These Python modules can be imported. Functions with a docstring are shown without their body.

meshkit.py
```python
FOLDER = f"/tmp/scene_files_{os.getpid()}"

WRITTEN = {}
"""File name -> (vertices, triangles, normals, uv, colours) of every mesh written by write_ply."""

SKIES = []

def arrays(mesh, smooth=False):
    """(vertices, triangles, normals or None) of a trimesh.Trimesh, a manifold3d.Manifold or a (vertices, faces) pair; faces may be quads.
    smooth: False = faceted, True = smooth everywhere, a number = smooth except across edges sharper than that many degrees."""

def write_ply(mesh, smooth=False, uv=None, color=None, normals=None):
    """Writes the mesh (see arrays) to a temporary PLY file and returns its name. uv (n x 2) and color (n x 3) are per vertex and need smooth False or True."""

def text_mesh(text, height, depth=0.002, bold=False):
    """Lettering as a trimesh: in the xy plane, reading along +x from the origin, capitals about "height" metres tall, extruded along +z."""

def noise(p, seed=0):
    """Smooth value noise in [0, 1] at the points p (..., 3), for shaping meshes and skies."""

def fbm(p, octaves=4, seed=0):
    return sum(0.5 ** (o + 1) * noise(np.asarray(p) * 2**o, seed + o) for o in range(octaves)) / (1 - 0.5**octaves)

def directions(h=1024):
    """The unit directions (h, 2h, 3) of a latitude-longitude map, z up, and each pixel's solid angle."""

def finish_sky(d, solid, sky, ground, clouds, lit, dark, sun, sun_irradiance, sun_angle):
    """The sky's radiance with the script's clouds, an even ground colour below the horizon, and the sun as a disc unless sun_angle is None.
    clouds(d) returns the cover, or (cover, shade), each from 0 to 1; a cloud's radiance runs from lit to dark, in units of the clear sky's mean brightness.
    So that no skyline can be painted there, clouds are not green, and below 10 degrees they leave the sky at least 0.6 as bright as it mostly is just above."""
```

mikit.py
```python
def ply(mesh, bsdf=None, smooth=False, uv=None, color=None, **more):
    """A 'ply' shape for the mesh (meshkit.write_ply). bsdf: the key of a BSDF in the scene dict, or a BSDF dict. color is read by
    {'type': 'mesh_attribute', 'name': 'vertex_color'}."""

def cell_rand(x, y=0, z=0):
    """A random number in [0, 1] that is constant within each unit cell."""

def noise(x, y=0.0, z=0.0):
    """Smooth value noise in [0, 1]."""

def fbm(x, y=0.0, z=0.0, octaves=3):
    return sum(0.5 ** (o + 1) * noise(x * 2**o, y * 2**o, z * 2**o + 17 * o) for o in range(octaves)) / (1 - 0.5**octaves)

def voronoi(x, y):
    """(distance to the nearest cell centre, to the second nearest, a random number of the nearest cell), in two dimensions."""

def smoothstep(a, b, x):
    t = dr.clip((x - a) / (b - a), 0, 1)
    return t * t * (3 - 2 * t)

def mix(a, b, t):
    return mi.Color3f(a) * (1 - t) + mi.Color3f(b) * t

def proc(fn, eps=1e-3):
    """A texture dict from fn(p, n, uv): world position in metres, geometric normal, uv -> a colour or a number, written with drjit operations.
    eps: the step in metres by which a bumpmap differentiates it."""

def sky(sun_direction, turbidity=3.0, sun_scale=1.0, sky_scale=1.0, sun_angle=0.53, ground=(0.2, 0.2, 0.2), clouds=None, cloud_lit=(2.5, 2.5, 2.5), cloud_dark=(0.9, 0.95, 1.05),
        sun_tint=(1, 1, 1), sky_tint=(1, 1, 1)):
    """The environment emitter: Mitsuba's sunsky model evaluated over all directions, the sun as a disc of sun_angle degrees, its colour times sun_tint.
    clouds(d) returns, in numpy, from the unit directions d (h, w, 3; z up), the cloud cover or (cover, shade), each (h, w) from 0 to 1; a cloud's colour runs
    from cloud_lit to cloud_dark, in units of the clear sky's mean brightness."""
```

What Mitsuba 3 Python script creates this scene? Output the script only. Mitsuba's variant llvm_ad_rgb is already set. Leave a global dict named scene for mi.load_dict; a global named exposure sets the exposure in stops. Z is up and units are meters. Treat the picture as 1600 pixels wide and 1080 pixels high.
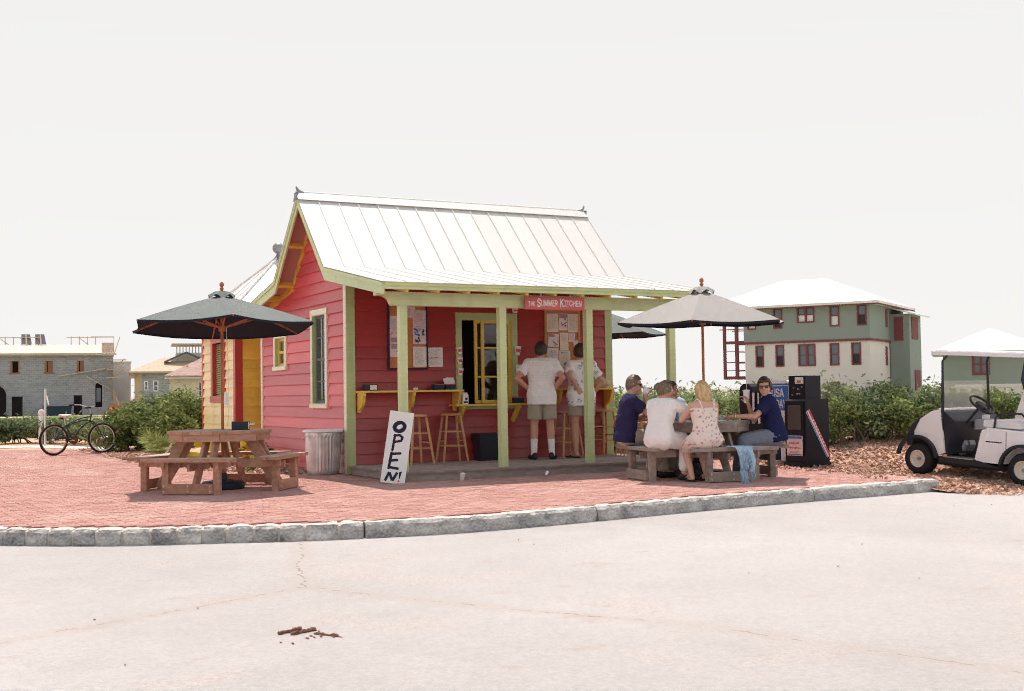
import math, random
import numpy as np, trimesh, shapely, manifold3d
import mitsuba as mi, drjit as dr
import mikit, meshkit
from shapely.geometry import Polygon, LineString, box as sbox, Point
from shapely.ops import unary_union
from mikit import noise, fbm, voronoi, cell_rand, smoothstep, mix, proc

T = mi.ScalarTransform4f
rng = random.Random(11)
nr = np.random.RandomState(5)
scene, labels = {}, {}

# ------------------------------------------------------------------ camera, sky, exposure
exposure = 1.72
EYE = np.array([-6.3112, -17.2898, 1.1819])
FW = np.array([0.46529, 0.88431, 0.03872])
UP = np.array([-0.00467, -0.04130, 0.99914])
scene['camera'] = {'type': 'perspective', 'fov': 45.69, 'fov_axis': 'x', 'near_clip': 0.05, 'far_clip': 3000.0,
                   'to_world': T().look_at(origin=EYE.tolist(), target=(EYE + FW).tolist(), up=UP.tolist())}
def haze_cover(d):
    """Summer haze: milky low down, thinner and bluer overhead."""
    t = np.clip((d[..., 2] - 0.30) / 0.6, 0, 1); t = t * t * (3 - 2 * t)
    return 0.985 - 0.62 * t, 0.10 * np.clip(d[..., 2] / 0.3, 0, 1)
scene['sky'] = mikit.sky([0.12, 0.36, 1.0], turbidity=3.5, sun_scale=1.06, sky_scale=1.0, sun_angle=1.0, ground=(0.3, 0.28, 0.25),
                         clouds=haze_cover, cloud_lit=(2.46, 2.43, 2.37), cloud_dark=(1.6, 1.6, 1.6), sun_tint=(0.95, 0.97, 1.08))

# ------------------------------------------------------------------ helpers
class M:
    """A mesh being collected."""
    def __init__(s):
        s.V, s.F, s.U, s.n = [], [], [], 0
    def add(s, v, f, tone=0.5):
        v = np.asarray(v, float); f = np.asarray(f, int)
        if f.shape[1] == 4:
            f = np.vstack([f[:, [0, 1, 2]], f[:, [0, 2, 3]]])
        s.V.append(v); s.F.append(f + s.n); s.U.append(np.full(len(v), tone)); s.n += len(v)
        return s
    def tri(s, tm, tone=0.5):
        return s.add(tm.vertices, tm.faces, tone)
    def obox(s, c, ax, ay, az, tone=0.5):
        c, ax, ay, az = (np.asarray(q, float) for q in (c, ax, ay, az))
        if np.dot(np.cross(ax, ay), az) < 0: az = -az
        v = [c + i * ax + j * ay + k * az for k in (-1, 1) for j in (-1, 1) for i in (-1, 1)]
        return s.add(v, [[0, 2, 3, 1], [4, 5, 7, 6], [0, 1, 5, 4], [1, 3, 7, 5], [3, 2, 6, 7], [2, 0, 4, 6]], tone)
    def bx(s, x0, x1, y0, y1, z0, z1, tone=0.5):
        return s.obox(((x0 + x1) / 2, (y0 + y1) / 2, (z0 + z1) / 2), ((x1 - x0) / 2, 0, 0), (0, (y1 - y0) / 2, 0), (0, 0, (z1 - z0) / 2), tone)
    def beam(s, p, q, w, h, up=(0, 0, 1), tone=0.5):
        p, q = np.asarray(p, float), np.asarray(q, float)
        d = q - p; L = np.linalg.norm(d); d = d / L
        side = np.cross(d, up); side /= np.linalg.norm(side)
        u = np.cross(side, d)
        return s.obox((p + q) / 2, d * L / 2, side * w / 2, u * h / 2, tone)
    def tube(s, pts, r, n=8, tone=0.5, cap=True):
        p = np.asarray(pts, float); k = len(p)
        r = np.broadcast_to(np.asarray(r, float), (k,))
        t = np.gradient(p, axis=0); t /= np.linalg.norm(t, axis=1, keepdims=True) + 1e-12
        a = np.zeros_like(p); ref = np.array([0, 0, 1.0]) if abs(t[0][2]) < .9 else np.array([1.0, 0, 0])
        a0 = np.cross(t[0], ref); a0 /= np.linalg.norm(a0); a[0] = a0
        for i in range(1, k):
            b = a[i - 1] - t[i] * np.dot(a[i - 1], t[i]); a[i] = b / (np.linalg.norm(b) + 1e-12)
        b = np.cross(t, a); an = np.arange(n) * 2 * np.pi / n
        v = p[:, None] + r[:, None, None] * (np.cos(an)[None, :, None] * a[:, None] + np.sin(an)[None, :, None] * b[:, None])
        i, j = np.meshgrid(np.arange(k - 1), np.arange(n), indexing='ij')
        q = np.stack([i * n + j, i * n + (j + 1) % n, (i + 1) * n + (j + 1) % n, (i + 1) * n + j], -1).reshape(-1, 4)
        s.add(v.reshape(-1, 3), q, tone)
        if cap:
            for e, o in ((0, [0, 2, 1]), (k - 1, [0, 1, 2])):
                ring = np.vstack([p[e], v[e]])
                s.add(ring, np.array([[0, 1 + m, 1 + (m + 1) % n] for m in range(n)])[:, o], tone)
        return s
    def cyl(s, p, q, r0, r1=None, n=12, tone=0.5):
        return s.tube([p, q], [r0, r0 if r1 is None else r1], n, tone)
    def lathe(s, prof, c=(0, 0, 0), n=24, tone=0.5, axis=None):
        pr = np.asarray(prof, float); k = len(pr); an = np.arange(n) * 2 * np.pi / n
        v = np.stack([pr[:, :1] * np.cos(an), pr[:, :1] * np.sin(an), np.repeat(pr[:, 1:], n, 1)], -1).reshape(-1, 3)
        if axis is not None:
            z = np.asarray(axis, float); z /= np.linalg.norm(z)
            x = np.cross([0, 0, 1.0] if abs(z[2]) < .9 else [1.0, 0, 0], z); x /= np.linalg.norm(x)
            v = v @ np.stack([x, np.cross(z, x), z])
        i, j = np.meshgrid(np.arange(k - 1), np.arange(n), indexing='ij')
        q = np.stack([i * n + j, i * n + (j + 1) % n, (i + 1) * n + (j + 1) % n, (i + 1) * n + j], -1).reshape(-1, 4)
        return s.add(v + np.asarray(c, float), q, tone)
    def prism(s, poly, o, ex, ey, ez, tone=0.5):
        """Extrudes a shapely polygon given in (ex, ey) from o along the vector ez."""
        for g in getattr(poly, 'geoms', [poly]):
            if g.is_empty or g.area < 1e-9: continue
            tm = trimesh.creation.extrude_polygon(g, 1.0, engine='earcut')
            v = np.asarray(o, float) + tm.vertices[:, :1] * np.asarray(ex, float) + tm.vertices[:, 1:2] * np.asarray(ey, float) + tm.vertices[:, 2:] * np.asarray(ez, float)
            f = tm.faces if np.dot(np.cross(ex, ey), ez) > 0 else tm.faces[:, ::-1]
            s.add(v, f, tone)
        return s
    def ball(s, c, r, sub=2, tone=0.5, R=None):
        tm = trimesh.creation.icosphere(subdivisions=sub)
        v = tm.vertices * np.asarray(r, float)
        if R is not None: v = v @ np.asarray(R).T
        return s.add(v + np.asarray(c, float), tm.faces, tone)
    def arr(s):
        return np.vstack(s.V), np.vstack(s.F)
    def xf(s, R=None, t=(0, 0, 0), a=0):
        v = np.vstack(s.V)
        v = v @ np.asarray(R).T if R is not None else v
        s.V = [v + np.asarray(t, float)]; s.F = [np.vstack(s.F)]; s.U = [np.concatenate(s.U)]
        return s

def rz(a):
    c, d = math.cos(a), math.sin(a)
    return np.array([[c, -d, 0], [d, c, 0], [0, 0, 1.0]])
def rx(a):
    c, d = math.cos(a), math.sin(a)
    return np.array([[1.0, 0, 0], [0, c, -d], [0, d, c]])
def ry(a):
    c, d = math.cos(a), math.sin(a)
    return np.array([[c, 0, d], [0, 1.0, 0], [-d, 0, c]])

used = {}
def newkey(k):
    n = used.get(k, 0); used[k] = n + 1
    return k if n == 0 else f'{k}_{n:03d}'

def tag(key, label=None, cat=None, group=None, kind=None):
    d = labels.setdefault(key, {})
    for a, b in (('label', label), ('category', cat), ('group', group), ('kind', kind)):
        if b: d[a] = b
    return key

def obj(name, m, mat, parent=None, smooth=False, uv=True, **tags):
    """One entry of the scene from a mesh: uv.x carries the tone of each piece (0..1), read by the materials."""
    key = newkey((parent + '__' if parent else '') + name)
    v, f = m.arr() if isinstance(m, M) else m
    if smooth in (False, True) and uv:
        u = np.concatenate(m.U) if isinstance(m, M) else np.full(len(v), .5)
        scene[key] = mikit.ply((v, f), 'mat_' + mat, smooth, uv=np.stack([u, np.full(len(v), .5)], 1))
    else:
        scene[key] = mikit.ply((v, f), 'mat_' + mat, smooth)
    if tags: tag(key, **tags)
    return key

def thing(name, label, cat, group=None):
    return tag(newkey(name), label, cat, group)

def struct(name, m, mat, **k):
    return tag(obj(name, m, mat, **k), kind='structure')

def dup(root, tw, label, name=None, group=None):
    """A copy of a thing and its parts under a new number, moved by tw."""
    new = newkey(name or root.rstrip('0123456789').rstrip('_') if root[-1].isdigit() else name or root)
    for k in [k for k in scene if k == root or k.startswith(root + '__')]:
        scene[new + k[len(root):]] = {**scene[k], 'to_world': tw}
    l = labels[root]
    return tag(new, label, l['category'], group or l.get('group'))

def at(R, t):
    m = np.eye(4); m[:3, :3] = R; m[:3, 3] = t
    return T(m.tolist())

def stroke(lines, w, cap=1):
    return unary_union([LineString(l).buffer(w / 2, cap_style=cap, join_style=1, quad_segs=3) for l in lines])

# ------------------------------------------------------------------ materials
def mat(key, color, rough=0.7, metal=0.0, spec=0.35, **k):
    scene['mat_' + key] = {'type': 'twosided', 'b': {'type': 'principled', 'base_color': color if isinstance(color, dict) else {'type': 'rgb', 'value': list(color)},
                  'roughness': rough, 'metallic': metal, 'specular': spec, **k}}
    return key
def bump(key, inner, fn, scale, eps=2e-3):
    b = scene['mat_' + inner] if isinstance(inner, str) else inner
    if b['type'] == 'twosided': b = b['b']
    scene['mat_' + key] = {'type': 'twosided', 'b': {'type': 'bumpmap', 't': proc(fn, eps), 'scale': scale, 'b': b}}
    return key
def flat(key, c, rough=0.8, **k): return mat(key, c, rough, **k)

def paint(key, c, fade=0.12, dirt=(0.3, 0.22, 0.18), rough=0.34, spec=0.6):
    c = [float(q) for q in c]; dk = [q * 0.55 + w * 0.2 for q, w in zip(c, dirt)]
    def fn(p, n, uv):
        big = fbm(p.x * 1.3 + p.y * 1.3, p.z * 2.3, 3.0, 3)
        fine = noise((p.x + p.y) * 9.0, p.z * 60.0, 1.0)
        grime = smoothstep(0.62, 0.9, fbm((p.x + p.y) * 5.0, p.z * 0.9, 7.0, 3))
        t = 1.0 + fade * (uv.x - 0.5) * 2 + 0.16 * (big - 0.5) + 0.10 * (fine - 0.5)
        return mix(mi.Color3f(c) * t, dk, grime * 0.35)
    return mat(key, proc(fn), rough, 0.0, spec)

def wood(key, a, b, grain=28.0, grey=None):
    def fn(p, n, uv):
        q = p.x * 0.83 + p.y * 0.55; w = p.y * 0.83 - p.x * 0.55
        g = noise(q * 5.0 + uv.x * 37.0, w * grain, p.z * grain)
        h = fbm(q * 2.0 + uv.x * 11.0, w * 4.0, p.z * 6.0, 3)
        c = mix(a, b, dr.clip(0.55 * g + 0.5 * h - 0.03 + 0.45 * (uv.x - 0.5), 0, 1))
        if grey is not None:
            up = smoothstep(0.5, 0.9, n.z)
            c = mix(c, mix([q * .75 for q in grey], [q * 1.15 for q in grey], g), up * (0.55 + 0.4 * h))
        return c
    return mat(key, proc(fn), 0.78, 0.0, 0.25)

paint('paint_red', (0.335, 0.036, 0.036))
paint('paint_red_faded', (0.58, 0.080, 0.096), 0.18)  # lit copy of the shop red: gable brightness put into the colour
paint('paint_green_dark', (0.40, 0.475, 0.20), 0.05)  # shaded copy of the trim green: shade put into the colour
paint('paint_yellow', (0.80, 0.58, 0.10))
paint('paint_yellow_faded', (0.84, 0.68, 0.33), 0.10)  # lit copy of the hut yellow: left wall brightness is in the colour
paint('paint_green', (0.53, 0.60, 0.305), 0.05)
paint('paint_cream', (0.74, 0.70, 0.55), 0.05)  # pale lit copy of the trim green, brightness of left-facing boards painted in
paint('paint_sign', (0.55, 0.10, 0.10), 0.02)
paint('trim_red', (0.45, 0.05, 0.04), 0.05)
paint('trim_yellow', (0.68, 0.46, 0.075), 0.06)
wood('cedar', (0.33, 0.16, 0.105), (0.58, 0.35, 0.25), 30, (0.46, 0.40, 0.375))
wood('grey_wood', (0.19, 0.14, 0.12), (0.40, 0.33, 0.29), 30, (0.46, 0.43, 0.41))
wood('honey_wood', (0.44, 0.22, 0.095), (0.64, 0.40, 0.20), 30)
wood('deck_wood', (0.22, 0.17, 0.15), (0.40, 0.34, 0.31), 26)
wood('lumber', (0.46, 0.33, 0.235), (0.68, 0.54, 0.42), 20)
mat('dark_gap', (0.02, 0.017, 0.018), 0.9)
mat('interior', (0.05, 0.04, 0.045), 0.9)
mat('white_plastic', (0.80, 0.79, 0.78), 0.5)
mat('paper', (0.78, 0.72, 0.70), 0.85)
mat('paper_pink', (0.74, 0.60, 0.60), 0.85)
mat('paper_cream', (0.78, 0.69, 0.57), 0.85)
mat('ink_dark', (0.05, 0.06, 0.12), 0.8)
mat('ink_grey', (0.42, 0.40, 0.42), 0.8)
mat('ink_red', (0.60, 0.09, 0.10), 0.8)
mat('ink_blue', (0.05, 0.16, 0.45), 0.7)
mat('ink_teal', (0.10, 0.36, 0.45), 0.8)
mat('ink_mauve', (0.40, 0.25, 0.32), 0.8)
mat('black_plastic', (0.018, 0.020, 0.028), 0.42)
mat('black_rubber', (0.014, 0.014, 0.017), 0.75)
mat('black_paint', (0.010, 0.011, 0.018), 0.45, spec=0.3)
mat('navy_board', (0.03, 0.02, 0.05), 0.7)
mat('steel', (0.62, 0.62, 0.63), 0.35, 0.9)
mat('grey_metal', (0.30, 0.31, 0.33), 0.5, 0.6)
scene['mat_glass'] = {'type': 'thindielectric', 'int_ior': 1.5, 'ext_ior': 1.0}

def cork_fn(p, n, uv):
    return mix((0.42, 0.15, 0.06), (0.58, 0.26, 0.12), noise(p.x * 160, p.z * 160, p.y * 90))
mat('cork', proc(cork_fn), 0.9)

def brick_fn(p, n, uv):
    t = uv.x
    c = mix((0.30, 0.150, 0.130), (0.43, 0.265, 0.235), t)
    c = mix(c, (0.44, 0.32, 0.28), smoothstep(0.55, 0.85, fbm(p.x * 0.9, p.y * 0.7, 2.0, 4)) * 0.55)
    g = noise(p.x * 70.0, p.y * 70.0, p.z * 70.0)
    return c * (0.85 + 0.3 * g)
mat('brick', proc(brick_fn), 0.88, 0.0, 0.2)
def mortar_fn(p, n, uv):
    return mix((0.26, 0.155, 0.13), (0.40, 0.28, 0.24), fbm(p.x * 2.0, p.y * 2.0, 0.0, 3)) * (0.8 + 0.4 * noise(p.x * 120, p.y * 120))
mat('joint_sand', proc(mortar_fn), 0.95, 0.0, 0.1)

# the crack lines of the road, in plan: a tee of shrinkage cracks and one long one
CRACKS = [[(-2.87, -6.52), (-3.02, -7.1), (-3.35, -8.0), (-3.62, -9.02)], [(-3.62, -9.02), (-4.52, -9.45), (-5.2, -9.75), (-5.68, -9.99), (-6.6, -10.5)],
          [(-3.62, -9.02), (-3.2, -9.9), (-2.7, -10.75), (-2.14, -11.64), (-1.85, -12.5), (-1.56, -13.33), (-1.2, -14.5)]]
def seg_d(x, y, a, b):
    ax, ay = a; bx_, by = b; dx, dy = bx_ - ax, by - ay
    t = dr.clip(((x - ax) * dx + (y - ay) * dy) / (dx * dx + dy * dy), 0, 1)
    return dr.sqrt(dr.square(x - ax - t * dx) + dr.square(y - ay - t * dy))
def road_fn(p, n, uv):
    x = p.x + 0.05 * (noise(p.x * 9, p.y * 9) - 0.5) + 0.03 * (noise(p.x * 31, p.y * 31, 4.0) - 0.5)
    y = p.y + 0.05 * (noise(p.x * 9, p.y * 9, 5.0) - 0.5) + 0.03 * (noise(p.x * 31, p.y * 31, 9.0) - 0.5)
    d = mi.Float(9)
    for line in CRACKS:
        for a, b in zip(line[:-1], line[1:]): d = dr.minimum(d, seg_d(x, y, a, b))
    big = fbm(p.x * 0.45, p.y * 0.45, 0.0, 4); mid = fbm(p.x * 2.6, p.y * 2.6, 3.0, 3)
    agg = noise(p.x * 95, p.y * 95); agg2 = noise(p.x * 34, p.y * 34, 2.0)
    c = mix((0.308, 0.297, 0.292), (0.398, 0.388, 0.387), dr.clip(0.2 + 0.9 * (big - 0.1) + 0.35 * (mid - 0.5), 0, 1))
    c = c * (0.88 + 0.15 * agg + 0.09 * agg2)
    worn = smoothstep(0.63, 0.8, fbm(p.x * 1.4 + 30, p.y * 1.4, 6.0, 4))
    c = mix(c, mix((0.29, 0.25, 0.22), (0.46, 0.43, 0.41), agg), worn * 0.35)
    stain = smoothstep(0.72, 0.86, fbm(p.x * 3.1 + 9, p.y * 5.0, 1.0, 4))
    c = mix(c, (0.30, 0.22, 0.17), stain * 0.3)
    crack = (1 - smoothstep(0.003, 0.012, d)) * smoothstep(0.36, 0.56, noise(p.x * 13, p.y * 13, 8.0))
    rim = (1 - smoothstep(0.02, 0.16, d))
    c = mix(c, (0.32, 0.27, 0.225), rim * 0.22)
    return mix(c, (0.17, 0.14, 0.125), crack * 0.65)
mat('road_flat', proc(road_fn), 0.92, 0.0, 0.15)
def road_b(p, n, uv): return noise(p.x * 70, p.y * 70) * 0.6 + noise(p.x * 24, p.y * 24, 3.0)
bump('road', 'road_flat', road_b, 0.003)
def granite_fn(p, n, uv):
    g = noise(p.x * 60, p.y * 60, p.z * 60); h = fbm(p.x * 6, p.y * 6, p.z * 9, 4)
    c = mix((0.16, 0.165, 0.17), (0.64, 0.62, 0.59), dr.clip(-0.12 + 1.15 * h + 0.55 * (g - 0.5) + 0.30 * (uv.x - 0.5), 0, 1))
    top = smoothstep(0.5, 0.9, n.z)
    return mix(c, (0.62, 0.59, 0.55), top * 0.8)
mat('granite_flat', proc(granite_fn), 0.85, 0.0, 0.2)
bump('granite', 'granite_flat', lambda p, n, uv: fbm(p.x * 16, p.y * 16, p.z * 16, 3) + 0.3 * noise(p.x * 60, p.y * 60, p.z * 60), 0.030)
mat('mortar', (0.50, 0.46, 0.42), 0.95)
def soil_fn(p, n, uv):
    c = mix((0.36, 0.22, 0.15), (0.58, 0.40, 0.29), fbm(p.x * 6, p.y * 6, 0.0, 4))
    return c * (0.65 + 0.7 * noise(p.x * 60, p.y * 60))
mat('mulch_soil', proc(soil_fn), 0.95, 0.0, 0.1)
def chip_fn(p, n, uv):
    return mix((0.24, 0.13, 0.095), (0.62, 0.44, 0.35), uv.x) * (0.85 + 0.3 * noise(p.x * 90, p.y * 90, p.z * 90))
mat('mulch_chip', proc(chip_fn), 0.9, 0.0, 0.15)
def ground_fn(p, n, uv):
    g = fbm(p.x * 0.22, p.y * 0.22, 0.0, 4); f = noise(p.x * 7, p.y * 7)
    return mix(mix((0.08, 0.12, 0.035), (0.19, 0.22, 0.08), f), (0.52, 0.45, 0.35), smoothstep(0.50, 0.62, g))
mat('ground_mat', proc(ground_fn), 0.95, 0.0, 0.1)
def conc_fn(p, n, uv):
    return mix((0.50, 0.47, 0.43), (0.64, 0.61, 0.57), fbm(p.x * 2, p.y * 2, p.z * 2, 3)) * (0.92 + 0.16 * noise(p.x * 50, p.y * 50, p.z * 50))
mat('concrete', proc(conc_fn), 0.9, 0.0, 0.2)
def leafmat(key, a, b):
    def fn(p, n, uv):
        c = mix(a, b, uv.x)
        return mix(c, (0.36, 0.26, 0.11), smoothstep(0.985, 1.0, uv.x) * 0.7)
    scene['mat_' + key] = {'type': 'principledthin', 'base_color': proc(fn), 'roughness': 0.45, 'diff_trans': 0.55, 'spec_trans': 0.0, 'eta': 1.4}
leafmat('leaf', (0.03, 0.065, 0.022), (0.42, 0.49, 0.19))
leafmat('leaf_blue', (0.045, 0.08, 0.04), (0.34, 0.41, 0.22))
def bark_fn(p, n, uv): return mix((0.10, 0.07, 0.05), (0.34, 0.27, 0.21), noise(p.x * 40, p.y * 40, p.z * 12))
mat('bark', proc(bark_fn), 0.9)
def roof_fn(p, n, uv):
    return mix((0.70, 0.692, 0.668), (0.74, 0.732, 0.71), dr.clip(uv.x + 0.5 * (fbm(p.x * 2.0, p.y * 2.0, p.z * 2.0, 3) - 0.5), 0, 1))
mat('roof_metal', proc(roof_fn), 0.42, 0.25, 0.5)
# ------------------------------------------------------------------ the ground, road, paving, kerb
ROAD_Z = -0.155
KERB = [(-9.6, 4.0), (-8.9, 0.5), (-8.1, -1.8), (-7.1, -3.4), (-6.2, -4.4), (-5.27, -5.12), (-4.77, -5.52), (-4.26, -5.84), (-3.72, -6.06), (-3.2, -6.27), (-2.77, -6.44), (-2.26, -6.57), (-1.49, -6.69),
        (-0.79, -6.68), (0.44, -6.54), (1.84, -6.34), (3.84, -6.17), (5.76, -6.03)]
def resample(pts, step):
    p = np.asarray(pts, float); s = np.r_[0, np.cumsum(np.linalg.norm(np.diff(p, axis=0), axis=1))]
    from scipy.interpolate import CubicSpline
    c = CubicSpline(s, p); t = np.arange(0, s[-1] + 1e-6, step)
    return c(t), c(t, 1), t
def kerb_at(t):
    from scipy.interpolate import CubicSpline
    p = np.asarray(KERB, float); s = np.r_[0, np.cumsum(np.linalg.norm(np.diff(p, axis=0), axis=1))]
    c = CubicSpline(s, p); a = np.atleast_1d(t); q, d = c(a), c(a, 1)
    d /= np.linalg.norm(d, axis=1, keepdims=True)
    return q, np.stack([-d[:, 1], d[:, 0]], 1)          # point on the face, inward normal (towards the paving)
KL = float(np.sum(np.linalg.norm(np.diff(np.asarray(KERB), axis=0), axis=1)))

def grid_sheet(x0, x1, y0, y1, nx, ny, zf):
    xs, ys = np.linspace(x0, x1, nx), np.linspace(y0, y1, ny)
    X, Y = np.meshgrid(xs, ys); v = np.stack([X, Y, zf(X, Y)], -1).reshape(-1, 3)
    i, j = np.meshgrid(np.arange(ny - 1), np.arange(nx - 1), indexing='ij')
    a = i * nx + j
    return v, np.stack([a, a + 1, a + nx + 1, a + nx], -1).reshape(-1, 4)

g = M(); g.bx(-900, 900, -900, 1500, -1.5, -0.30)
struct('ground', g, 'ground_mat', uv=False)
g = M(); v, f = grid_sheet(-60, 75, -60, 2, 40, 20, lambda X, Y: X * 0 + ROAD_Z); g.add(v, f)
struct('road', g, 'road')
kq, kn = kerb_at(np.linspace(0, KL - 0.02, 90))
inner = [tuple(a + b * 0.10) for a, b in zip(kq, kn)]
PLAZA = Polygon(inner + [(5.83, -5.7), (5.9, -4.6), (6.02, -3.6), (6.15, -2.2), (6.6, 0.5), (5.2, 1.2), (4.7, 0.6), (-0.02, 0.45), (-0.62, 0.62), (-1.5, 2.6), (-1.96, 5.98), (-2.04, 13.0), (-3.6, 14.4), (-9.9, 15.6)]).buffer(0)
g = M(); g.prism(PLAZA, (0, 0, -0.25), (1, 0, 0), (0, 1, 0), (0, 0, 0.235))
struct('brick_paving', g, 'joint_sand')
# soil that the planting and the buildings stand in
SOIL = Polygon([(-9.9, 15.6), (-3.6, 14.4), (-2.04, 13.0), (-1.96, 5.98), (-1.5, 2.6), (-0.62, 0.62), (-0.02, 0.45), (4.7, 0.6), (5.2, 1.2), (6.6, 0.5), (9, 9), (14, 60), (-60, 60), (-60, 18)])
g = M(); g.prism(SOIL, (0, 0, -0.28), (1, 0, 0), (0, 1, 0), (0, 0, 0.262))
struct('planting_soil', g, 'mulch_soil')
g = M(); g.prism(Polygon([(-40, 19.0), (-2.9, 15.2), (-1.9, 13.2), (-1.3, 13.5), (-2.4, 16.2), (-40, 21.5)]), (0, 0, -0.05), (1, 0, 0), (0, 1, 0), (0, 0, 0.052))
struct('footpath', g, 'concrete')
# mulch mound on the right
def mulch_z(X, Y):
    d = np.clip((X - 6.3) * 0.72 + (Y + 2.6) * 0.55, -3, 20)
    z = 0.0 + 0.52 * np.clip(d / 3.0, 0, 1) ** 1.05
    e = np.clip((Y + 6.9 + np.clip(X - 7.2, 0, 99) * 0.30) / 3.2, 0, 1)
    z = ROAD_Z - 0.02 + (z - ROAD_Z + 0.02) * e ** 0.8
    w = meshkit.fbm(np.stack([X * 1.7, Y * 1.7, X * 0], -1), 3) - 0.5
    dist = shapely.distance(PLAZA, shapely.points(X, Y)); z = np.where(z > 0, z * np.clip(dist / 1.1, 0, 1), z)
    z = z + 0.07 * w * e
    ins = shapely.contains_xy(PLAZA, X, Y)
    return np.where(ins, np.minimum(z, -0.03), z)
MULCH = Polygon([(5.86, -6.12), (5.95, -4.6), (6.07, -3.6), (6.2, -2.2), (6.65, 0.5), (8, 9), (16, 16), (40, 16), (40, 2), (18, -2.6), (10.5, -4.9), (7.6, -6.2), (6.25, -6.75)])
xs = np.arange(5.3, 26, 0.13); ys = np.arange(-7.4, 14, 0.13)
X, Y = np.meshgrid(xs, ys)
Z = mulch_z(X, Y)
inside = shapely.contains_xy(MULCH.buffer(.4), X, Y)
idx = -np.ones(X.shape, int)
i, j = np.meshgrid(np.arange(len(ys) - 1), np.arange(len(xs) - 1), indexing='ij')
keep = inside[:-1, :-1] & inside[1:, :-1] & inside[:-1, 1:] & inside[1:, 1:]
a = (i * len(xs) + j)[keep]
g = M(); g.add(np.stack([X, Y, Z], -1).reshape(-1, 3), np.stack([a, a + 1, a + len(xs) + 1, a + len(xs)], -1))
struct('mulch_bed', g, 'mulch_soil', smooth=True)

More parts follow.
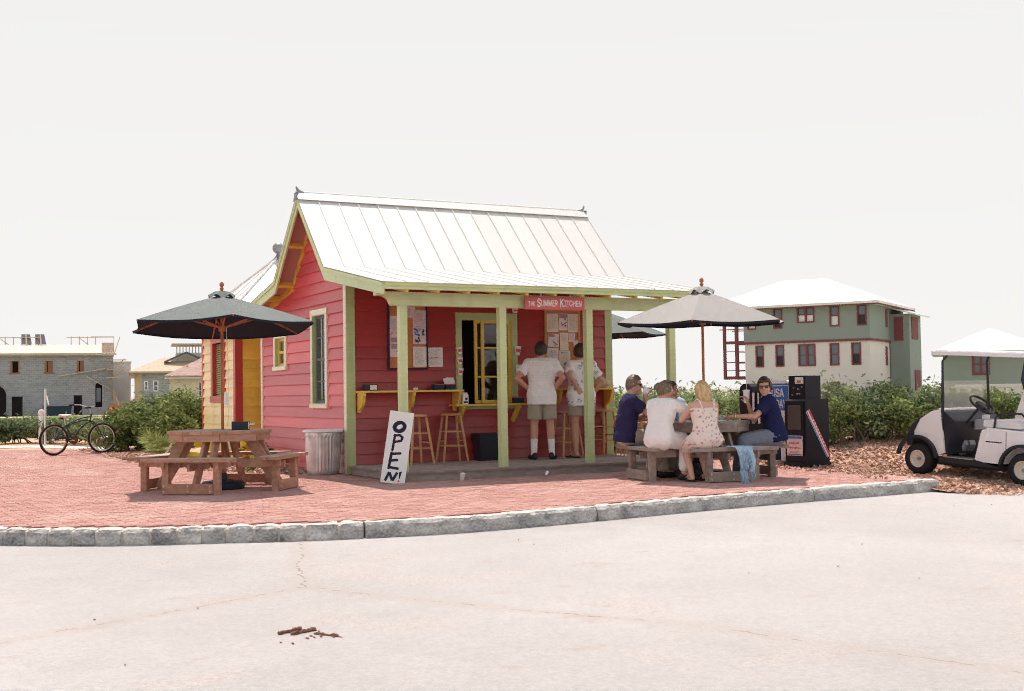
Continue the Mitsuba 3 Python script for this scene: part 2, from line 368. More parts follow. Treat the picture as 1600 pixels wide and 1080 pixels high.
def chips(name, poly, zf, n, label, parent=None, big=1.0, seed=1):
    r = np.random.RandomState(seed)
    x0, y0, x1, y1 = poly.bounds
    P = np.stack([r.uniform(x0, x1, n * 6), r.uniform(y0, y1, n * 6)], 1)
    P = P[shapely.contains_xy(poly, P[:, 0], P[:, 1])][:n]; n = len(P)
    L = r.uniform(0.014, 0.05, n) * big; W = L * r.uniform(0.3, 0.7, n); H = r.uniform(0.004, 0.012, n)
    yaw = r.uniform(0, 6.3, n); tx, ty = r.normal(0, .45, n), r.normal(0, .45, n)
    c, s = np.cos(yaw), np.sin(yaw)
    ax = np.stack([c, s, tx], 1); ax /= np.linalg.norm(ax, axis=1, keepdims=True)
    ay = np.stack([-s, c, ty], 1); ay /= np.linalg.norm(ay, axis=1, keepdims=True)
    az = np.cross(ax, ay)
    C = np.stack([P[:, 0], P[:, 1], zf(P[:, 0], P[:, 1]) + 0.008], 1)
    V = np.stack([C + ax * L[:, None] + az * H[:, None], C - ax * L[:, None] * .9 + az * H[:, None], C + ay * W[:, None] + az * H[:, None] * 1.4, C - ay * W[:, None] + az * H[:, None] * .6, C - az * 0.02], 1)
    F = np.array([[0, 2, 1], [0, 1, 3], [0, 4, 2], [2, 4, 1], [1, 4, 3], [3, 4, 0]])
    g = M(); g.V = [V.reshape(-1, 3)]; g.F = [(F[None] + np.arange(n)[:, None, None] * 5).reshape(-1, 3)]
    g.U = [np.repeat(np.clip(r.normal(.5, .27, n), 0, 1), 5)]; g.n = n * 5
    return tag(obj(name, g, 'mulch_chip', parent), label, None if parent else 'mulch', None, 'stuff')
near = MULCH.buffer(.46).difference(PLAZA.buffer(.02)).intersection(sbox(5.6, -7.5, 15.5, 7))
chips('wood_chip', near, mulch_z, 52000, 'reddish brown bark mulch chips covering the sloping bed', 'mulch_bed', 1.15, 3)
bed1 = Polygon([(-2.0, 13.2), (-1.96, 5.98), (-1.5, 2.6), (-0.62, 0.62), (-0.04, 0.5), (-0.04, 5.4), (-0.25, 5.5), (-0.3, 9), (-1, 13.4)])
chips('wood_chip', bed1, lambda x, y: x * 0 - 0.016, 9000, 'brown mulch chips in the narrow bed along the shop', 'planting_soil', 1.3, 4)
scat = Polygon([(5.3, -5.7), (5.86, -4.6), (5.98, -3.6), (6.0, -1.5), (5.5, -2.2), (5.55, -4.6), (5.0, -5.6)])
chips('wood_chip', scat, lambda x, y: x * 0, 260, 'bark chips strayed over the paving edge', 'brick_paving', .8, 5)

# bricks: real ones, running bond; the nearest 300 are parts, the rest one mesh
BW, BD, JT = 0.205, 0.102, 0.007
rows = []
ang = math.radians(3.0)
RB = np.array([[math.cos(ang), -math.sin(ang)], [math.sin(ang), math.cos(ang)]])
ii, jj = np.meshgrid(np.arange(-90, 90), np.arange(-120, 180))
cx_ = (ii + 0.5 * (jj % 2)) * BW; cy_ = jj * BD
BC = np.stack([cx_.ravel(), cy_.ravel()], 1) @ RB.T + np.array([-1.0, -1.0])
inpl = PLAZA.buffer(-0.035).difference(sbox(-0.02, -2.06, 4.78, 4.6))
corn = [(sx * BW / 2, sy * BD / 2) for sx in (-1, 1) for sy in (-1, 1)]
ok = np.ones(len(BC), bool)
for cxy in corn:
    q = BC + np.array(cxy) @ RB.T
    ok &= shapely.contains_xy(inpl, q[:, 0], q[:, 1])
rel = BC - EYE[:2]; dep = rel @ np.array([0.4656, 0.885]); lat = rel @ np.array([0.885, -0.4656])
ok &= (dep > 3) & (np.abs(lat / dep) < 0.85)
BC, dep, lat = BC[ok], dep[ok], lat[ok]
r = np.random.RandomState(8)
bt = np.clip(0.5 + r.normal(0, .2, len(BC)), 0, 1)
bz = r.normal(0, 0.0013, len(BC)); tilt = r.normal(0, .008, (len(BC), 2)); yaw = r.normal(0, .012, len(BC))
def brick_mesh(sel):
    n = len(sel); a = yaw[sel] + ang
    ex = np.stack([np.cos(a), np.sin(a), tilt[sel, 0]], 1) * (BW - JT) / 2; ey = np.stack([-np.sin(a), np.cos(a), tilt[sel, 1]], 1) * (BD - JT) / 2
    c = np.stack([BC[sel, 0], BC[sel, 1], bz[sel]], 1); ez = np.array([0, 0, .03])
    ch = 0.93
    top = [c + sx * ch * ex + sy * ch * ey for sx, sy in ((-1, -1), (1, -1), (1, 1), (-1, 1))]
    mid = [c + sx * ex + sy * ey - ez * .12 for sx, sy in ((-1, -1), (1, -1), (1, 1), (-1, 1))]
    bot = [c + sx * ex + sy * ey - ez for sx, sy in ((-1, -1), (1, -1), (1, 1), (-1, 1))]
    V = np.stack(top + mid + bot, 1)
    F = [[0, 1, 2], [0, 2, 3]]
    for k in range(4):
        l = (k + 1) % 4
        F += [[4 + k, 4 + l, l], [4 + k, l, k], [8 + k, 8 + l, 4 + l], [8 + k, 4 + l, 4 + k]]
    g = M(); g.V = [V.reshape(-1, 3)]; g.F = [(np.array(F)[None] + np.arange(n)[:, None, None] * 12).reshape(-1, 3)]
    g.U = [np.repeat(bt[sel], 12)]; g.n = 12 * n
    return g
inview = np.abs(lat / dep) < 0.415
order = np.argsort(np.where(inview, dep, 1e9))
for k in order[:300]: obj('brick', brick_mesh(np.array([k])), 'brick', 'brick_paving')
tag(obj('brick_field', brick_mesh(order[300:]), 'brick', 'brick_paving'), kind='stuff')

# kerb: rough cobbles round the bend, long granite lengths on the straight
tag('kerb', kind='structure')
def kerb_stone(t0, t1, wob, seed, tone, name='stone'):
    n = max(2, int((t1 - t0) / 0.035) + 1); ts = np.linspace(t0, t1, n)
    q, nn = kerb_at(ts)
    sec = [(0.0, -0.24), (-0.008, -0.13), (-0.008, -0.085), (0.0, -0.035), (0.022, -0.006), (0.055, 0.0), (0.10, 0.002), (0.125, -0.01), (0.128, -0.24)]
    r = np.random.RandomState(seed)
    V = []
    for k in range(n):
        e = 0.5 if k in (0, n - 1) else 0.0
        for (o, z) in sec:
            o2 = o + (0.016 * e if o < .06 else -0.012 * e); z2 = z - (0.014 * e if z > -0.05 else 0)
            w = meshkit.fbm(np.array([[ts[k] * 11 + seed, o * 20, z * 16.0]]), 3)[0] - .5
            p = q[k] + nn[k] * (o2 + wob * w)
            V.append((p[0], p[1], z2 + wob * .5 * w))
    m = len(sec); F = []
    for k in range(n - 1):
        for l in range(m):
            a, b = k * m + l, k * m + (l + 1) % m
            F.append([a, a + m, b + m, b])
    g = M(); g.add(V, F, tone)
    for e in (0, n - 1):
        base = e * m
        tri = [[base, base + l, base + l + 1] if e == 0 else [base, base + l + 1, base + l] for l in range(1, m - 1)]
        g.add(np.array(V), tri, tone)
    return obj(name, g, 'granite', 'kerb', smooth=False)
q0 = np.linalg.norm(np.asarray(KERB)[:, None] - 0, axis=2)
ts = np.linspace(0, KL - 0.01, 3000); kp, _ = kerb_at(ts)
tB = ts[np.argmin(np.abs(kp[:, 0] + 2.26) + np.abs(kp[:, 1] + 6.57))]; tM = ts[np.argmin(np.abs(kp[:, 0] - 0.30))]
pos = tB; k = 0
while pos > 0.5:
    w = 0.195 + 0.03 * rng.random() + (0.07 if k == 1 else 0)
    kerb_stone(pos - w, pos, 0.055, 100 + k, rng.random()); pos -= w + 0.026; k += 1
for a, b, s in ((tB + .02, tM - .008, 300), (tM + .008, (tM + KL) / 2 + .5, 301), ((tM + KL) / 2 + .516, KL - 0.02, 302)):
    kerb_stone(a, b, 0.045, s, 0.45 + .2 * rng.random(), 'granite_length')
q, nn = kerb_at(np.linspace(0.4, tB, 60)); V, F = [], []
for a, b in zip(q, nn):
    for o, z in ((0.014, -0.24), (0.014, -0.03), (0.05, -0.014), (0.11, -0.014)): V.append((*(a + b * o), z))
for k in range(59):
    for l in range(3): F.append([k * 4 + l, k * 4 + 4 + l, k * 4 + 5 + l, k * 4 + 1 + l])
g = M(); g.add(V, F); obj('mortar_bed', g, 'mortar', 'kerb')

# ------------------------------------------------------------------ the red shop
W, L, D = 4.63, 4.52, 1.85
YR, ZR, YK, ZK, YE, ZE = 1.33, 4.36, 1.27, 3.115, 3.61, 2.69
XL, XRt = -0.34, 4.97
PROF = [(YR - YE, ZE), (YR - YK, ZK), (YR, ZR), (YR + YK, ZK), (YR + YE, ZE)]
shop = thing('cottage_shop', 'small red clapboard shop with a white metal roof and a green porch', 'shop')

def clap(poly, o, es, nrm, z0, tone, lip=0.038, thin=0.005, exp=0.18):
    """One clapboard: a polygon in (s, z), proud at its lower edge."""
    o, es, nrm = (np.asarray(q, float) for q in (o, es, nrm)); g = M()
    for p in getattr(poly, 'geoms', [poly]):
        if p.geom_type != 'Polygon' or p.area < 2e-4: continue
        v, f = trimesh.creation.triangulate_polygon(p, engine='earcut')
        e1, e2 = v[f[0, 1]] - v[f[0, 0]], v[f[0, 2]] - v[f[0, 0]]
        if e1[0] * e2[1] - e1[1] * e2[0] < 0: f = f[:, ::-1]
        off = lip - (lip - thin) * np.clip((v[:, 1] - z0) / exp, 0, 1.1)
        P = o + v[:, :1] * es + np.stack([v[:, 0] * 0, v[:, 0] * 0, v[:, 1]], 1)
        flip = np.dot(np.cross(es, (0, 0, 1)), nrm) < 0
        fr = f[:, ::-1] if flip else f
        g.add(P + off[:, None] * nrm, fr, tone)
        c = np.array(p.exterior.coords)[:-1]; m = len(c)
        co = lip - (lip - thin) * np.clip((c[:, 1] - z0) / exp, 0, 1.1)
        A = o + c[:, :1] * es + np.stack([c[:, 0] * 0, c[:, 0] * 0, c[:, 1]], 1)
        V = np.vstack([A + co[:, None] * nrm, A]); F = [[k, k + m, (k + 1) % m + m, (k + 1) % m] for k in range(m)]
        g.add(V, F if not flip else [q[::-1] for q in F], tone)
    return g
def siding(parent, wall, o, es, nrm, mat_, first=0.111, exp=0.18):
    z0, z1 = wall.bounds[1], wall.bounds[3]
    k = math.floor((z0 - first) / exp)
    while first + k * exp < z1:
        a = first + k * exp
        s = wall.intersection(sbox(-50, a, 50, a + exp + 0.016))
        for p in getattr(s, 'geoms', [s]):
            if p.geom_type == 'Polygon' and p.area > 6e-4:
                obj('board', clap(p, o, es, nrm, a, rng.random(), exp=exp), mat_, parent)
        k += 1
def wallpanel(name, poly, o, es, nrm, mat_, parent, thick=0.06):
    g = M(); g.prism(poly, o, es, (0, 0, 1), -np.asarray(nrm, float) * thick)
    return obj(name, g, mat_, parent)

und = [(y, z - 0.13) for y, z in PROF]
gab = Polygon([(0, 0.0), (0, 2.96), (YR - YK, ZK - 0.13), (YR, ZR - 0.17), (YR + YK, ZK - 0.13), (L, 2.74 - 0.10), (L, 0)])
h1, h2 = sbox(0.853, 0.992, 1.656, 2.556), sbox(2.973, 1.642, 3.709, 2.284)
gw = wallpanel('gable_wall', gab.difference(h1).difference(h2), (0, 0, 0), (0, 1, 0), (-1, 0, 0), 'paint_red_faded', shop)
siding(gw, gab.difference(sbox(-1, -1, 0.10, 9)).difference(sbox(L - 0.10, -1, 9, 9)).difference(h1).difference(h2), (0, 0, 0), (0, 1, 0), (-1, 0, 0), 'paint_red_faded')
fac = sbox(0.06, 0.0, W, 3.02); door = sbox(1.774, 0.985, 2.862, 2.451)
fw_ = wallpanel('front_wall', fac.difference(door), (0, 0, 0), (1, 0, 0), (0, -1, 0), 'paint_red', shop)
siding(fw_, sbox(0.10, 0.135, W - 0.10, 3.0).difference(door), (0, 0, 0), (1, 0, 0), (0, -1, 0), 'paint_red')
gab2 = Polygon([(y, z) for y, z in gab.exterior.coords[:-1]])
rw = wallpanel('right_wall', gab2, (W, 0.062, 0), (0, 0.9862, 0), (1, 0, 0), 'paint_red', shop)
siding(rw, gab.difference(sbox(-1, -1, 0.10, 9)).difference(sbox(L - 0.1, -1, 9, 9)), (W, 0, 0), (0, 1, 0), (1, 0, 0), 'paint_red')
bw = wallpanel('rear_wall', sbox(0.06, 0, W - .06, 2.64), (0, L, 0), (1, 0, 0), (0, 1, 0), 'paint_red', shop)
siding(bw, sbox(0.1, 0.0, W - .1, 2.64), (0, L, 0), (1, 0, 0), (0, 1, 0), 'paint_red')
g = M(); g.bx(-0.036, 0.0, 0.0, 0.10, 0.0, 2.93); obj('corner_board', g, 'paint_cream', shop)
g = M(); g.bx(-0.036, 0.0, L - .10, L, 0, 2.64); obj('corner_board', g, 'paint_cream', shop)
g = M(); g.bx(-0.0355, 0.10, -0.036, -0.0005, 0, 2.95); obj('corner_board', g, 'paint_green_dark', shop)
g = M(); g.bx(W - .10, W + .036, -0.036, -0.0005, 0.13, 2.95); g.bx(W + .0005, W + .0355, 0, .10, 0, 2.95); obj('corner_board', g, 'paint_green_dark', shop)
# inside
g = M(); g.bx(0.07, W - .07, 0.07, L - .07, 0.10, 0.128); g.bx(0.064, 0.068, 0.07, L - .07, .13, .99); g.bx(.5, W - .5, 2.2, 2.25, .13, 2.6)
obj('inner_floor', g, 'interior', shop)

mat('sash_dark', (0.12, 0.13, 0.155), 0.5)
def window(parent, name, o, es, nrm, s0, s1, z0, z1, tw=0.085, trim='paint_green', sash='paint_green', face='paint_cream', nx=1, ny=2, rec=0.022, glass=True, sill=0.05, bar=0.022, mid=True):
    """A window in a hole (s0..s1, z0..z1): trim, jamb, sash with bars, panes."""
    o, es, nrm = (np.asarray(q, float) for q in (o, es, nrm)); up = np.array([0, 0, 1.0])
    def slab(g, a, b, c, d, n0, n1): g.obox(o + es * (a + b) / 2 + up * (c + d) / 2 + nrm * (n0 + n1) / 2, es * (b - a) / 2, up * (d - c) / 2, nrm * (n1 - n0) / 2)
    w = newkey(parent + '__' + name)
    g = M(); slab(g, s0, s0 + tw, z0, z1, -.02, .042); slab(g, s1 - tw, s1, z0, z1, -.02, .042)
    slab(g, s0 + tw, s1 - tw, z1 - tw, z1, -.02, .041); slab(g, s0 - .02, s1 + .02, z0 - .012, z0 + sill, -.02, .06)
    obj('frame', g, face, w)
    a, b, c, d = s0 + tw, s1 - tw, z0 + sill, z1 - tw
    g = M(); slab(g, a - .004, a + .014, c, d, -rec - .05, .035); slab(g, b - .014, b + .004, c, d, -rec - .05, .035)
    slab(g, a, b, d - .014, d + .004, -rec - .05, .034); slab(g, a, b, c - .004, c + .014, -rec - .05, .034)
    obj('jamb', g, 'paint_green_dark', w)
    a, b, c, d = a + .014, b - .014, c + .014, d - .014
    fw = 0.045
    g = M(); slab(g, a, a + fw, c, d, -rec - .03, -rec); slab(g, b - fw, b, c, d, -rec - .03, -rec)
    slab(g, a + fw, b - fw, d - fw, d, -rec - .03, -rec - .002); slab(g, a + fw, b - fw, c, c + fw, -rec - .03, -rec - .002)
    if mid: slab(g, a + fw, b - fw, (c + d) / 2 - .022, (c + d) / 2 + .022, -rec - .03, -rec - .002)
    for k in range(1, nx): 
        s = a + (b - a) * k / nx; slab(g, s - bar / 2, s + bar / 2, c + fw, d - fw, -rec - .026, -rec - .004)
    for k in range(1, ny):
        z = c + (d - c) * k / ny
        if not (mid and abs(z - (c + d) / 2) < .03): slab(g, a + fw, b - fw, z - bar / 2, z + bar / 2, -rec - .025, -rec - .005)
    obj('sash', g, sash, w)
    if glass:
        g = M(); P = [o + es * s + up * z - nrm * (rec + .015) for s, z in ((a, c), (b, c), (b, d), (a, d))]
        g.add(P, [[0, 1, 2, 3]]); obj('pane', g, 'glass', w)
    return w
wk = window(gw, 'window', (0, 0, 0), (0, 1, 0), (-1, 0, 0), 0.853, 1.656, 0.992, 2.556, nx=2, ny=4, sash='sash_dark')
tag(wk, 'tall narrow dark window beside the porch corner')
g = M()
for z in np.arange(1.15, 2.4, 0.05): g.obox((0.155, 1.255, z), (0, .29, 0), (.018, 0, .012), (0.0005, 0, -.0008))
obj('blind', g, 'grey_metal', wk)
wk = window(gw, 'window', (0, 0, 0), (0, 1, 0), (-1, 0, 0), 2.973, 3.709, 1.642, 2.284, sash='trim_yellow', nx=2, ny=2)
tag(wk, 'small square window with a yellow sash near the rear corner')

# roof: sheathing, panels, ridge, barge boards, lookouts
slopes = [(PROF[1], PROF[2]), (PROF[3], PROF[2]), (PROF[0], PROF[1]), (PROF[4], PROF[3])]
roof = newkey(shop + '__roof')
g = M()
shp = Polygon([(y, z - 0.012) for y, z in PROF] + [(y, z - 0.055) for y, z in PROF[::-1]])
g.prism(shp, (XL + 0.03, 0, 0), (0, 1, 0), (0, 0, 1), (XRt - XL - 0.06, 0, 0))
mat('sheathing', (0.42, 0.20, 0.175), 0.85)
obj('sheathing', g, 'sheathing', roof)
NP = 16; pw = (XRt - XL) / NP
for si, (lo, hi) in enumerate(slopes):
    lo, hi = np.array(lo), np.array(hi); d = hi - lo; Ln = np.linalg.norm(d); d = d / Ln
    n2 = np.array([-d[1], d[0]]); n2 = n2 if n2[1] > 0 else -n2
    lift = 0.016 if si < 2 else 0.0
    for k in range(NP):
        a0, a1 = XL - 0.02 + k * pw * (XRt - XL + .04) / (XRt - XL), XL - 0.02 + (k + 1) * pw * (XRt - XL + .04) / (XRt - XL)
        s0 = -0.045 if si < 2 else -0.05; s1 = Ln - 0.03 if si < 2 else Ln + 0.03
        lf = lift + 0.003 * rng.random()
        P = lo + d * s0; Q = lo + d * s1
        g = M(); cy = (P + Q) / 2 + n2 * (lf - 0.003)
        g.obox(((a0 + a1) / 2, *cy), ((a1 - a0) / 2 - .001, 0, 0), (0, *(d * (s1 - s0) / 2)), (0, *(n2 * 0.004)), rng.random())
        g.obox((a1 - .007, *(cy + n2 * .012)), (0.005, 0, 0), (0, *(d * (s1 - s0) / 2)), (0, *(n2 * 0.012)), rng.random())
        if si < 2:
            w = cy - d * ((s1 - s0) / 2) - n2 * .004
            g.obox(((a0 + a1) / 2 - .01, *(w)), ((a1 - a0) / 2 - .02, 0, 0), (0, *(d * .004)), (0, *(n2 * 0.010)), 0.2)
        obj('panel', g, 'roof_metal', roof)
g = M()
for s in (-1, 1):
    d = np.array([s * YK, ZK - ZR]); d /= np.linalg.norm(d); n2 = np.array([-d[1], d[0]]); n2 = n2 if n2[1] > 0 else -n2
    c = np.array([YR, ZR]) + d * .065 + n2 * .052
    g.obox(((XL + XRt) / 2, *c), ((XRt - XL) / 2 + .03, 0, 0), (0, *(d * .085)), (0, *(n2 * .004)), .6)
g.tube([(XL - .03, YR, ZR + .062), (XRt + .03, YR, ZR + .062)], .020, 8)
obj('ridge_cap', g, 'roof_metal', roof)
for x, s in ((XL - .02, 1), (XRt + .02, -1)):
    g = M(); g.tube([(x + .13 * s, YR, ZR + .055), (x + .06 * s, YR, ZR + .07), (x + .02 * s, YR, ZR + .11), (x, YR, ZR + .155)], [.022, .030, .024, .012], 8)
    g.obox((x, YR, ZR - .0), (.012, 0, 0), (0, .07, 0), (0, 0, .06))
    obj('ridge_horn', g, 'grey_metal', roof, smooth=True)
def barge(x0, x1):
    s = 1 if x0 < 0 else -1
    P = [(y, z - 0.014) for y, z in PROF]
    poly = Polygon(P + [(y, z - 0.165 - (0.03 if i in (1, 3) else 0)) for i, (y, z) in reversed(list(enumerate(P)))])
    g = M(); g.prism(poly, (x0, 0, 0), (0, 1, 0), (0, 0, 1), (x1 - x0, 0, 0))
    poly2 = Polygon([(y, z - .001) for y, z in P] + [(y, z - 0.055) for y, z in P[::-1]])
    g.prism(poly2, (x0 - .018 * s, 0, 0), (0, 1, 0), (0, 0, 1), (.018 * s, 0, 0))
    return obj('barge_board', g, 'paint_green', roof)
barge(XL, XL + 0.03); barge(XRt, XRt - 0.03)
for x0, xw in ((XL + .032, -0.03), (W + .03, XRt - .032)):
    for sgn in (-1, 1):
        for fr in (.48, .96):
            y, z = YR + sgn * YK * fr, ZR + (ZK - ZR) * fr
            g = M(); g.beam((x0, y, z - .115), (xw, y, z - .115), .05, .10, up=(0, sgn * (ZR - ZK), YK)); obj('lookout', g, 'trim_yellow', roof)
        for fr in (.3, .62, .93):
            y, z = YR + sgn * (YK + (YE - YK) * fr), ZK + (ZE - ZK) * fr
            if sgn > 0 or y > -0.02:
                g = M(); g.beam((x0, y, z - .115), (xw, y, z - .115), .05, .10); obj('lookout', g, 'trim_yellow', roof)
P = [(y, z - 0.058) for y, z in PROF[1:]]
fri = Polygon(P + [(y, z - 0.09 - (0.02 if i == 2 else 0)) for i, (y, z) in reversed(list(enumerate(P)))])
g = M(); g.prism(fri.intersection(sbox(0.05, 0, L, 9)), (-0.045, 0, 0), (0, 1, 0), (0, 0, 1), (0.04, 0, 0)); obj('frieze_board', g, 'trim_yellow', roof)
# porch
porch = newkey(shop + '__porch')
YF = YR - YE
for k in range(11):
    x = 0.03 + k * 0.459 - .459 * (k == 99)
    g = M(); p, q = np.array((x, -0.02, 3.06 - .075)), np.array((x, YF + .035, ZE - .075))
    g.beam(p, q, .045, .13, tone=rng.random()); obj('rafter', g, 'trim_yellow', porch)
g = M(); g.bx(XL + .03, XRt - .03, YF - .002, YF + .028, ZE - .105, ZE - .012); g.bx(XL + .03, XRt - .03, YF - .024, YF - .003, ZE - .055, ZE - .006)
obj('fascia', g, 'paint_green', porch)
prof = [(XL + .06, 2.583), (XL + .06, 2.53)] + [(XL + .12 + .16 * math.sin(t), 2.41 + .12 * math.cos(t)) for t in np.linspace(0.2, 1.45, 8)] + [(XL + .30, 2.397)]
bp = prof + [(XRt - (x - XL), z) for x, z in prof[::-1]]
g = M(); g.prism(Polygon(bp), (0, -D + .07, 0), (1, 0, 0), (0, 0, 1), (0, -.14, 0)); obj('beam', g, 'paint_green', porch)
for x in (0.115, 1.645, 3.09, 4.576):
    g = M(); g.bx(x - .054, x + .054, -D - .054, -D + .054, 0.128, 2.398); obj('post', g, 'paint_green', porch)
yb, k = -2.085, 0
while yb < -0.03:
    g = M(); g.bx(-0.005 - (0 if k else .01), 4.80, yb, yb + .134, .10, .13 - .002 * rng.random(), rng.random()); obj('deck_board', g, 'deck_wood', porch); yb += .140; k += 1
g = M(); g.bx(0.02, 4.77, -2.06, -2.03, -.005, .099); g.bx(.02, .05, -2.03, -.04, -.005, .099); g.bx(4.74, 4.77, -2.03, -.04, -.005, .099)
obj('deck_skirt', g, 'deck_wood', porch)
# serving hatch
hat = newkey(fw_ + '__serving_hatch')
g = M(); g.bx(1.774, 1.872, -.045, .0, .985, 2.451); g.bx(2.77, 2.862, -.045, .0, .985, 2.451); g.bx(1.872, 2.77, -.044, .0, 2.347, 2.451)
g.bx(1.868, 1.88, -.04, .10, .985, 2.35); g.bx(2.762, 2.774, -.04, .10, .985, 2.35); g.bx(1.88, 2.762, -.04, .10, 2.338, 2.35)
obj('frame', g, 'paint_green_dark', hat)
def sashbars(x0, x1, y, zs, w=.05):
    g = M(); g.bx(x0, x0 + w, y, y + .03, 1.02, 2.338); g.bx(x1 - w, x1, y, y + .03, 1.02, 2.338)
    g.bx(x0 + w, x1 - w, y + .001, y + .029, 2.29, 2.338); g.bx(x0 + w, x1 - w, y + .001, y + .029, 1.02, 1.07)
    for z in zs: g.bx(x0 + w, x1 - w, y + .004, y + .026, z - .014, z + .014)
    return obj('sash', g, 'trim_yellow', hat)
sashbars(2.13, 2.68, .03, (1.44, 1.90)); sashbars(2.235, 2.762, -.004, (1.44, 1.90))
g = M(); g.add([(2.14, .044, 1.03), (2.66, .044, 1.03), (2.66, .044, 2.33), (2.14, .044, 2.33)], [[0, 1, 2, 3]]); obj('pane', g, 'glass', hat)
g = M(); g.bx(1.64, 2.90, -.31, -.03, .985, 1.013); obj('counter', g, 'trim_yellow', hat)
g = M(); g.bx(1.80, 2.84, -.05, -.031, .93, .984); obj('apron', g, 'paint_green_dark', hat)
for x in (1.79, 2.76):
    g = M(); g.beam((x, -.27, .985), (x, -.035, .74), .05, .075); obj('strut', g, 'trim_yellow', hat)
# eating shelves
def shelf(x0, x1, brs):
    s = newkey(fw_ + '__eating_shelf')
    g = M(); g.bx(x0, x1, -.325, -.03, 1.212, 1.240); obj('board', g, 'trim_yellow', s)
    pts = [(0, 0), (-.26, 0), (-.26, -.045)] + [(-.235 + .17 * (1 - math.cos(t)), -.06 - .19 * math.sin(t)) for t in np.linspace(0.1, 1.5, 7)] + [(-.06, -.30), (0, -.30)]
    for x in brs:
        g = M(); g.prism(Polygon(pts), (x - .022, -.034, 1.2115), (0, 1, 0), (0, 0, 1), (.044, 0, 0)); obj('bracket', g, 'trim_yellow', s)
shelf(0.105, 1.77, (0.15, .95, 1.72)); shelf(3.02, 4.55, (3.52, 4.50))
# ------------------------------------------------------------------ the yellow pavilion behind
mat('shutter_green', (0.52, 0.56, 0.30), 0.6)
mat('trim_cream', (0.72, 0.66, 0.47), 0.7)
pav = thing('garden_pavilion', 'yellow clapboard hut with dark red corner trim and a pointed roof behind the shop', 'hut')
PX0, PX1, PY0, PY1, PZ = -0.20, 2.25, 5.58, 8.18, 2.62
ho = sbox(6.33, 1.07, 7.40, 2.40)
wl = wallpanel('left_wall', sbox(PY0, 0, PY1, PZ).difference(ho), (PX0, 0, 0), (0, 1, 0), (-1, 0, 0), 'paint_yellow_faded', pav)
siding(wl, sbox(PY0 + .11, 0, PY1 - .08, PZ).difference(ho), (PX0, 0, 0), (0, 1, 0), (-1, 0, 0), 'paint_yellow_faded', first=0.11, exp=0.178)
wf = wallpanel('front_wall', sbox(PX0 + .06, 0, PX1, PZ), (0, PY0, 0), (1, 0, 0), (0, -1, 0), 'paint_yellow', pav)
siding(wf, sbox(PX0 + .11, 0, PX1 - .1, PZ), (0, PY0, 0), (1, 0, 0), (0, -1, 0), 'paint_yellow', first=0.11, exp=0.178)
wr = wallpanel('right_wall', sbox(PY0 + .06, 0, PY1, PZ), (PX1, 0, 0), (0, 1, 0), (1, 0, 0), 'paint_yellow', pav)
siding(wr, sbox(PY0 + .1, 0, PY1 - .1, PZ), (PX1, 0, 0), (0, 1, 0), (1, 0, 0), 'paint_yellow', first=0.11, exp=0.178)
wallpanel('rear_wall', sbox(PX0 + .06, 0, PX1 - .06, PZ), (0, PY1, 0), (1, 0, 0), (0, 1, 0), 'paint_yellow', pav)
for args in ((PX0 - .036, PX0, PY0, PY0 + .11), (PX0 - .0355, PX0 + .11, PY0 - .036, PY0 - .0005), (PX0 - .036, PX0, PY1 - .08, PY1), (PX1 - .1, PX1 + .036, PY0 - .036, PY0 - .0005)):
    g = M(); g.bx(*args, 0, PZ); obj('corner_board', g, 'trim_red', pav)
wk = newkey(wl + '__window')
g = M(); g.bx(PX0 - .045, PX0 + .0, 7.26, 7.40, 1.07, 2.40); g.bx(PX0 - .045, PX0, 6.33, 6.46, 1.07, 2.40); g.bx(PX0 - .044, PX0, 6.46, 7.26, 2.26, 2.40); g.bx(PX0 - .06, PX0, 6.30, 7.43, 1.07, 1.20)
g.bx(PX0 - .04, PX0 + .09, 7.25, 7.262, 1.2, 2.26); g.bx(PX0 - .04, PX0 + .09, 6.458, 6.47, 1.2, 2.26)
obj('frame', g, 'trim_red', wk)
for k, z in enumerate(np.arange(1.22, 2.25, .044)):
    g = M(); g.obox((PX0 + .05, 6.86, z), (0, .39, 0), (.020, 0, .014), (.002, 0, -.003)); obj('slat', g, 'shutter_green', wk)
g = M(); g.bx(PX0 + .085, PX0 + .10, 6.47, 7.25, 1.2, 2.26); obj('backing', g, 'interior', wk)
prf = newkey(pav + '__roof')
ap = np.array([(PX0 + PX1) / 2, (PY0 + PY1) / 2, 4.02]); e0 = 0.36
cor = [np.array(c) for c in ((PX0 - e0, PY0 - e0, 2.60), (PX1 + e0, PY0 - e0, 2.60), (PX1 + e0, PY1 + e0, 2.60), (PX0 - e0, PY1 + e0, 2.60))]
for k in range(4):
    a, b = cor[k], cor[(k + 1) % 4]; nn = 6
    for j in range(nn):
        p, q = a + (b - a) * j / nn, a + (b - a) * (j + 1) / nn
        # each strip runs straight up the slope and is cut by the hips
        m_ = (b - a) / np.linalg.norm(b - a); mid = (a + b) / 2; up = ap - mid
        def lim(s): return 1 - abs(s) / (np.linalg.norm(b - a) / 2)
        s0, s1 = np.dot(p - mid, m_), np.dot(q - mid, m_)
        V = [p, q, mid + m_ * s1 + up * lim(s1), mid + m_ * s0 + up * lim(s0)]
        nn_ = np.cross(m_, up); nn_ /= np.linalg.norm(nn_); nn_ = nn_ if nn_[2] > 0 else -nn_
        g = M(); g.add(np.vstack([V, np.array(V) - nn_ * .03]), [[0, 1, 2, 3], [7, 6, 5, 4], [0, 4, 5, 1], [1, 5, 6, 2], [2, 6, 7, 3], [3, 7, 4, 0]], rng.random())
        if 0 < j: g.beam(p + nn_ * .006, V[3] + nn_ * .006, .010, .012, up=nn_, tone=rng.random())
        obj('panel', g, 'roof_metal', prf)
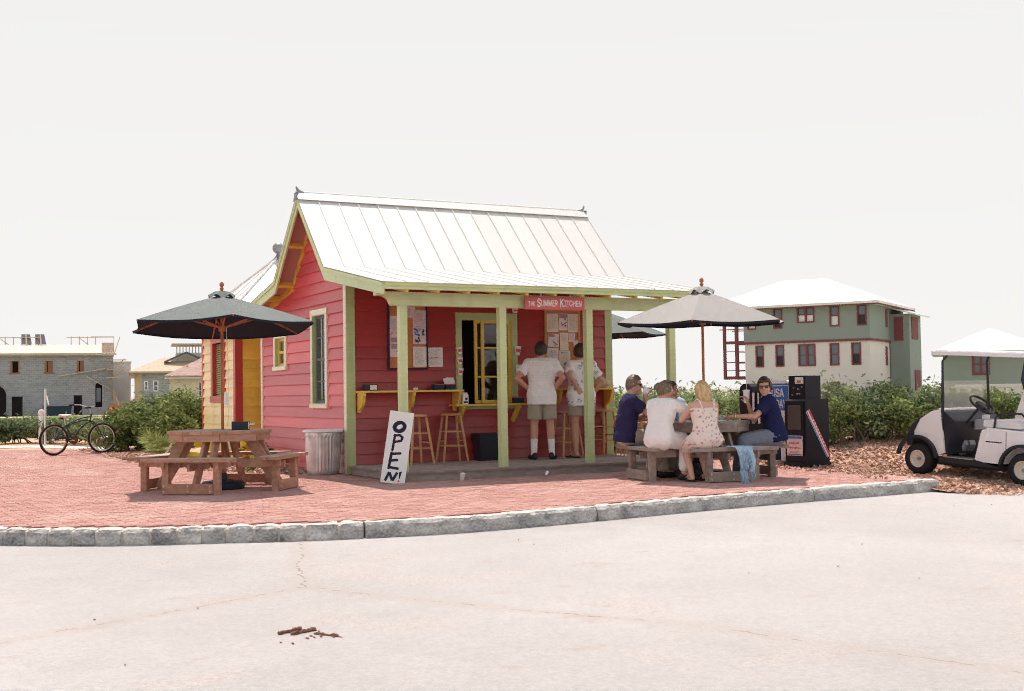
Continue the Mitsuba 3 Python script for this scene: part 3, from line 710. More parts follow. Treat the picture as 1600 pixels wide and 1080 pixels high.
for k in range(4):
    g = M(); g.tube([cor[k] + (0, 0, .02), ap + (0, 0, .02)], .022, 6); obj('hip_cap', g, 'roof_metal', prf)
    a, b = cor[k], cor[(k + 1) % 4]; c = (a + b) / 2
    g = M(); g.beam(a - (0, 0, .09), b - (0, 0, .09), .03, .14); obj('fascia', g, 'trim_red', prf)
g = M(); g.bx(cor[0][0] + .02, cor[2][0] - .02, cor[0][1] + .02, cor[2][1] - .02, 2.56, 2.585); obj('soffit', g, 'trim_cream', prf)
g = M(); g.lathe([(.12, -.06), (.05, .03), (.04, .06), (.0, .06)], ap, 16); g.lathe([(.035, .05), (.03, .12), (.0, .12)], ap, 12); g.ball(ap + (0, 0, .19), .115, 3); obj('ball_finial', g, 'grey_metal', prf, smooth=True)

# ------------------------------------------------------------------ far buildings
mat('far_green', (0.25, 0.292, 0.272), 0.8)
mat('far_white', (0.66, 0.62, 0.60), 0.85)
mat('far_trim', (0.19, 0.058, 0.066), 0.7)
mat('far_dark', (0.045, 0.04, 0.05), 0.7)
mat('pane_dark', (0.09, 0.10, 0.13), 0.06, spec=0.8)
mat('pane_light', (0.78, 0.80, 0.82), 0.3)
mat('far_cream', (0.66, 0.58, 0.45), 0.85)
mat('tan', (0.50, 0.38, 0.26), 0.85); mat('buck_wood', (0.30, 0.155, 0.10), 0.85)
mat('slate', (0.11, 0.12, 0.16), 0.7)
def cmu_fn(p, n, uv):
    s = p.x * 0.985 + p.y * -0.17; row = dr.floor(p.z / 0.2)
    u = s / 0.4 + 0.5 * (row - 2 * dr.floor(row / 2)); fu, fz = u - dr.floor(u), p.z / 0.2 - row
    j = smoothstep(0.02, 0.05, dr.minimum(fu, 1 - fu)) * smoothstep(0.04, 0.1, dr.minimum(fz, 1 - fz))
    c = mix((0.24, 0.25, 0.28), (0.40, 0.41, 0.44), 0.55 * cell_rand(dr.floor(u), row) + 0.6 * (fbm(p.x * .5, p.z * .8, p.y * .5, 3) - .25))
    return mix((0.40, 0.405, 0.42), c, j)
mat('block_wall', proc(cmu_fn), 0.95)
def ply_fn(p, n, uv):
    return mix((0.64, 0.55, 0.46), (0.78, 0.70, 0.61), fbm(p.x * .8, p.y * .8, p.z * 1.5, 3) + .3 * (uv.x - .5))
mat('plywood', proc(ply_fn), 0.9)
def shingle_fn(p, n, uv):
    return mix((0.30, 0.19, 0.17), (0.50, 0.37, 0.34), noise(p.x * 5, p.y * 5, p.z * 12))
mat('shingle', proc(shingle_fn), 0.9)

class Site:
    """A frame for a far building: a runs along its front, b backwards, z up."""
    def __init__(s, o, ea):
        s.o = np.array([o[0], o[1], 0.0]); e = np.array([ea[0], ea[1], 0.0]); s.a = e / np.linalg.norm(e); s.b = np.array([-s.a[1], s.a[0], 0])
        if np.dot(s.b, s.o - EYE * (1, 1, 0)) < 0: s.b = -s.b
    def p(s, a, b, z): return s.o + s.a * a + s.b * b + np.array([0, 0, z])
    def box(s, g, a0, a1, b0, b1, z0, z1, tone=.5):
        return g.obox(s.p((a0 + a1) / 2, (b0 + b1) / 2, (z0 + z1) / 2), s.a * (a1 - a0) / 2, s.b * (b1 - b0) / 2, (0, 0, (z1 - z0) / 2), tone)
    def part(s, parent, name, mt, *boxes):
        g = M()
        for q in boxes: s.box(g, *q)
        return obj(name, g, mt, parent)
    def wall(s, parent, name, mt, a0, a1, z0, z1, holes=(), b=0.0, t=0.2):
        poly = sbox(a0, z0, a1, z1)
        for h in holes: poly = poly.difference(sbox(h[0], h[2], h[1], h[3]))
        g = M(); g.prism(poly, s.p(0, b, 0), s.a, (0, 0, 1), s.b * t); return obj(name, g, mt, parent)
    def sidewall(s, parent, name, mt, b0, b1, z0, z1, holes=(), a=0.0, t=0.2):
        poly = sbox(b0, z0, b1, z1)
        for h in holes: poly = poly.difference(sbox(h[0], h[2], h[1], h[3]))
        g = M(); g.prism(poly, s.p(a, 0, 0), s.b, (0, 0, 1), s.a * t); return obj(name, g, mt, parent)
    def window(s, parent, a0, a1, z0, z1, trim='far_trim', pane='pane_dark', b=0.0, fr=.09, bars=1, double=False, half=None):
        w = newkey(parent + '__window')
        bx_ = [(a0, a0 + fr, b - .05, b + .12, z0, z1), (a1 - fr, a1, b - .05, b + .12, z0, z1), (a0 + fr, a1 - fr, b - .049, b + .119, z1 - fr, z1), (a0 + fr, a1 - fr, b - .06, b + .119, z0, z0 + fr)]
        if double: bx_.append(((a0 + a1) / 2 - .06, (a0 + a1) / 2 + .06, b - .04, b + .118, z0 + fr, z1 - fr))
        s.part(w, 'frame', trim, *bx_)
        zm = (z0 + z1) / 2
        if half: 
            s.part(w, 'sash', pane, (a0 + fr, a1 - fr, b + .06, b + .09, zm, z1 - fr)); s.part(w, 'opening', half, (a0 + fr, a1 - fr, b + .10, b + .13, z0 + fr, zm - .001))
        else: s.part(w, 'pane', pane, (a0 + fr, a1 - fr, b + .06, b + .09, z0 + fr, z1 - fr))
        if bars: s.part(w, 'rail', trim, (a0 + fr, a1 - fr, b + .03, b + .058, zm - .035, zm + .035))
        return w
def hiproof(s, parent, name, mt, a0, a1, b0, b1, ze, zr, r0, r1, bm, th=.16):
    c = [s.p(a0, b0, ze), s.p(a1, b0, ze), s.p(a1, b1, ze), s.p(a0, b1, ze)]; R0, R1 = s.p(r0, bm, zr), s.p(r1, bm, zr)
    V = c + [R0, R1] + [q - (0, 0, th) for q in c]
    F = [[0, 1, 5], [0, 5, 4], [1, 2, 5], [2, 3, 4], [2, 4, 5], [3, 0, 4], [6, 8, 7], [6, 9, 8]]
    for k in range(4): l = (k + 1) % 4; F += [[k, k + 6, l + 6], [k, l + 6, l]]
    g = M(); g.add(V, F); return obj(name, g, mt, parent)

# three-storey green and white house
s = Site((50.39, 41.07), (-0.52, 0.854))
hs = thing('three_storey_house', 'unfinished house with green upper floor over white lower floors and a white hipped roof', 'house')
low = [(7.08, 7.66), (5.67, 6.27), (3.55, 4.72), (1.99, 2.62), (0.58, 1.2)]; up = [(7.56, 8.18), (5.74, 6.37), (3.56, 4.74), (1.92, 2.56), (0.15, 0.78)]
gr_ = [(5.7, 6.3), (3.9, 4.5), (1.99, 2.6)]
hl = [(a, b, 2.63, 4.09) for a, b in low] + [(a, b, 0.1, 1.57) for a, b in gr_]; hu = [(a, b, 5.18 if b - a < 1 else 5.5, 6.58) for a, b in up]
s.wall(hs, 'lower_wall', 'far_white', 0, 8.4, -0.4, 4.27, hl); s.wall(hs, 'upper_wall', 'far_green', -0.05, 8.45, 4.27, 6.75, hu, b=-.05)
s.sidewall(hs, 'side_wall', 'far_white', 0, 9, -.4, 4.27, [(3.9, 4.4, 2.63, 3.9)], a=0); s.sidewall(hs, 'side_upper_wall', 'far_green', -.05, 9, 4.27, 6.75, [(3.9, 4.4, 5.2, 6.4)], a=-.05)
s.sidewall(hs, 'left_wall', 'far_white', 0, 9, -.4, 6.7, a=8.2)
s.part(hs, 'rear_wall', 'far_white', (0.2, 8.2, 8.8, 9, -.4, 6.7)); s.part(hs, 'inner_wall', 'interior', (.3, 8.1, 3.0, 3.1, -.4, 6.6))
s.part(hs, 'belt_course', 'far_trim', (-.12, 8.5, -.12, -.051, 4.19, 4.33), (-.12, -.051, -.05, 5, 4.19, 4.33))
for k, (a, b) in enumerate(low): s.window(hs, a, b, 2.63, 4.09, double=b - a > 1, half='far_dark' if k in (0, 1, 4) else None, pane='pane_dark')
for k, (a, b) in enumerate(up): s.window(hs, a, b, 5.18 if b - a < 1 else 5.5, 6.58, b=-.05, double=b - a > 1, half={0: 'pane_light', 1: 'far_dark', 2: 'pane_light', 3: 'pane_light', 4: 'far_dark'}.get(k))  # pale lower slabs are painted as bright sky showing through the window
for a, b in gr_: s.window(hs, a, b, 0.1, 1.57)
s.part(hs, 'shutter', 'far_trim', (-.09, -.052, 3.9, 4.4, 5.2, 6.4)); s.part(hs, 'shutter', 'far_trim', (-.04, .0, 3.9, 4.4, 2.63, 3.9))
hiproof(s, hs, 'roof', 'roof_metal', -0.75, 11.2, -0.7, 9.6, 6.72, 8.75, 4.0, 7.2, 4.4)
s.part(hs, 'eave_board', 'far_trim', (-.74, 11.2, -.69, -.66, 6.47, 6.6)); s.part(hs, 'eave_board', 'far_trim', (-.74, -.71, -.69, 9.6, 6.47, 6.6))
wg = newkey(hs + '__rear_wing')
s.part(wg, 'wall', 'far_green', (-1.35, -.06, 5.0, 8.4, -.4, 6.1)); s.part(wg, 'window', 'far_trim', (-.95, -.35, 4.94, 5.02, 4.3, 5.9)); s.part(wg, 'window', 'far_trim', (-1.4, -1.3, 5.6, 7.4, 4.4, 5.9)); s.part(wg, 'door', 'far_trim', (-1.4, -1.3, 6.2, 7.8, -.3, 2.3))
s.part(wg, 'opening', 'far_dark', (-1.2, -.2, 4.95, 5.03, -.3, 1.2))
g = M(); g.add([s.p(-1.9, 4.6, 6.05), s.p(-.1, 4.6, 6.6), s.p(-.1, 8.8, 6.6), s.p(-1.9, 8.8, 6.05)] + [s.p(-1.9, 4.6, 5.95), s.p(-.1, 4.6, 6.5), s.p(-.1, 8.8, 6.5), s.p(-1.9, 8.8, 5.95)], [[0, 1, 2, 3], [7, 6, 5, 4], [0, 4, 5, 1], [1, 5, 6, 2], [2, 6, 7, 3], [3, 7, 4, 0]]); obj('shed_roof', g, 'roof_metal', wg)
pf = newkey(hs + '__porch_frame')
for a in (9.0, 9.85):
    for b in (0.0, 2.4): s.part(pf, 'post', 'far_trim', (a - .09, a + .09, b - .09, b + .09, 1.85, 6.6))
for b in (0.0, 2.4):
    for z, h in ((1.95, .11), (4.35, .10), (2.45, .025), (3.0, .03), (3.75, .02), (5.25, .03)): s.part(pf, 'rail', 'far_trim', (8.45, 9.9 + (.3 if h < .05 and z > 5 else 0), b - .05, b + .05, z - h, z + h))

# green cottage on the far right
s = Site((48.3, 33.16), (math.sin(math.radians(47.8 + 90)), math.cos(math.radians(47.8 + 90))))
hc = thing('green_cottage', 'green walled cottage with a white pyramid roof behind the golf cart', 'house')
s.wall(hc, 'upper_wall', 'far_green', 0, 5.2, 1.2, 3.2, [(1.56, 2.5, 1.78, 3.02)], b=-.03); s.wall(hc, 'lower_wall', 'far_white', .02, 5.18, -.4, 1.2)
s.part(hc, 'side_wall', 'far_green', (0, .2, .2, 5, 1.2, 3.1)); s.part(hc, 'side_wall', 'far_green', (5.0, 5.2, .2, 5, 1.2, 3.1)); s.part(hc, 'base_wall', 'far_white', (.02, .2, .2, 5, -.4, 1.2)); s.part(hc, 'rear_wall', 'far_green', (.2, 5, 4.8, 5, 1.2, 3.1))
s.part(hc, 'belt_course', 'far_white', (-.04, 5.24, -.09, -.031, 1.08, 1.26))
s.window(hc, 1.56, 2.5, 1.78, 3.02, b=-.03, double=True, fr=.14)
hiproof(s, hc, 'roof', 'roof_metal', -.62, 5.85, -.65, 5.7, 3.15, 4.55, 2.55, 2.7, 2.5)

# grey block building under construction, far left
s = Site((13.65, 101.11), (-math.cos(math.radians(9.6)), math.sin(math.radians(9.6))))
hb = thing('block_building', 'grey concrete block building under construction with bare roof framing', 'building')
wins = [(8.2, 8.95, 3.7, 4.75), (5.3, 6.0, 3.7, 4.75), (2.6, 3.2, 3.8, 4.75)]; doors = [(7.9, 8.85, -.4, 1.5), (2.75, 3.5, -.4, 1.55), (1.0, 1.6, .4, 2.4)]
poly = sbox(0, -.5, 16, 5.45)
for h in wins + doors: poly = poly.difference(sbox(h[0], h[2], h[1], h[3]))
poly = poly.difference(unary_union([sbox(9.3, -.5, 11.2, 1.6), Point(10.25, 1.6).buffer(.95)])).difference(Point(1.3, 2.4).buffer(.3))
g = M(); g.prism(poly, s.p(0, 0, 0), s.a, (0, 0, 1), s.b * .3); obj('front_wall', g, 'block_wall', hb)
s.part(hb, 'side_wall', 'block_wall', (0, .3, .3, 9, -.5, 5.2)); s.part(hb, 'side_wall', 'block_wall', (15.7, 16, .3, 9, -.5, 5.2)); s.part(hb, 'rear_wall', 'block_wall', (.3, 15.7, 8.7, 9, -.5, 5.2)); s.part(hb, 'inner_wall', 'interior', (.4, 15.6, 2.5, 2.6, -.5, 5.0))
for k, (a, b, z0, z1) in enumerate(wins):
    w = newkey(hb + '__window'); s.part(w, 'buck', 'buck_wood', (a - .02, a + .10, -.03, .28, z0, z1), (b - .16, b + .02, -.03, .28, z0, z1), (a - .12, b + .12, -.04, .28, z0 - .16, z0 - .001))
    if k: s.part(w, 'board', 'buck_wood', (a + .1, b - .25, .10, .14, z0, z1))
for a, b, z0, z1 in doors[:2]: s.part(hb, 'door_post', 'far_dark', (a, a + .08, .05, .25, z0, z1))
s.part(hb, 'arch_panel', 'pane_dark', (1.1, 1.5, .1, .14, .9, 2.2)); s.part(hb, 'string_course', 'block_wall', (3.4, 13, -.05, -.001, 2.62, 2.72)); s.part(hb, 'bond_beam', 'concrete', (-.02, 16, -.03, .32, 5.2, 5.26))
for k in range(24): s.part(hb, 'rafter_tail', 'lumber', (-.1 + k * .62, .02 + k * .62, -.55, .4, 5.27, 5.44))
s.part(hb, 'fascia', 'lumber', (-.3, 16, -.62, -.56, 5.26, 5.42))
g = M(); g.add([s.p(1.0, -.62, 5.46), s.p(16, -.62, 5.46), s.p(16, 1.3, 6.3), s.p(1.0, 1.3, 6.3)] + [s.p(1.0, -.62, 5.43), s.p(16, -.62, 5.43), s.p(16, 1.3, 6.27), s.p(1.0, 1.3, 6.27)], [[0, 1, 2, 3], [7, 6, 5, 4], [0, 4, 5, 1], [1, 5, 6, 2], [2, 6, 7, 3], [3, 7, 4, 0]]); obj('roof_deck', g, 'plywood', hb)
for k in range(12): s.part(hb, 'skip_batten', 'lumber', (-.05, 1.02, -.6 + k * .2, -.5 + k * .2, 5.46 + k * .088, 5.53 + k * .088))
for k in range(13):
    a = 1.6 + k * 0.72
    if not 4.2 < a < 6.3: s.part(hb, 'stud', 'lumber', (a - .035, a + .035, 1.6, 1.68, 6.25, 7.05 + .1 * rng.random()))
s.part(hb, 'top_plate', 'lumber', (1.4, 4.2, 1.6, 1.7, 6.98, 7.05)); s.part(hb, 'top_plate', 'lumber', (6.4, 10.4, 1.6, 1.7, 6.95, 7.02)); s.part(hb, 'ridge_board', 'lumber', (-.1, 2.0, 1.6, 1.7, 7.0, 7.1)); s.part(hb, 'sill_plate', 'lumber', (1.0, 16, 1.5, 1.8, 6.2, 6.28))
for a in (2.2, 7.4, 9.2):
    g = M(); g.beam(s.p(a, 1.65, 6.3), s.p(a + .9, 1.65, 7.0), .06, .07); obj('brace', g, 'lumber', hb)
for a0, a1 in ((5.95, 6.9), (7.2, 8.1)):
    dk = newkey(hb + '__dormer')
    g = M(); g.add([s.p(a0, 1.2, 6.35), s.p(a1, 1.2, 6.35), s.p(a1 + .05, 1.9, 7.32), s.p(a0 + .2, 1.9, 7.32)] + [s.p(a0, 1.4, 6.35), s.p(a1, 1.4, 6.35), s.p(a1 + .05, 2.1, 7.32), s.p(a0 + .2, 2.1, 7.32)], [[0, 1, 2, 3], [7, 6, 5, 4], [0, 4, 5, 1], [1, 5, 6, 2], [2, 6, 7, 3], [3, 7, 4, 0]]); obj('panel', g, 'slate', dk)
    g = M(); g.beam(s.p(a0 + .45, 1.15, 6.3), s.p(a0 + .55, 1.85, 7.35), .12, .05); obj('rafter', g, 'lumber', dk)
for k in range(5):
    g = M(); g.beam(s.p(-.05, k * 1.5, 5.3), s.p(-.6, 1.7, 7.05) if k == 0 else s.p(-.05, 1.7 + k * .9, 7.0), .06, .12); obj('gable_rafter', g, 'lumber', hb)
for z, a1 in ((4.75, -1.2), (3.85, -1.5), (3.1, -.8)):
    sc = s.part(hb, 'scaffold_plank', 'lumber', (a1, .6, -1.2, -.4, z, z + .07))
g = M(); g.beam(s.p(.1, -.3, 4.1), s.p(4.7, -.25, 3.35), .2, .08); obj('leaning_board', g, 'lumber', hb)
g = M(); g.beam(s.p(.0, -.3, 1.9), s.p(2.4, -.25, 3.3), .16, .07); obj('leaning_board', g, 'lumber', hb)
for z0, z1 in ((3.9, 4.9), (3.1, 3.95)):
    g = M(); g.beam(s.p(-.05, -.7, z0), s.p(-1.0, -.7, z1), .08, .08); obj('scaffold_brace', g, 'lumber', hb)
mat('toilet_blue', (0.04, 0.17, 0.45), 0.4); mat('skip_teal', (0.014, 0.034, 0.06), 0.6); mat('safety_orange', (0.75, 0.14, 0.05), 0.6)
tl = thing('portable_toilet', 'blue portable toilet with a pale rounded roof at the left edge', 'toilet')
s.part(tl, 'cabin', 'toilet_blue', (9.8, 11.0, -3.2, -2.0, -.3, 1.75))
g = M(); g.prism(Polygon([(x, .28 * math.cos(x * 2.4)) for x in np.linspace(-.65, .65, 9)] + [(.65, -.06), (-.65, -.06)]), s.p(10.4, -3.3, 1.8), s.a, (0, 0, 1), s.b * 1.4); obj('roof', g, 'pane_light', tl)
sk = thing('rubbish_skip', 'dark teal rubbish skip in front of the grey block wall', 'skip')
g = M(); g.prism(Polygon([(3.75, -.3), (5.75, -.3), (6.0, .55), (3.6, .55)]), s.p(0, -2.5, 0), s.a, (0, 0, 1), s.b * 1.4); obj('tub', g, 'skip_teal', sk); s.part(sk, 'rim', 'skip_teal', (3.55, 6.05, -2.56, -2.5, .48, .58))
ob = thing('orange_barrier', 'orange safety barrier beside the corner of the block building', 'barrier')
s.part(ob, 'panel', 'safety_orange', (-.7, .3, -1.6, -1.5, -.2, .55)); s.part(ob, 'foot', 'safety_orange', (-.75, -.55, -1.8, -1.3, -.3, -.2), (.15, .35, -1.8, -1.3, -.3, -.2))
lb = thing('lumber_stack', 'tall brown boards leaning by the block building corner', 'boards')
for k in range(3):
    g = M(); g.beam(s.p(-.25 - k * .22, -.9, -.3), s.p(-.05 - k * .06, -.5, 2.2 - k * .3), .2, .06); obj('board', g, 'tan' if k < 2 else 'lumber', lb)

# pale concrete block, plywood-roofed house and cream cottage between
s = Site((14.64, 107.37), (math.cos(math.radians(9.6)), -math.sin(math.radians(9.6))))
h2_ = thing('white_building', 'plain pale grey windowless building beside the block building', 'building')
s.part(h2_, 'walls', 'far_white', (-.1, 1.72, 0, 8, -.4, 4.7)); s.part(h2_, 'parapet', 'concrete', (-.16, 1.78, -.06, 8.06, 4.7, 4.85))
s.part(h2_, 'lower_wing', 'far_white', (-.1, 2.1, -.8, 0, -.4, 1.0))
s = Site((14.76, 98.27), (math.cos(math.radians(10.4)), -math.sin(math.radians(10.4))))
h3 = thing('plywood_house', 'house under construction with bare plywood roof and an open lookout on top', 'house')
wh = [(1.15, 1.5, 1.9, 2.75), (1.95, 2.4, 1.8, 2.8)]
s.wall(h3, 'front_wall', 'block_wall', .95, 6.6, -.4, 3.5, wh); s.part(h3, 'tan_wall', 'tan', (0.3, .95, .02, .2, .9, 3.5)); s.part(h3, 'side_wall', 'block_wall', (0.3, .5, .2, 7, -.4, 3.5)); s.part(h3, 'rear_wall', 'block_wall', (.5, 6.6, 6.8, 7, -.4, 3.5))
s.part(h3, 'balcony', 'far_dark', (0.1, 3.0, -.6, 0, .62, .82)); s.part(h3, 'entry_wall', 'far_white', (.1, 4, -.5, -.01, -.4, .6))
for a, b, z0, z1 in wh: s.window(h3, a, b, z0, z1, trim='pane_light', pane='pane_dark', fr=.08)
mat('plywood_tan', (0.52, 0.41, 0.31), 0.9)
hiproof(s, h3, 'roof', 'plywood_tan', -.2, 7.6, -.7, 7.6, 3.65, 5.0, 2.8, 4.6, 3.4)
s.part(h3, 'wall_top', 'tan', (-.05, .3, -.3, .2, 3.0, 3.5))
lk = newkey(h3 + '__lookout')
s.part(lk, 'base', 'concrete', (4.1, 7.4, 2.4, 5.4, 4.4, 5.45))
for a in np.arange(4.15, 7.4, .29): s.part(lk, 'post', 'concrete', (a - .05, a + .05, 2.45, 2.6, 5.45, 6.15))
s.part(lk, 'cap', 'tan', (3.7, 7.7, 2.1, 5.8, 6.15, 6.33))
g = M(); pk = [s.p(3.0, 1.7, 4.55), s.p(5.0, 1.7, 5.45), s.p(7.0, 1.7, 4.55), s.p(3.0, 2.6, 4.55), s.p(5.0, 2.6, 5.45), s.p(7.0, 2.6, 4.55)]
for a, b in ((0, 1), (1, 2)): g.beam(pk[a], pk[b], .9, .16)
obj('dormer_roof', g, 'slate', lk)
s = Site((11.94, 69.22), (math.cos(math.radians(12)), -math.sin(math.radians(12))))
h4 = thing('cream_cottage', 'cream walled cottage with a brownish pink shingle roof seen above the shrubs', 'house')
s.wall(h4, 'front_wall', 'far_cream', .1, 4.6, -.4, 2.62, [(2.05, 2.35, 1.0, 2.3)]); s.part(h4, 'side_wall', 'far_cream', (.1, .3, .2, 5, -.4, 2.62)); s.part(h4, 'rear_wall', 'far_cream', (.3, 4.6, 4.8, 5, -.4, 2.62)); s.window(h4, 2.05, 2.35, 1.0, 2.3, trim='far_white')
hiproof(s, h4, 'roof', 'shingle', -.25, 5.2, -.4, 5.6, 2.72, 4.1, 2.5, 3.0, 2.4, .1)
s.part(h4, 'eave_board', 'far_white', (-.22, 5.1, -.38, -.35, 2.5, 2.6))

# ------------------------------------------------------------------ shrubs
def shrub(name, label, x, y, z, w, h, d, n, seed, leaf=0.05, mt='leaf', group=None, up=0.0, clumps=9, stems=4, cat='shrub'):
    r = np.random.RandomState(seed)
    t = thing(name, label, cat, group)
    cl = []
    for k in range(clumps):
        a = r.uniform(0, 6.28); rr = math.sqrt(r.uniform(0, 1)) * .62
        cl.append((rr * math.cos(a) * w / 2, rr * math.sin(a) * d / 2, h * r.uniform(.20, .78) * (1 - .25 * rr), r.uniform(.22, .36)))
    cl = np.array(cl)
    g = M()
    for k in range(stems):
        c = cl[r.randint(len(cl))]; o = np.array([r.normal(0, .08 * w), r.normal(0, .08 * d), -.05])
        g.tube([o + (x, y, z), o * .4 + np.array([c[0] * .5, c[1] * .5, c[2] * .5]) + (x, y, z), np.array(c[:3]) + (x, y, z)], [.022 * h, .014 * h, .006], 5)
    obj('stem', g, 'bark', t)
    ci = r.randint(0, len(cl), n)
    u = r.normal(size=(n, 3)); u /= np.linalg.norm(u, axis=1, keepdims=True)
    rad = cl[ci, 3:4] * (0.55 + 0.5 * r.uniform(size=(n, 1)) ** .5) * np.array([[w * .62, d * .62, h * .62]])
    P = cl[ci, :3] + u * rad
    spr = r.uniform(size=n) < .10
    P[spr] += np.stack([r.normal(0, .05 * w, spr.sum()), r.normal(0, .05 * d, spr.sum()), np.abs(r.normal(.07 * h, .09 * h, spr.sum()))], 1)
    P[:, 2] = np.maximum(P[:, 2], 0.02)
    nrm = u * .6 + r.normal(0, .6, (n, 3)) + np.array([0, 0, .5 + up]); nrm /= np.linalg.norm(nrm, axis=1, keepdims=True)
    ax = np.cross(nrm, r.normal(size=(n, 3))); ax /= np.linalg.norm(ax, axis=1, keepdims=True); ay = np.cross(nrm, ax)
    s_ = leaf * (.5 + 1.1 * r.uniform(0, 1, (n, 1)) ** 1.5)
    C = P + np.array([x, y, z])
    V = np.stack([C - ax * s_, C - ay * s_ * .42 + nrm * s_ * .10, C + ax * s_, C + ay * s_ * .42 + nrm * s_ * .10], 1)
    F = np.array([[0, 1, 2], [0, 2, 3]])
    shade = meshkit.noise(P * 2.6 + seed)
    tone = np.clip(.17 + .66 * r.uniform(size=n) ** 1.6 + .55 * (shade - .42), 0, 1)
    dead = r.uniform(size=n) < .012; tone[dead] = 1.0
    g = M(); g.V = [V.reshape(-1, 3)]; g.F = [(F[None] + np.arange(n)[:, None, None] * 4).reshape(-1, 3)]; g.U = [np.repeat(tone, 4)]; g.n = 4 * n
    tag(obj('foliage', g, mt, t), kind='stuff')
    return t
def palmetto(label, x, y, z, h, n, seed, group=None):
    r = np.random.RandomState(seed); t = thing('palmetto_plant', label, 'plant', group)
    for k in range(n):
        a = r.uniform(0, 6.28); el = r.uniform(.25, 1.2); L_ = h * r.uniform(.7, 1.1)
        dv = np.array([math.cos(a) * math.cos(el), math.sin(a) * math.cos(el), math.sin(el)])
        b = np.array([x, y, z]); tip = b + dv * L_ * .6
        g = M(); g.tube([b, b + dv * L_ * .3, tip], [.008, .007, .005], 4, r.uniform(.2, .7))
        side = np.cross(dv, [0, 0, 1]); side /= np.linalg.norm(side); upv = np.cross(side, dv)
        for j in range(11):
            f = (j - 5) / 5 * 1.25
            q = dv * math.cos(f) + side * math.sin(f); e = tip + q * L_ * .42 * (1 - .15 * abs(f)) - np.array([0, 0, .05 * L_])
            m_ = (tip + e) / 2; wv = np.cross(q, upv) * .016
            g.add([tip, m_ + wv, e, m_ - wv], [[0, 1, 2, 3]], r.uniform(.3, .95))
        obj('frond', g, 'leaf', t)
    return t

H = 'leafy shrubs of the hedge on the right'
for k, (x, y, z, w, h, lab) in enumerate([
    (6.68, -0.34, .02, 1.3, 1.15, 'light green shrub behind the people at the picnic table, left of the dark newspaper rack'), (6.9, -0.75, .06, 1.0, 1.0, 'low green shrub right behind the rounded dark newspaper rack'),
    (7.35, -0.75, .08, 1.2, 1.25, 'shrub behind the white and blue newspaper box'), (7.45, -1.45, .10, 1.15, 1.3, 'sprawling light leaved shrub directly behind the black newspaper box'),
    (7.7, -1.65, .12, 1.2, 1.2, 'bushy shrub showing just right of the black newspaper box'), (7.95, -2.0, .16, 1.2, 1.15, 'green shrub with a pale bare stem, second right of the black newspaper box'),
    (8.3, -2.12, .20, 1.2, 1.2, 'dark green shrub in the middle of the hedge above the mulch'), (8.65, -2.3, .22, 1.2, 1.15, 'dense shrub right of the middle of the hedge above the mulch'),
    (8.95, -2.6, .24, 1.2, 1.1, 'shrub just left of the golf cart windscreen'), (9.5, -2.6, .24, 1.3, 1.05, 'shrub seen through the golf cart windscreen'),
    (10.1, -2.65, .24, 1.3, 1.0, 'shrub seen behind the steering wheel of the golf cart'), (10.4, -3.0, .22, 1.3, .95, 'shrub seen above the seat of the golf cart'), (10.95, -3.2, .22, 1.4, .95, 'shrub at the right edge behind the golf cart seat')]):
    shrub('hedge_shrub', lab, x, y, float(mulch_z(np.array([[x]]), np.array([[y]]))[0, 0]) - .02, w * (.9 + .3 * rng.random()), h * (.66 + .30 * rng.random()), .95, 2700, 40 + k, .028 + .02 * rng.random(), 'leaf' if k % 3 else 'leaf_blue', H, .1, 9 + k % 4)
for k, (x, y, w, h, lab) in enumerate([(9.72, -.24, 1.6, 1.55, 'taller grey green shrub behind the hedge, below the right end of the white house wall'), (10.3, -.5, 1.6, 1.45, 'feathery grey green shrub behind the hedge, below the corner of the green and white house'),
    (11.1, -.6, 1.6, 1.5, 'dark rear shrub between the big house and the golf cart strut'), (12.2, -1.0, 1.8, 1.2, 'rear shrub below the green cottage wall'), (12.9, -1.3, 1.8, 1.2, 'rear shrub below the right end of the green cottage'),
    (7.6, 1.4, 1.5, 1.2, 'pale green shrub far behind the umbrella pole of the occupied table'), (8.4, 1.6, 1.5, 1.1, 'yellow green shrub behind the woman in the navy shirt')]):
    shrub('rear_shrub', lab, x, y, .30, w, h * .76, 1.2, 2200, 60 + k, .045, 'leaf_blue' if k < 5 else 'leaf', 'shrubs behind the hedge', .1, 10)
for k, (x, y, w, h, lab) in enumerate([(-1.3, 10.9, 1.7, 1.25, 'rounded grey green shrub right of the bicycle front wheel'), (-.9, 11.1, 1.8, 1.6, 'tall leafy shrub left of the yellow hut, above the palmetto'), (-.62, 10.6, 1.7, 1.7, 'dense dark green shrub in the middle of the clump left of the yellow hut'),
    (-.45, 9.6, 1.4, 1.75, 'leafy shrub touching the left corner of the yellow hut'), (-.34, 13.0, 2.0, 1.9, 'rear shrub of the clump, below the white building'), (.25, 13.2, 2.2, 2.2, 'tallest rear shrub of the clump, below the cream cottage'), (.8, 12.9, 1.8, 2.25, 'shrub whose top shows against the cream cottage, at the yellow hut corner')]):
    shrub('clump_shrub', lab, x, y, 0, w, h * .76, 1.5, 4200, 80 + k, .05, 'leaf', 'shrubs of the clump left of the yellow hut', .15, 13)
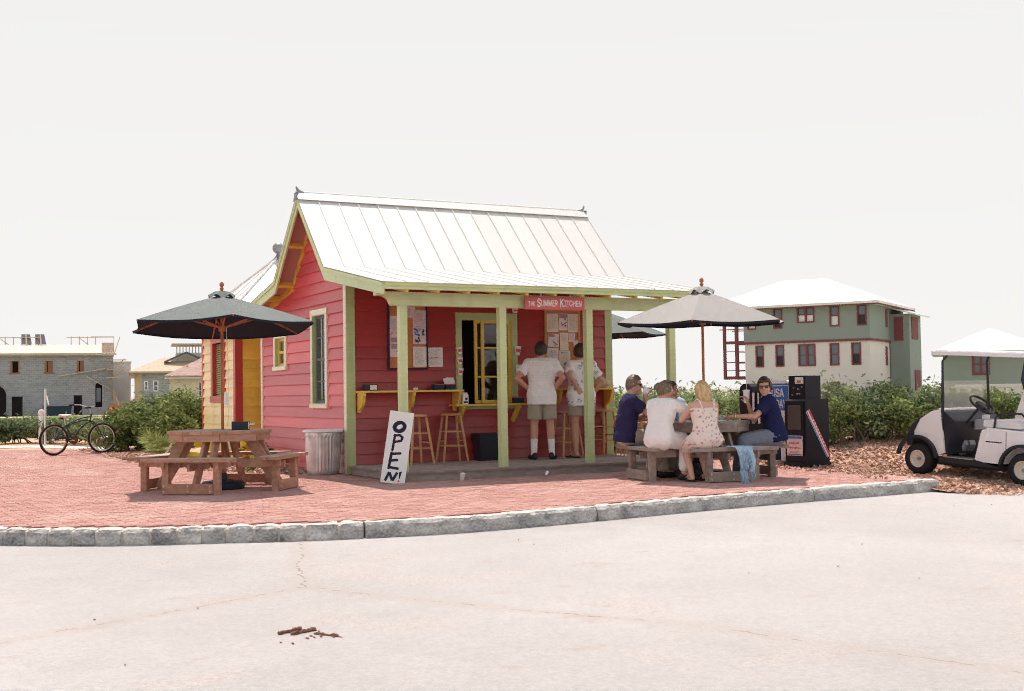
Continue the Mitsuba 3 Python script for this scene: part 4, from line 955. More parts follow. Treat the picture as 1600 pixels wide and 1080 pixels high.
for k, (x, y, lab) in enumerate([(-3.56, 18.6, 'low shrub at the left picture edge under the portable toilet'), (-3.0, 18.9, 'low shrub left of the white bollard, second from the left edge'), (-2.44, 19.2, 'low shrub right behind the white bollard'), (-1.95, 18.35, 'low shrub under the bicycle saddle'),
    (-1.53, 17.5, 'low shrub behind the middle of the bicycle frame'), (-1.25, 16.3, 'low shrub behind the front fork of the bicycle'), (-.98, 15.0, 'low shrub seen through the front wheel of the bicycle')]):
    shrub('low_shrub', lab, x, y, 0, 1.7, (.80 + .12 * rng.random()), 1.5, 2500, 100 + k, .05, 'leaf_blue', 'low shrubs along the footpath', .2, 11)
for k, (x, y, lab) in enumerate([(-2.25, 23.6, 'pale low shrub far behind the bollard'), (-1.33, 24.2, 'pale low shrub far behind the bicycle saddle'), (-.66, 22.8, 'pale low shrub in front of the block building door'), (-.2, 20.3, 'pale low shrub by the orange barrier')]):
    shrub('low_shrub', lab, x, y, 0, 2.2, .36, 1.8, 1500, 110 + k, .06, 'leaf_blue', 'low shrubs along the footpath', .2, 11)
for k, (x, y, lab) in enumerate([(9.76, 8.2, 'distant shrub seen just right of the porch wall'), (10.8, 8.8, 'distant shrub seen between the porch wall and the man in dark purple'), (10.75, 7.7, 'distant shrub seen behind the head of the woman in white'), (12.1, 8.7, 'distant shrub seen left of the blonde woman'),
    (12.0, 7.6, 'distant shrub seen right of the blonde woman'), (13.4, 8.6, 'distant shrub below the open porch frame of the big house')]):
    shrub('distant_shrub', lab, x, y, 0, 2.0, 1.0, 1.6, 1500, 120 + k, .06, 'leaf', 'distant shrubs behind the porch', .2, 11)
r9 = np.random.RandomState(77)
mass = M(); 
for k in range(200):
    x = r9.uniform(14, 60); y = 62 - .35 * x + r9.uniform(-8, 22)
    n = 60; c = np.array([x, y, .2]); P = c + r9.normal(0, 1, (n, 3)) * (1.5, 1.2, .55); P[:, 2] = np.abs(P[:, 2])
    ax = r9.normal(size=(n, 3)); ax /= np.linalg.norm(ax, axis=1, keepdims=True); ay = np.cross(ax, r9.normal(size=(n, 3))); ay /= np.linalg.norm(ay, axis=1, keepdims=True)
    V = np.stack([P - ax * .22, P + ay * .14, P + ax * .22], 1).reshape(-1, 3); mass.add(V, np.arange(3 * n).reshape(-1, 3), r9.uniform(.2, .9))
tag(obj('far_scrub', mass, 'leaf_blue'), 'far off mass of low green scrub behind the houses', 'scrub', None, 'stuff')
palmetto('spiky palmetto in the bed behind the left picnic table', -1.44, 6.76, 0, .75, 16, 5)
palmetto('small palmetto close beside the yellow pipes', -1.05, 7.1, 0, .6, 13, 6)
palmetto('bright palmetto clump behind the front wheel of the bicycle', -1.5, 12.6, 0, .8, 14, 7)
for k, (x, y, w, h, mt, lab) in enumerate([(-1.0, 1.9, .35, .28, 'leaf', 'small leafy plant in the bed seen under the left picnic table'), (-.75, 1.5, .3, .25, 'leaf', 'second small bedding plant under the left picnic table, nearer the rubbish bin'), (-.4, 3.0, .4, .4, 'leaf_blue', 'small dark leaved plant against the pink wall left of the rubbish bin'), (-.45, 4.3, .45, .5, 'leaf_blue', 'dark leaved plant at the rear foot of the pink wall')]):
    shrub('bedding_plant', lab, x, y, 0, w, h, w, 260, 140 + k, .04, mt, None, .3, 5, 2, 'plant')
# ------------------------------------------------------------------ picnic tables and umbrellas
mat('canvas_dark', (0.135, 0.16, 0.158), 0.8); mat('canvas_grey', (0.295, 0.292, 0.284), 0.8); mat('lining', (0.016, 0.017, 0.026), 0.9)  # the near-black one carries the shade under the canopy in its colour
wood('pole_wood', (0.36, 0.10, 0.05), (0.52, 0.20, 0.10), 20)
mat('base_teal', (0.012, 0.028, 0.040), 0.5)
mat('bolt', (0.55, 0.55, 0.56), 0.4, 0.8)
def picnic_table(label, cx, cy, ang, wd, group):
    t = thing('picnic_table', label, 'picnic table', group)
    R = rz(ang)
    def put(g, name, parent=t, tone=None):
        g.xf(R @ np.diag([.885, .885, 1.0]), (cx, cy, 0)); return obj(name, g, wd, parent)
    # top: seven planks cut to an octagon, an apron of eight boards
    octo = Polygon([(.74 * math.cos(a), .74 * math.sin(a)) for a in np.arange(8) * math.pi / 4 + math.pi / 8])
    for k in range(8):
        y0 = -.70 + k * .176; p = octo.intersection(sbox(-2, y0, 2, y0 + .170)).difference(Point(0, 0).buffer(.03))
        g = M(); g.prism(p, (0, 0, .715), (1, 0, 0), (0, 1, 0), (0, 0, .04 + .003 * rng.random()), rng.random()); put(g, 'top_plank')
    for k in range(8):
        a0, a1 = math.pi / 8 + k * math.pi / 4, math.pi / 8 + (k + 1) * math.pi / 4
        p, q = np.array([.70 * math.cos(a0), .70 * math.sin(a0), .670]), np.array([.70 * math.cos(a1), .70 * math.sin(a1), .670])
        g = M(); g.beam(p, q, .035, .088, tone=rng.random()); put(g, 'apron_board')
    for k in range(4):
        A = rz(k * math.pi / 2)
        def place(g, name, par=t):
            g.xf(A); return put(g, name, par)
        # this leg unit looks along +x
        for s in (-1, 1):
            g = M(); g.bx(.94, 1.03, s * .37 - .045, s * .37 + .045, 0.0, .395, rng.random()); place(g, 'post')
        g = M(); g.beam((.93, -.035, .0), (.44, -.035, .66), .04, .15, up=(0, 1, 0), tone=rng.random()); g.xf(None, (0, .035, 0)); 
        g = M(); g.obox((.685, .0, .335), np.array([-.245, 0, .335]), np.array([.062, 0, .045]), (0, .021, 0), rng.random()); place(g, 'leg')
        g = M(); g.obox((.585, .16, .50), np.array([-.10, 0, .165]), np.array([.062, 0, .037]), (0, .02, 0), rng.random()); place(g, 'brace')
        g = M(); g.bx(1.032, 1.070, -.40, .33, .012, .135, rng.random()); fb = place(g, 'foot_board')
        g = M()
        for y in (-.37, -.02, .30):
            for z in (.04, .105): g.cyl((1.069, y, z), (1.076, y, z), .012, n=8)
        g.xf(A).xf(R @ np.diag([.885, .885, 1.0]), (cx, cy, 0)); tag(obj('bolts', g, 'bolt', fb), kind='stuff')
        for s in (-1, 1):
            g = M(); g.obox((.84, s * .395, .352), (.22, 0, 0), (0, .02, 0), (0, 0, .042), rng.random()); place(g, 'bearer')
        g = M(); g.bx(.30, 1.0, -.065, -.027, .28, .37, rng.random()); place(g, 'bearer')
        for j, (r0, r1, h0) in enumerate(((.80, .945, .62), (.952, 1.10, .68))):
            c0, c1 = h0 - .05, h0 + .02
            g = M(); g.prism(Polygon([(r0, -c0), (r1, -c1), (r1, c1), (r0, c0)]), (0, 0, .397), (1, 0, 0), (0, 1, 0), (0, 0, .042), rng.random()); place(g, 'bench_plank')
    return t
picnic_table('brown wooden picnic table standing empty under the left umbrella', -2.35, -1.64, math.atan2(-.80, -.60), 'cedar', 'octagonal picnic tables')
picnic_table('weathered grey picnic table with five people sitting at it', 3.58, -3.93, math.atan2(-.98, -.18), 'grey_wood', 'octagonal picnic tables')

def umbrella(label, cx, cy, R_, a0, canvas, zr=2.06, zt=2.55, z0=0.0, base=True, lean=(0, 0), grad=(0, 0)):
    t = thing('market_umbrella', label, 'umbrella', 'market umbrellas with wooden poles')
    top = np.array([cx + lean[0], cy + lean[1], zt]); bot = np.array([cx, cy, z0 + .05])
    g = M(); g.tube([bot, bot + (top - bot) * .5, top - (0, 0, .03)], .019, 10, .4); obj('pole', g, 'pole_wood', t)
    ang = a0 + np.arange(6) * math.pi / 3
    tip = [np.array([top[0] + R_ * math.cos(a), top[1] + R_ * math.sin(a), zr]) for a in ang]
    rt, dp_ = np.array([.885, -.4656]), np.array([.4656, .885])
    tip = [q + np.array([0, 0, np.dot(q[:2] - top[:2], rt) * grad[0] + np.dot(q[:2] - top[:2], dp_) * grad[1]]) for q in tip]
    for k in range(6):
        a, b = tip[k], tip[(k + 1) % 6]; n = 9; V = []
        for i in range(n + 1):
            f = i / n
            for j in range(n + 1):
                w = j / n; e = a + (b - a) * w; e = e + (top - e) * .035 * math.sin(math.pi * w)          # scalloped hem
                p = top + (e - top) * f; sag = -.045 * math.sin(math.pi * w) * f + .05 * f * (1 - f)
                V.append(p + (0, 0, sag))
        q = [[i * (n + 1) + j, (i + 1) * (n + 1) + j, (i + 1) * (n + 1) + j + 1, i * (n + 1) + j + 1] for i in range(n) for j in range(n)]
        V = np.array(V); g = M(); g.add(V, q); obj('canopy_panel', g, canvas, t, smooth=True)
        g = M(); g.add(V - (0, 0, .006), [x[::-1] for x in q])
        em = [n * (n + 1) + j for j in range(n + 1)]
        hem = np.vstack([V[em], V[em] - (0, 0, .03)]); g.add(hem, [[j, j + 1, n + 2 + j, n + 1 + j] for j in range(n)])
        obj('lining', g, 'lining', t, smooth=False)  # underside of the same canvas, coloured near black to stand for shade
        g = M(); g.beam(top + (a - top) * .05 - (0, 0, .018), a - (0, 0, .012), .016, .024); rb = obj('rib', g, 'pole_wood', t)
        m_ = top + (a - top) * .52 - (0, 0, .03); g = M(); g.beam(top - (0, 0, .42) + (a - top) * (.03, .03, 0), m_, .014, .022); obj('strut', g, 'pole_wood', t)
    g = M(); g.lathe([(.0, -.47), (.045, -.47), (.05, -.40), (.032, -.38), (.0, -.38)], top, 12); obj('runner', g, 'pole_wood', t)
    # vent cap: a small canopy with raised arches
    g = M(); V = [top + (0, 0, .06)]; n = 48
    for j in range(n):
        a = a0 + j * 2 * math.pi / n; lift = .5 + .5 * math.cos(6 * (a - a0) + math.pi)
        V.append(top + np.array([.085 * math.cos(a), .085 * math.sin(a), .035 + .012 * lift]))
    for j in range(n):
        a = a0 + j * 2 * math.pi / n; lift = .5 + .5 * math.cos(6 * (a - a0) + math.pi)
        V.append(top + np.array([.170 * math.cos(a), .170 * math.sin(a), -.050 + .052 * lift]))
    F = [[0, 1 + j, 1 + (j + 1) % n] for j in range(n)]
    for j in range(n): l = (j + 1) % n; F += [[1 + j, 1 + n + j, 1 + n + l], [1 + j, 1 + n + l, 1 + l]]
    g.add(V, F); obj('vent_cap', g, canvas, t, smooth=True)
    g = M(); g.lathe([(.016, .06), (.026, .075), (.026, .09), (.014, .10), (.030, .125), (.030, .145), (.012, .17), (.0, .175)], top, 14); obj('finial', g, 'pole_wood', t, smooth=40)
    if base:
        g = M(); g.lathe([(.0, .0), (.26, .0), (.275, .02), (.275, .075), (.25, .10), (.06, .125), (.05, .20), (.03, .205), (.0, .205)], (cx, cy, z0), 28); obj('base', g, 'base_teal', t, smooth=40)
    return t
cr = math.atan2(-.4656, .885)      # towards the right, seen from the road
u1 = umbrella('dark grey green umbrella over the empty left picnic table', -2.32, -1.66, 1.245, cr + math.radians(49.5), 'canvas_dark', 2.095, 2.50, grad=(.015, -.06))
g = M(); g.tube([(-2.285, -1.69, 1.08), (-2.285, -1.69, 1.24)], .024, 10); obj('wrap', g, 'white_plastic', u1)
g = M(); g.tube([(-2.27, -1.68, 2.08), (-2.25, -1.70, 1.5), (-2.255, -1.72, 1.0), (-2.27, -1.71, .8)], .004, 5); obj('cord', g, 'paper', u1)
umbrella('pale grey umbrella over the picnic table where people sit', 3.64, -3.93, 1.22, cr + math.radians(15), 'canvas_grey', 2.10, 2.53, grad=(0, .03))
umbrella('dark umbrella half hidden behind the right corner of the red shop', 6.4, 3.15, 1.34, cr + math.radians(4), 'canvas_dark', 2.30, 2.80)

# ------------------------------------------------------------------ things on the paving
def galv_fn(p, n, uv):
    a = noise(p.x * 14, p.y * 14, p.z * 3); b = fbm(p.x * 6, p.y * 6, p.z * 9, 3)
    return mix((0.34, 0.35, 0.37), (0.85, 0.83, 0.83), dr.clip(.7 * a + .8 * b - .25, 0, 1))
mat('galvanised', proc(galv_fn), 0.30, 0.8)
tc = thing('rubbish_bin', 'dented galvanised metal rubbish bin against the pink wall beside the porch corner', 'bin')
n = 96; an = np.arange(n) * 2 * math.pi / n; V = []; prof = [(.225, .0), (.238, .012), (.240, .05)] + [(.242 + .018 * k / 7, .06 + .50 * k / 7) for k in range(8)] + [(.268, .565), (.270, .60), (.270, .625), (.285, .635), (.282, .650), (.265, .648)]
for (r_, z) in prof:
    fl = .0055 if .055 < z < .57 else 0
    for a in an: V.append(((r_ + fl * math.sin(a * 30) + .008 * math.sin(2 * a + 5 * z)) * math.cos(a), (r_ + fl * math.sin(a * 30)) * math.sin(a), z))
g = M(); k = len(prof); g.add(V, [[i * n + j, i * n + (j + 1) % n, (i + 1) * n + (j + 1) % n, (i + 1) * n + j] for i in range(k - 1) for j in range(n)])
g.lathe([(.0, .02), (.225, .02)], n=24); g.xf(None, (-.32, .24, 0)); obj('body', g, 'galvanised', tc, smooth=False)
g = M(); g.lathe([(.30, .635), (.305, .645), (.30, .665), (.27, .675), (.20, .668), (.10, .675), (.0, .672)], (-.32, .24, 0), 40); obj('liner', g, 'white_plastic', tc, smooth=50)
for s in (-1, 1):
    c = np.array([-.32 + s * .27 * .885, .24 - s * .27 * .4656, .55]); o = np.array([.885, -.4656, 0]) * s
    g = M(); g.tube([c + (.04 * -.4656 * 1, -.04 * .885, .02), c + o * .035 + (0, 0, -.03), c + (.04 * .4656, .04 * .885, .02)], .006, 6); obj('handle', g, 'steel', tc)

def board_sign(parent, frame, wdt, hgt, lines, mt, lift=.006):
    """Painted lettering: shapely shapes in the plane of a board, raised by a film of paint."""
    o, ex, ey, n_ = frame
    g = M()
    for sh in lines: g.prism(sh, np.asarray(o) + np.asarray(n_) * lift, ex, ey, np.asarray(n_) * .0015)
    return g
mat('ink_black', (0.012, 0.014, 0.035), 0.7)
os_ = thing('open_sign', 'tall white board lettered OPEN! in dark blue leaning on the first porch post', 'sign')
b0, b1 = np.array([-.205, -2.215, .002]), np.array([.045, -1.985, .945])
ex = np.array([.93, -.37, 0]); ex /= np.linalg.norm(ex); ey = (b1 - b0); HH = np.linalg.norm(ey); ey /= HH
ex = ex - ey * np.dot(ex, ey); ex /= np.linalg.norm(ex); n_ = np.cross(ex, ey); n_ = n_ if n_[1] < 0 else -n_
WW = .325
g = M(); g.obox((b0 + b1) / 2 - n_ * .008, ex * WW / 2, ey * HH / 2, n_ * .008)
obj('board', g, 'white_plastic', os_)
o = b0 - ex * WW / 2
def pts(*p): return [(x * .01, y * .01) for x, y in p]
ring = Point(0, 0).buffer(1.0, quad_segs=12)
from shapely import affinity
O_ = affinity.translate(affinity.rotate(affinity.scale(ring, .094, .086), 25), .155, .785).difference(affinity.translate(affinity.rotate(affinity.scale(ring, .044, .030), 40), .157, .787))
P_ = stroke([pts((11.0, 66.5), (10.2, 45)), pts((10.5, 65.8), (17.5, 67.2), (21.5, 64), (20.0, 59.5), (11.5, 56.8))], .033)
E_ = stroke([pts((9.6, 41), (8.6, 20.5)), pts((9.0, 21.5), (20.5, 20.8)), pts((9.6, 40), (21.0, 42)), pts((9.4, 30.6), (18.0, 32.5))], .036)
N_ = stroke([pts((6.0, 2.5), (10.2, 14.8)), pts((10.4, 14.5), (15.5, 3.8)), pts((15.6, 3.5), (20.8, 15.5))], .035, 2)
X_ = Polygon(pts((23.2, 16.5), (26.8, 17.6), (25.2, 7.6), (23.8, 7.2)))
D_ = Point(.2385, .040).buffer(.0135, quad_segs=6)
obj('lettering', board_sign(os_, (o, ex, ey, n_), WW, HH, [O_, P_, E_, N_, X_], None, .0006), 'ink_black', os_)
obj('red_dot', board_sign(os_, (o, ex, ey, n_), WW, HH, [D_], None, .0006), 'ink_red', os_)

# shop name hung in front of the beam
ns = thing('name_sign', 'red board lettered THE SUMMER KITCHEN in white hanging from the porch beam', 'sign')
g = M(); g.bx(1.945, 2.935, -2.022, -2.0, 2.372, 2.553); obj('board', g, 'paint_sign', ns)
def small_caps(words, x, z, big, small, y):
    r = np.random.RandomState(4); out = M()
    for wi, (cap, rest, b_, s_) in enumerate(words):
        for i, ch in enumerate(cap + rest):
            h = b_ if i < len(cap) else s_
            tm = meshkit.text_mesh(ch, h, .0025, bold=True)
            tm.vertices[:, 0] -= tm.vertices[:, 0].min(); w = tm.vertices[:, 0].max()
            sc = .80; tm.vertices[:, 0] *= sc; a = r.normal(0, .05)
            v = tm.vertices; X_, Z_ = v[:, 0] * math.cos(a) - v[:, 1] * math.sin(a), v[:, 0] * math.sin(a) + v[:, 1] * math.cos(a)
            out.add(np.stack([x + X_, y - v[:, 2] - .0004, z + Z_ + r.normal(0, .002) + (.004 if i >= len(cap) else -.008)], 1), tm.faces[:, ::-1] if False else tm.faces)
            x += w * sc + h * .10
        x += .045
    return out, x
nm, xe = small_caps([('T', 'HE', .075, .058), ('S', 'UMMER', .118, .085), ('K', 'ITCHEN', .118, .085)], 0.0, 0.0, 1, 1, 0.0)
sx_ = .90 / (xe - .045); v = np.vstack(nm.V); v[:, 0] = 1.99 + v[:, 0] * sx_; v[:, 1] -= 2.0225; v[:, 2] += 2.42; nm.V = [v]; nm.F = [np.vstack(nm.F)]; nm.U = [np.full(len(v), .5)]
obj('lettering', nm, 'white_plastic', ns)
for x in (2.21, 2.705):
    g = M(); g.bx(x - .012, x + .012, -2.016, -2.010, 2.55, 2.66); obj('strap', g, 'steel', ns)

# stools
def stool(label, x, y, a, h=.745, group='wooden bar stools on the porch'):
    t = thing('bar_stool', label, 'stool', group); z0 = .13; R = rz(a)
    def put(g, name): g.xf(R, (x, y, z0)); obj(name, g, 'honey_wood', t)
    g = M(); g.lathe([(.0, h - .035), (.150, h - .035), (.165, h - .025), (.165, h - .01), (.150, h), (.0, h - .004)], n=24, tone=rng.random()); put(g, 'seat')
    L4 = [(sx, sy) for sx in (-1, 1) for sy in (-1, 1)]
    def leg(sx, sy, z): f = .105 + (.195 - .105) * (1 - z / h); return np.array([sx * f, sy * f, z])
    for sx, sy in L4:
        g = M(); g.tube([leg(sx, sy, 0), leg(sx, sy, h * .5), leg(sx, sy, h - .03)], [.016, .020, .017], 8, rng.random()); put(g, 'leg')
    for (p, q), z in ((((-1, -1), (1, -1)), .25), (((-1, 1), (1, 1)), .25), (((-1, -1), (-1, 1)), .33), (((1, -1), (1, 1)), .33), (((-1, -1), (1, -1)), .47), (((-1, 1), (1, 1)), .47)):
        g = M(); g.tube([leg(*p, z), leg(*q, z)], .011, 6, rng.random()); put(g, 'rung')
    return t
stool('wooden bar stool partly behind the OPEN board', .84, -.60, .1); stool('wooden bar stool just left of the black waste bin', 1.56, -.30, -.12)
stool('wooden bar stool between the two standing people', 3.53, -.42, .05); stool('wooden bar stool at the right end of the porch, first of two', 4.36, -.22, .2); stool('rightmost wooden bar stool behind the seated man in dark purple', 4.62, -.62, -.2)
wb = thing('waste_bin', 'black plastic waste bin on the porch under the serving hatch', 'bin')
g = M(); c = np.array([2.20, -.22, .13]); sq = lambda w_, d_, z: [c + (sx * w_ / 2, sy * d_ / 2, z) for sx, sy in ((-1, -1), (1, -1), (1, 1), (-1, 1))]
V = sq(.32, .22, 0) + sq(.385, .28, .40) + sq(.405, .30, .405) + sq(.405, .30, .425) + sq(.37, .265, .425) + sq(.31, .21, .02)
F = [[3, 2, 1, 0]] + [[4 * l + k, 4 * l + (k + 1) % 4, 4 * l + 4 + (k + 1) % 4, 4 * l + 4 + k] for l in range(5) for k in range(4)] + [[20, 21, 22, 23]]
g.add(V, F); obj('tub', g, 'black_plastic', wb)
cc = thing('paper_cup', 'crushed white paper cup on the paving in front of the porch step', 'cup')
g = M(); g.lathe([(.0, 0), (.025, 0), (.036, .10), (.033, .10), (.024, .006)], (0, 0, 0), 16); g.xf(rx(.35), (.79, -2.27, .0)); obj('body', g, 'white_plastic', cc)
cc = thing('paper_cup', 'small crumpled foil cup on the shaded paving below the second porch post', 'cup')
g = M(); g.lathe([(.0, 0), (.025, 0), (.034, .06), (.031, .06), (.024, .006)], (0, 0, 0), 12); g.xf(ry(.6), (2.07, -2.33, .012)); obj('body', g, 'steel', cc)

# ------------------------------------------------------------------ notice boards and sheets
def noticeboard(label, x0, x1, z0, z1, fr, w=.025):
    t = thing('notice_board', label, 'notice board')
    g = M(); g.bx(x0 + w, x1 - w, -.055, -.035, z0 + w, z1 - w); obj('cork', g, 'cork', t)
    g = M(); g.bx(x0, x0 + w, -.075, -.033, z0, z1); g.bx(x1 - w, x1, -.075, -.033, z0, z1); g.bx(x0 + w, x1 - w, -.0745, -.033, z0, z0 + w); g.bx(x0 + w, x1 - w, -.0745, -.033, z1 - w, z1)
    obj('frame', g, fr, t)
noticeboard('cork notice board with a black frame behind the first porch post', .625, 1.275, 1.56, 2.56, 'navy_board', .022)
noticeboard('cork notice board with an orange wooden frame read by the standing pair', 3.365, 4.02, 1.53, 2.54, 'honey_wood', .03)
def sheet(label, x0, x1, z0, z1, mt='paper', prints=(), y=-.058, tilt=0.0):
    """A paper sheet; prints: (x0, x1, z0, z1, ink, kind) as fractions of the sheet."""
    t = thing('paper_sheet', label, 'paper')
    cx, cz = (x0 + x1) / 2, (z0 + z1) / 2; w, h = x1 - x0, z1 - z0; r = np.random.RandomState(int(abs(cx * 991 + cz * 77)) % 9999)
    A = ry(tilt)
    g = M(); n = 6; V = []
    for j in range(n + 1):
        for i in range(n + 1): V.append((w * (i / n - .5), -.002 - .006 * (i / n - .5) ** 2 - .010 * max(0, .25 - j / n) * (i / n), h * (j / n - .5)))
    g.add(V, [[j * (n + 1) + i, j * (n + 1) + i + 1, (j + 1) * (n + 1) + i + 1, (j + 1) * (n + 1) + i] for j in range(n) for i in range(n)]); g.xf(A, (cx, y, cz)); obj('page', g, mt, t, smooth=True)
    byink = {}
    for a, b, c, d, ink, kind in prints:
        g = byink.setdefault(ink, M())
        if kind == 'text':
            nl = max(2, int((d - c) * h / .016))
            for k in range(nl):
                zz = c + (d - c) * (k + .5) / nl; e = b - (b - a) * r.uniform(0, .35)
                g.bx(w * (a - .5), w * (e - .5), -.0095, -.0085, h * (zz - .5) - .0022, h * (zz - .5) + .0022)
        elif kind == 'photo':
            g.bx(w * (a - .5), w * (b - .5), -.0093, -.0085, h * (c - .5), h * (d - .5))
        elif kind == 'blobs':
            for k in range(9):
                u, v2 = r.uniform(a, b), r.uniform(c, d); s1, s2 = r.uniform(.03, .09, 2)
                g.prism(affinity.translate(affinity.scale(ring, s1 * w, s2 * h * .5), w * (min(u, b) - .5), h * (v2 - .5)), (0, -.0090 - .0002 * k, 0), (1, 0, 0), (0, 0, 1), (0, -.0003, 0))
        else:
            tm = meshkit.text_mesh(kind, (d - c) * h, .0006); v = tm.vertices - tm.vertices.min(0); v[:, 0] *= min(1, w * (b - a) / v[:, 0].max())
            g.add(np.stack([w * (a - .5) + v[:, 0], -.0090 - v[:, 2], h * (c - .5) + v[:, 1]], 1), tm.faces)
    for ink, g in byink.items(): g.xf(A, (cx, y, cz)); obj('print', g, ink, t)
    return t
sheet('tall pinkish sheet with small photos, left column of the black framed board', .652, .92, 1.75, 2.38, 'paper_pink', [(.06, .55, .54, .62, 'ink_red', 'A'), (.30, .8, .55, .60, 'ink_red', 'text'), (.06, .75, .36, .47, 'ink_mauve', 'photo'), (.08, .60, .20, .32, 'ink_mauve', 'photo'), (.45, .95, .05, .20, 'ink_dark', 'blobs'), (.1, .9, .66, .92, 'ink_grey', 'text')])
sheet('small pinkish sheet at the top of the black framed board', .83, 1.075, 2.36, 2.53, 'paper_pink', [(.1, .9, .15, .85, 'ink_mauve', 'text')], tilt=.02)
sheet('long printed sheet with blue pictures, right column of the black framed board', 1.035, 1.255, 1.95, 2.47, 'paper_pink', [(.08, .95, .45, .97, 'ink_mauve', 'text'), (.10, .55, .25, .45, 'ink_blue', 'blobs'), (.10, .5, .06, .2, 'ink_dark', 'blobs'), (.62, .95, .26, .45, 'ink_dark', 'blobs')], y=-.060)
sheet('plain typed white sheet at the bottom right of the black framed board', 1.03, 1.255, 1.60, 1.91, 'paper', [(.1, .9, .08, .92, 'ink_grey', 'text')], y=-.066)
sheet('white typed sheet pinned straight on the red boards beside the black framed board', 1.30, 1.545, 1.60, 1.90, 'paper', [(.1, .9, .08, .92, 'ink_grey', 'text')], y=-.034, tilt=-.02)
sheet('large cream menu page at the top left of the orange framed board', 3.40, 3.62, 2.16, 2.46, 'paper_cream', [(.1, .9, .1, .9, 'ink_grey', 'text')])
sheet('colour picture at the top middle of the orange framed board', 3.63, 3.785, 2.19, 2.47, 'paper', [(.02, .98, .72, .97, 'ink_mauve', 'photo'), (.1, .9, .05, .7, 'ink_red', 'blobs'), (.2, .9, .1, .8, 'ink_dark', 'blobs')], y=-.060)
sheet('large cream menu page at the top right of the orange framed board', 3.795, 3.99, 2.16, 2.46, 'paper_cream', [(.1, .9, .1, .9, 'ink_grey', 'text')])
sheet('picture with a teal patch on the left side of the orange framed board', 3.42, 3.62, 1.92, 2.13, 'paper', [(.05, .6, .75, .97, 'ink_mauve', 'photo'), (.3, .95, .1, .7, 'ink_teal', 'blobs'), (.5, .9, .1, .4, 'ink_red', 'blobs')], tilt=.03)
sheet('long cream sheet down the middle of the orange framed board', 3.64, 3.80, 1.86, 2.15, 'paper_cream', [(.1, .9, .5, .9, 'ink_grey', 'text')], y=-.062)
sheet('cream sheet with a heading, bottom middle of the orange framed board', 3.62, 3.83, 1.58, 1.855, 'paper_cream', [(.15, .85, .84, .92, 'ink_dark', 'text'), (.2, .5, .1, .75, 'ink_grey', 'text'), (.55, .85, .1, .75, 'ink_grey', 'text')], y=-.064)
sheet('small picture sheet on the right side of the orange framed board', 3.81, 3.93, 2.00, 2.14, 'paper_pink', [(.1, .9, .1, .9, 'ink_mauve', 'blobs')])
sheet('white slip at the right edge of the orange framed board', 3.90, 3.99, 1.90, 2.02, 'paper', [(.1, .9, .2, .4, 'ink_red', 'text')], y=-.060, tilt=-.12)
sheet('white sheet low on the left of the orange framed board behind the man', 3.40, 3.61, 1.60, 1.90, 'paper', [(.1, .9, .1, .9, 'ink_grey', 'text')])

# paper cups fixed to the hatch frame, and what lies on the counters
def cup(label, c, h=.12, r0=.030, r1=.045, a=0.0, cat='cup', y_tilt=0.0, mt='white_plastic', ink='ink_red', grp=None, name='sample_cup'):
    t = thing(name, label, cat, grp)
    g = M(); g.lathe([(.0, 0), (r0, 0), (r1, h), (r1 + .004, h + .003), (r1 - .002, h), (r0 - .002, .006), (.0, .006)], n=18); g.xf(ry(y_tilt), c); obj('body', g, mt, t)
    if ink:
        g = M(); an = np.linspace(-2.6, -.9, 9); V = [((r0 + (r1 - r0) * z / h + .0012) * math.cos(q), (r0 + (r1 - r0) * z / h + .0012) * math.sin(q), z) for z in (h * .30, h * .72) for q in an]
        g.add(V, [[i, i + 1, i + 10, i + 9] for i in range(8)]); g.xf(ry(y_tilt), c); obj('print', g, ink, t)
for k, (z, w) in enumerate(((1.80, 'top'), (1.635, 'middle'), (1.465, 'bottom'))):
    cup(f'{w} one of three printed paper cups on the left side of the hatch frame', (1.815, -.092, z), .105, .030, .044, y_tilt=.12 * (k - 1))
cup('printed paper cup higher of two on the right side of the hatch frame', (2.83, -.095, 1.78), .14, .036, .054, y_tilt=.1)
cup('printed paper cup lower of two on the right side of the hatch frame', (2.845, -.095, 1.48), .14, .036, .054, y_tilt=.1)
cup('printed paper cup above the hatch frame under the beam', (2.80, -.095, 2.46), .07, .036, .05)
nh = thing('napkin_holder', 'black napkin holder with white napkins on the left eating shelf', 'napkin holder')
g = M(); g.bx(.19, .38, -.24, -.10, 1.24, 1.335); obj('box', g, 'black_plastic', nh)
g = M(); g.bx(.255, .365, -.247, -.241, 1.255, 1.325); obj('napkins', g, 'paper', nh)
for k, x in enumerate((1.40, 1.585)):
    tr = thing('condiment_tub', ['dark blue tub with red edges on the eating shelf, left of the pair', 'dark blue tub holding paper packets, right of the pair on the shelf'][k], 'tub')
    g = M(); V = [(x + sx * w_, -.17 + sy * d_, z) for z, w_, d_ in ((1.241, .068, .06), (1.325, .088, .075), (1.325, .080, .067), (1.25, .062, .054)) for sx, sy in ((-1, -1), (1, -1), (1, 1), (-1, 1))]
    g.add(V, [[3, 2, 1, 0]] + [[4 * l + q, 4 * l + (q + 1) % 4, 4 * l + 4 + (q + 1) % 4, 4 * l + 4 + q] for l in range(3) for q in range(4)] + [[12, 13, 14, 15]]); obj('tub', g, 'skip_teal', tr)
    g = M(); g.bx(x - .09, x + .09, -.248, -.242, 1.318, 1.330); obj('rim', g, 'ink_red', tr)
    if k:
        for j in range(5):
            g = M(); g.obox((x - .05 + j * .026, -.17, 1.37), np.array([.035, 0, .012]), (0, .004, .002), (-.015, 0, .05)); g.xf(None, (0, .006 * (j % 2), 0)); obj('packet', g, 'paper', tr)
ck = thing('crumpled_napkin', 'small crumpled white napkin on the shelf beside the first porch post', 'napkin')
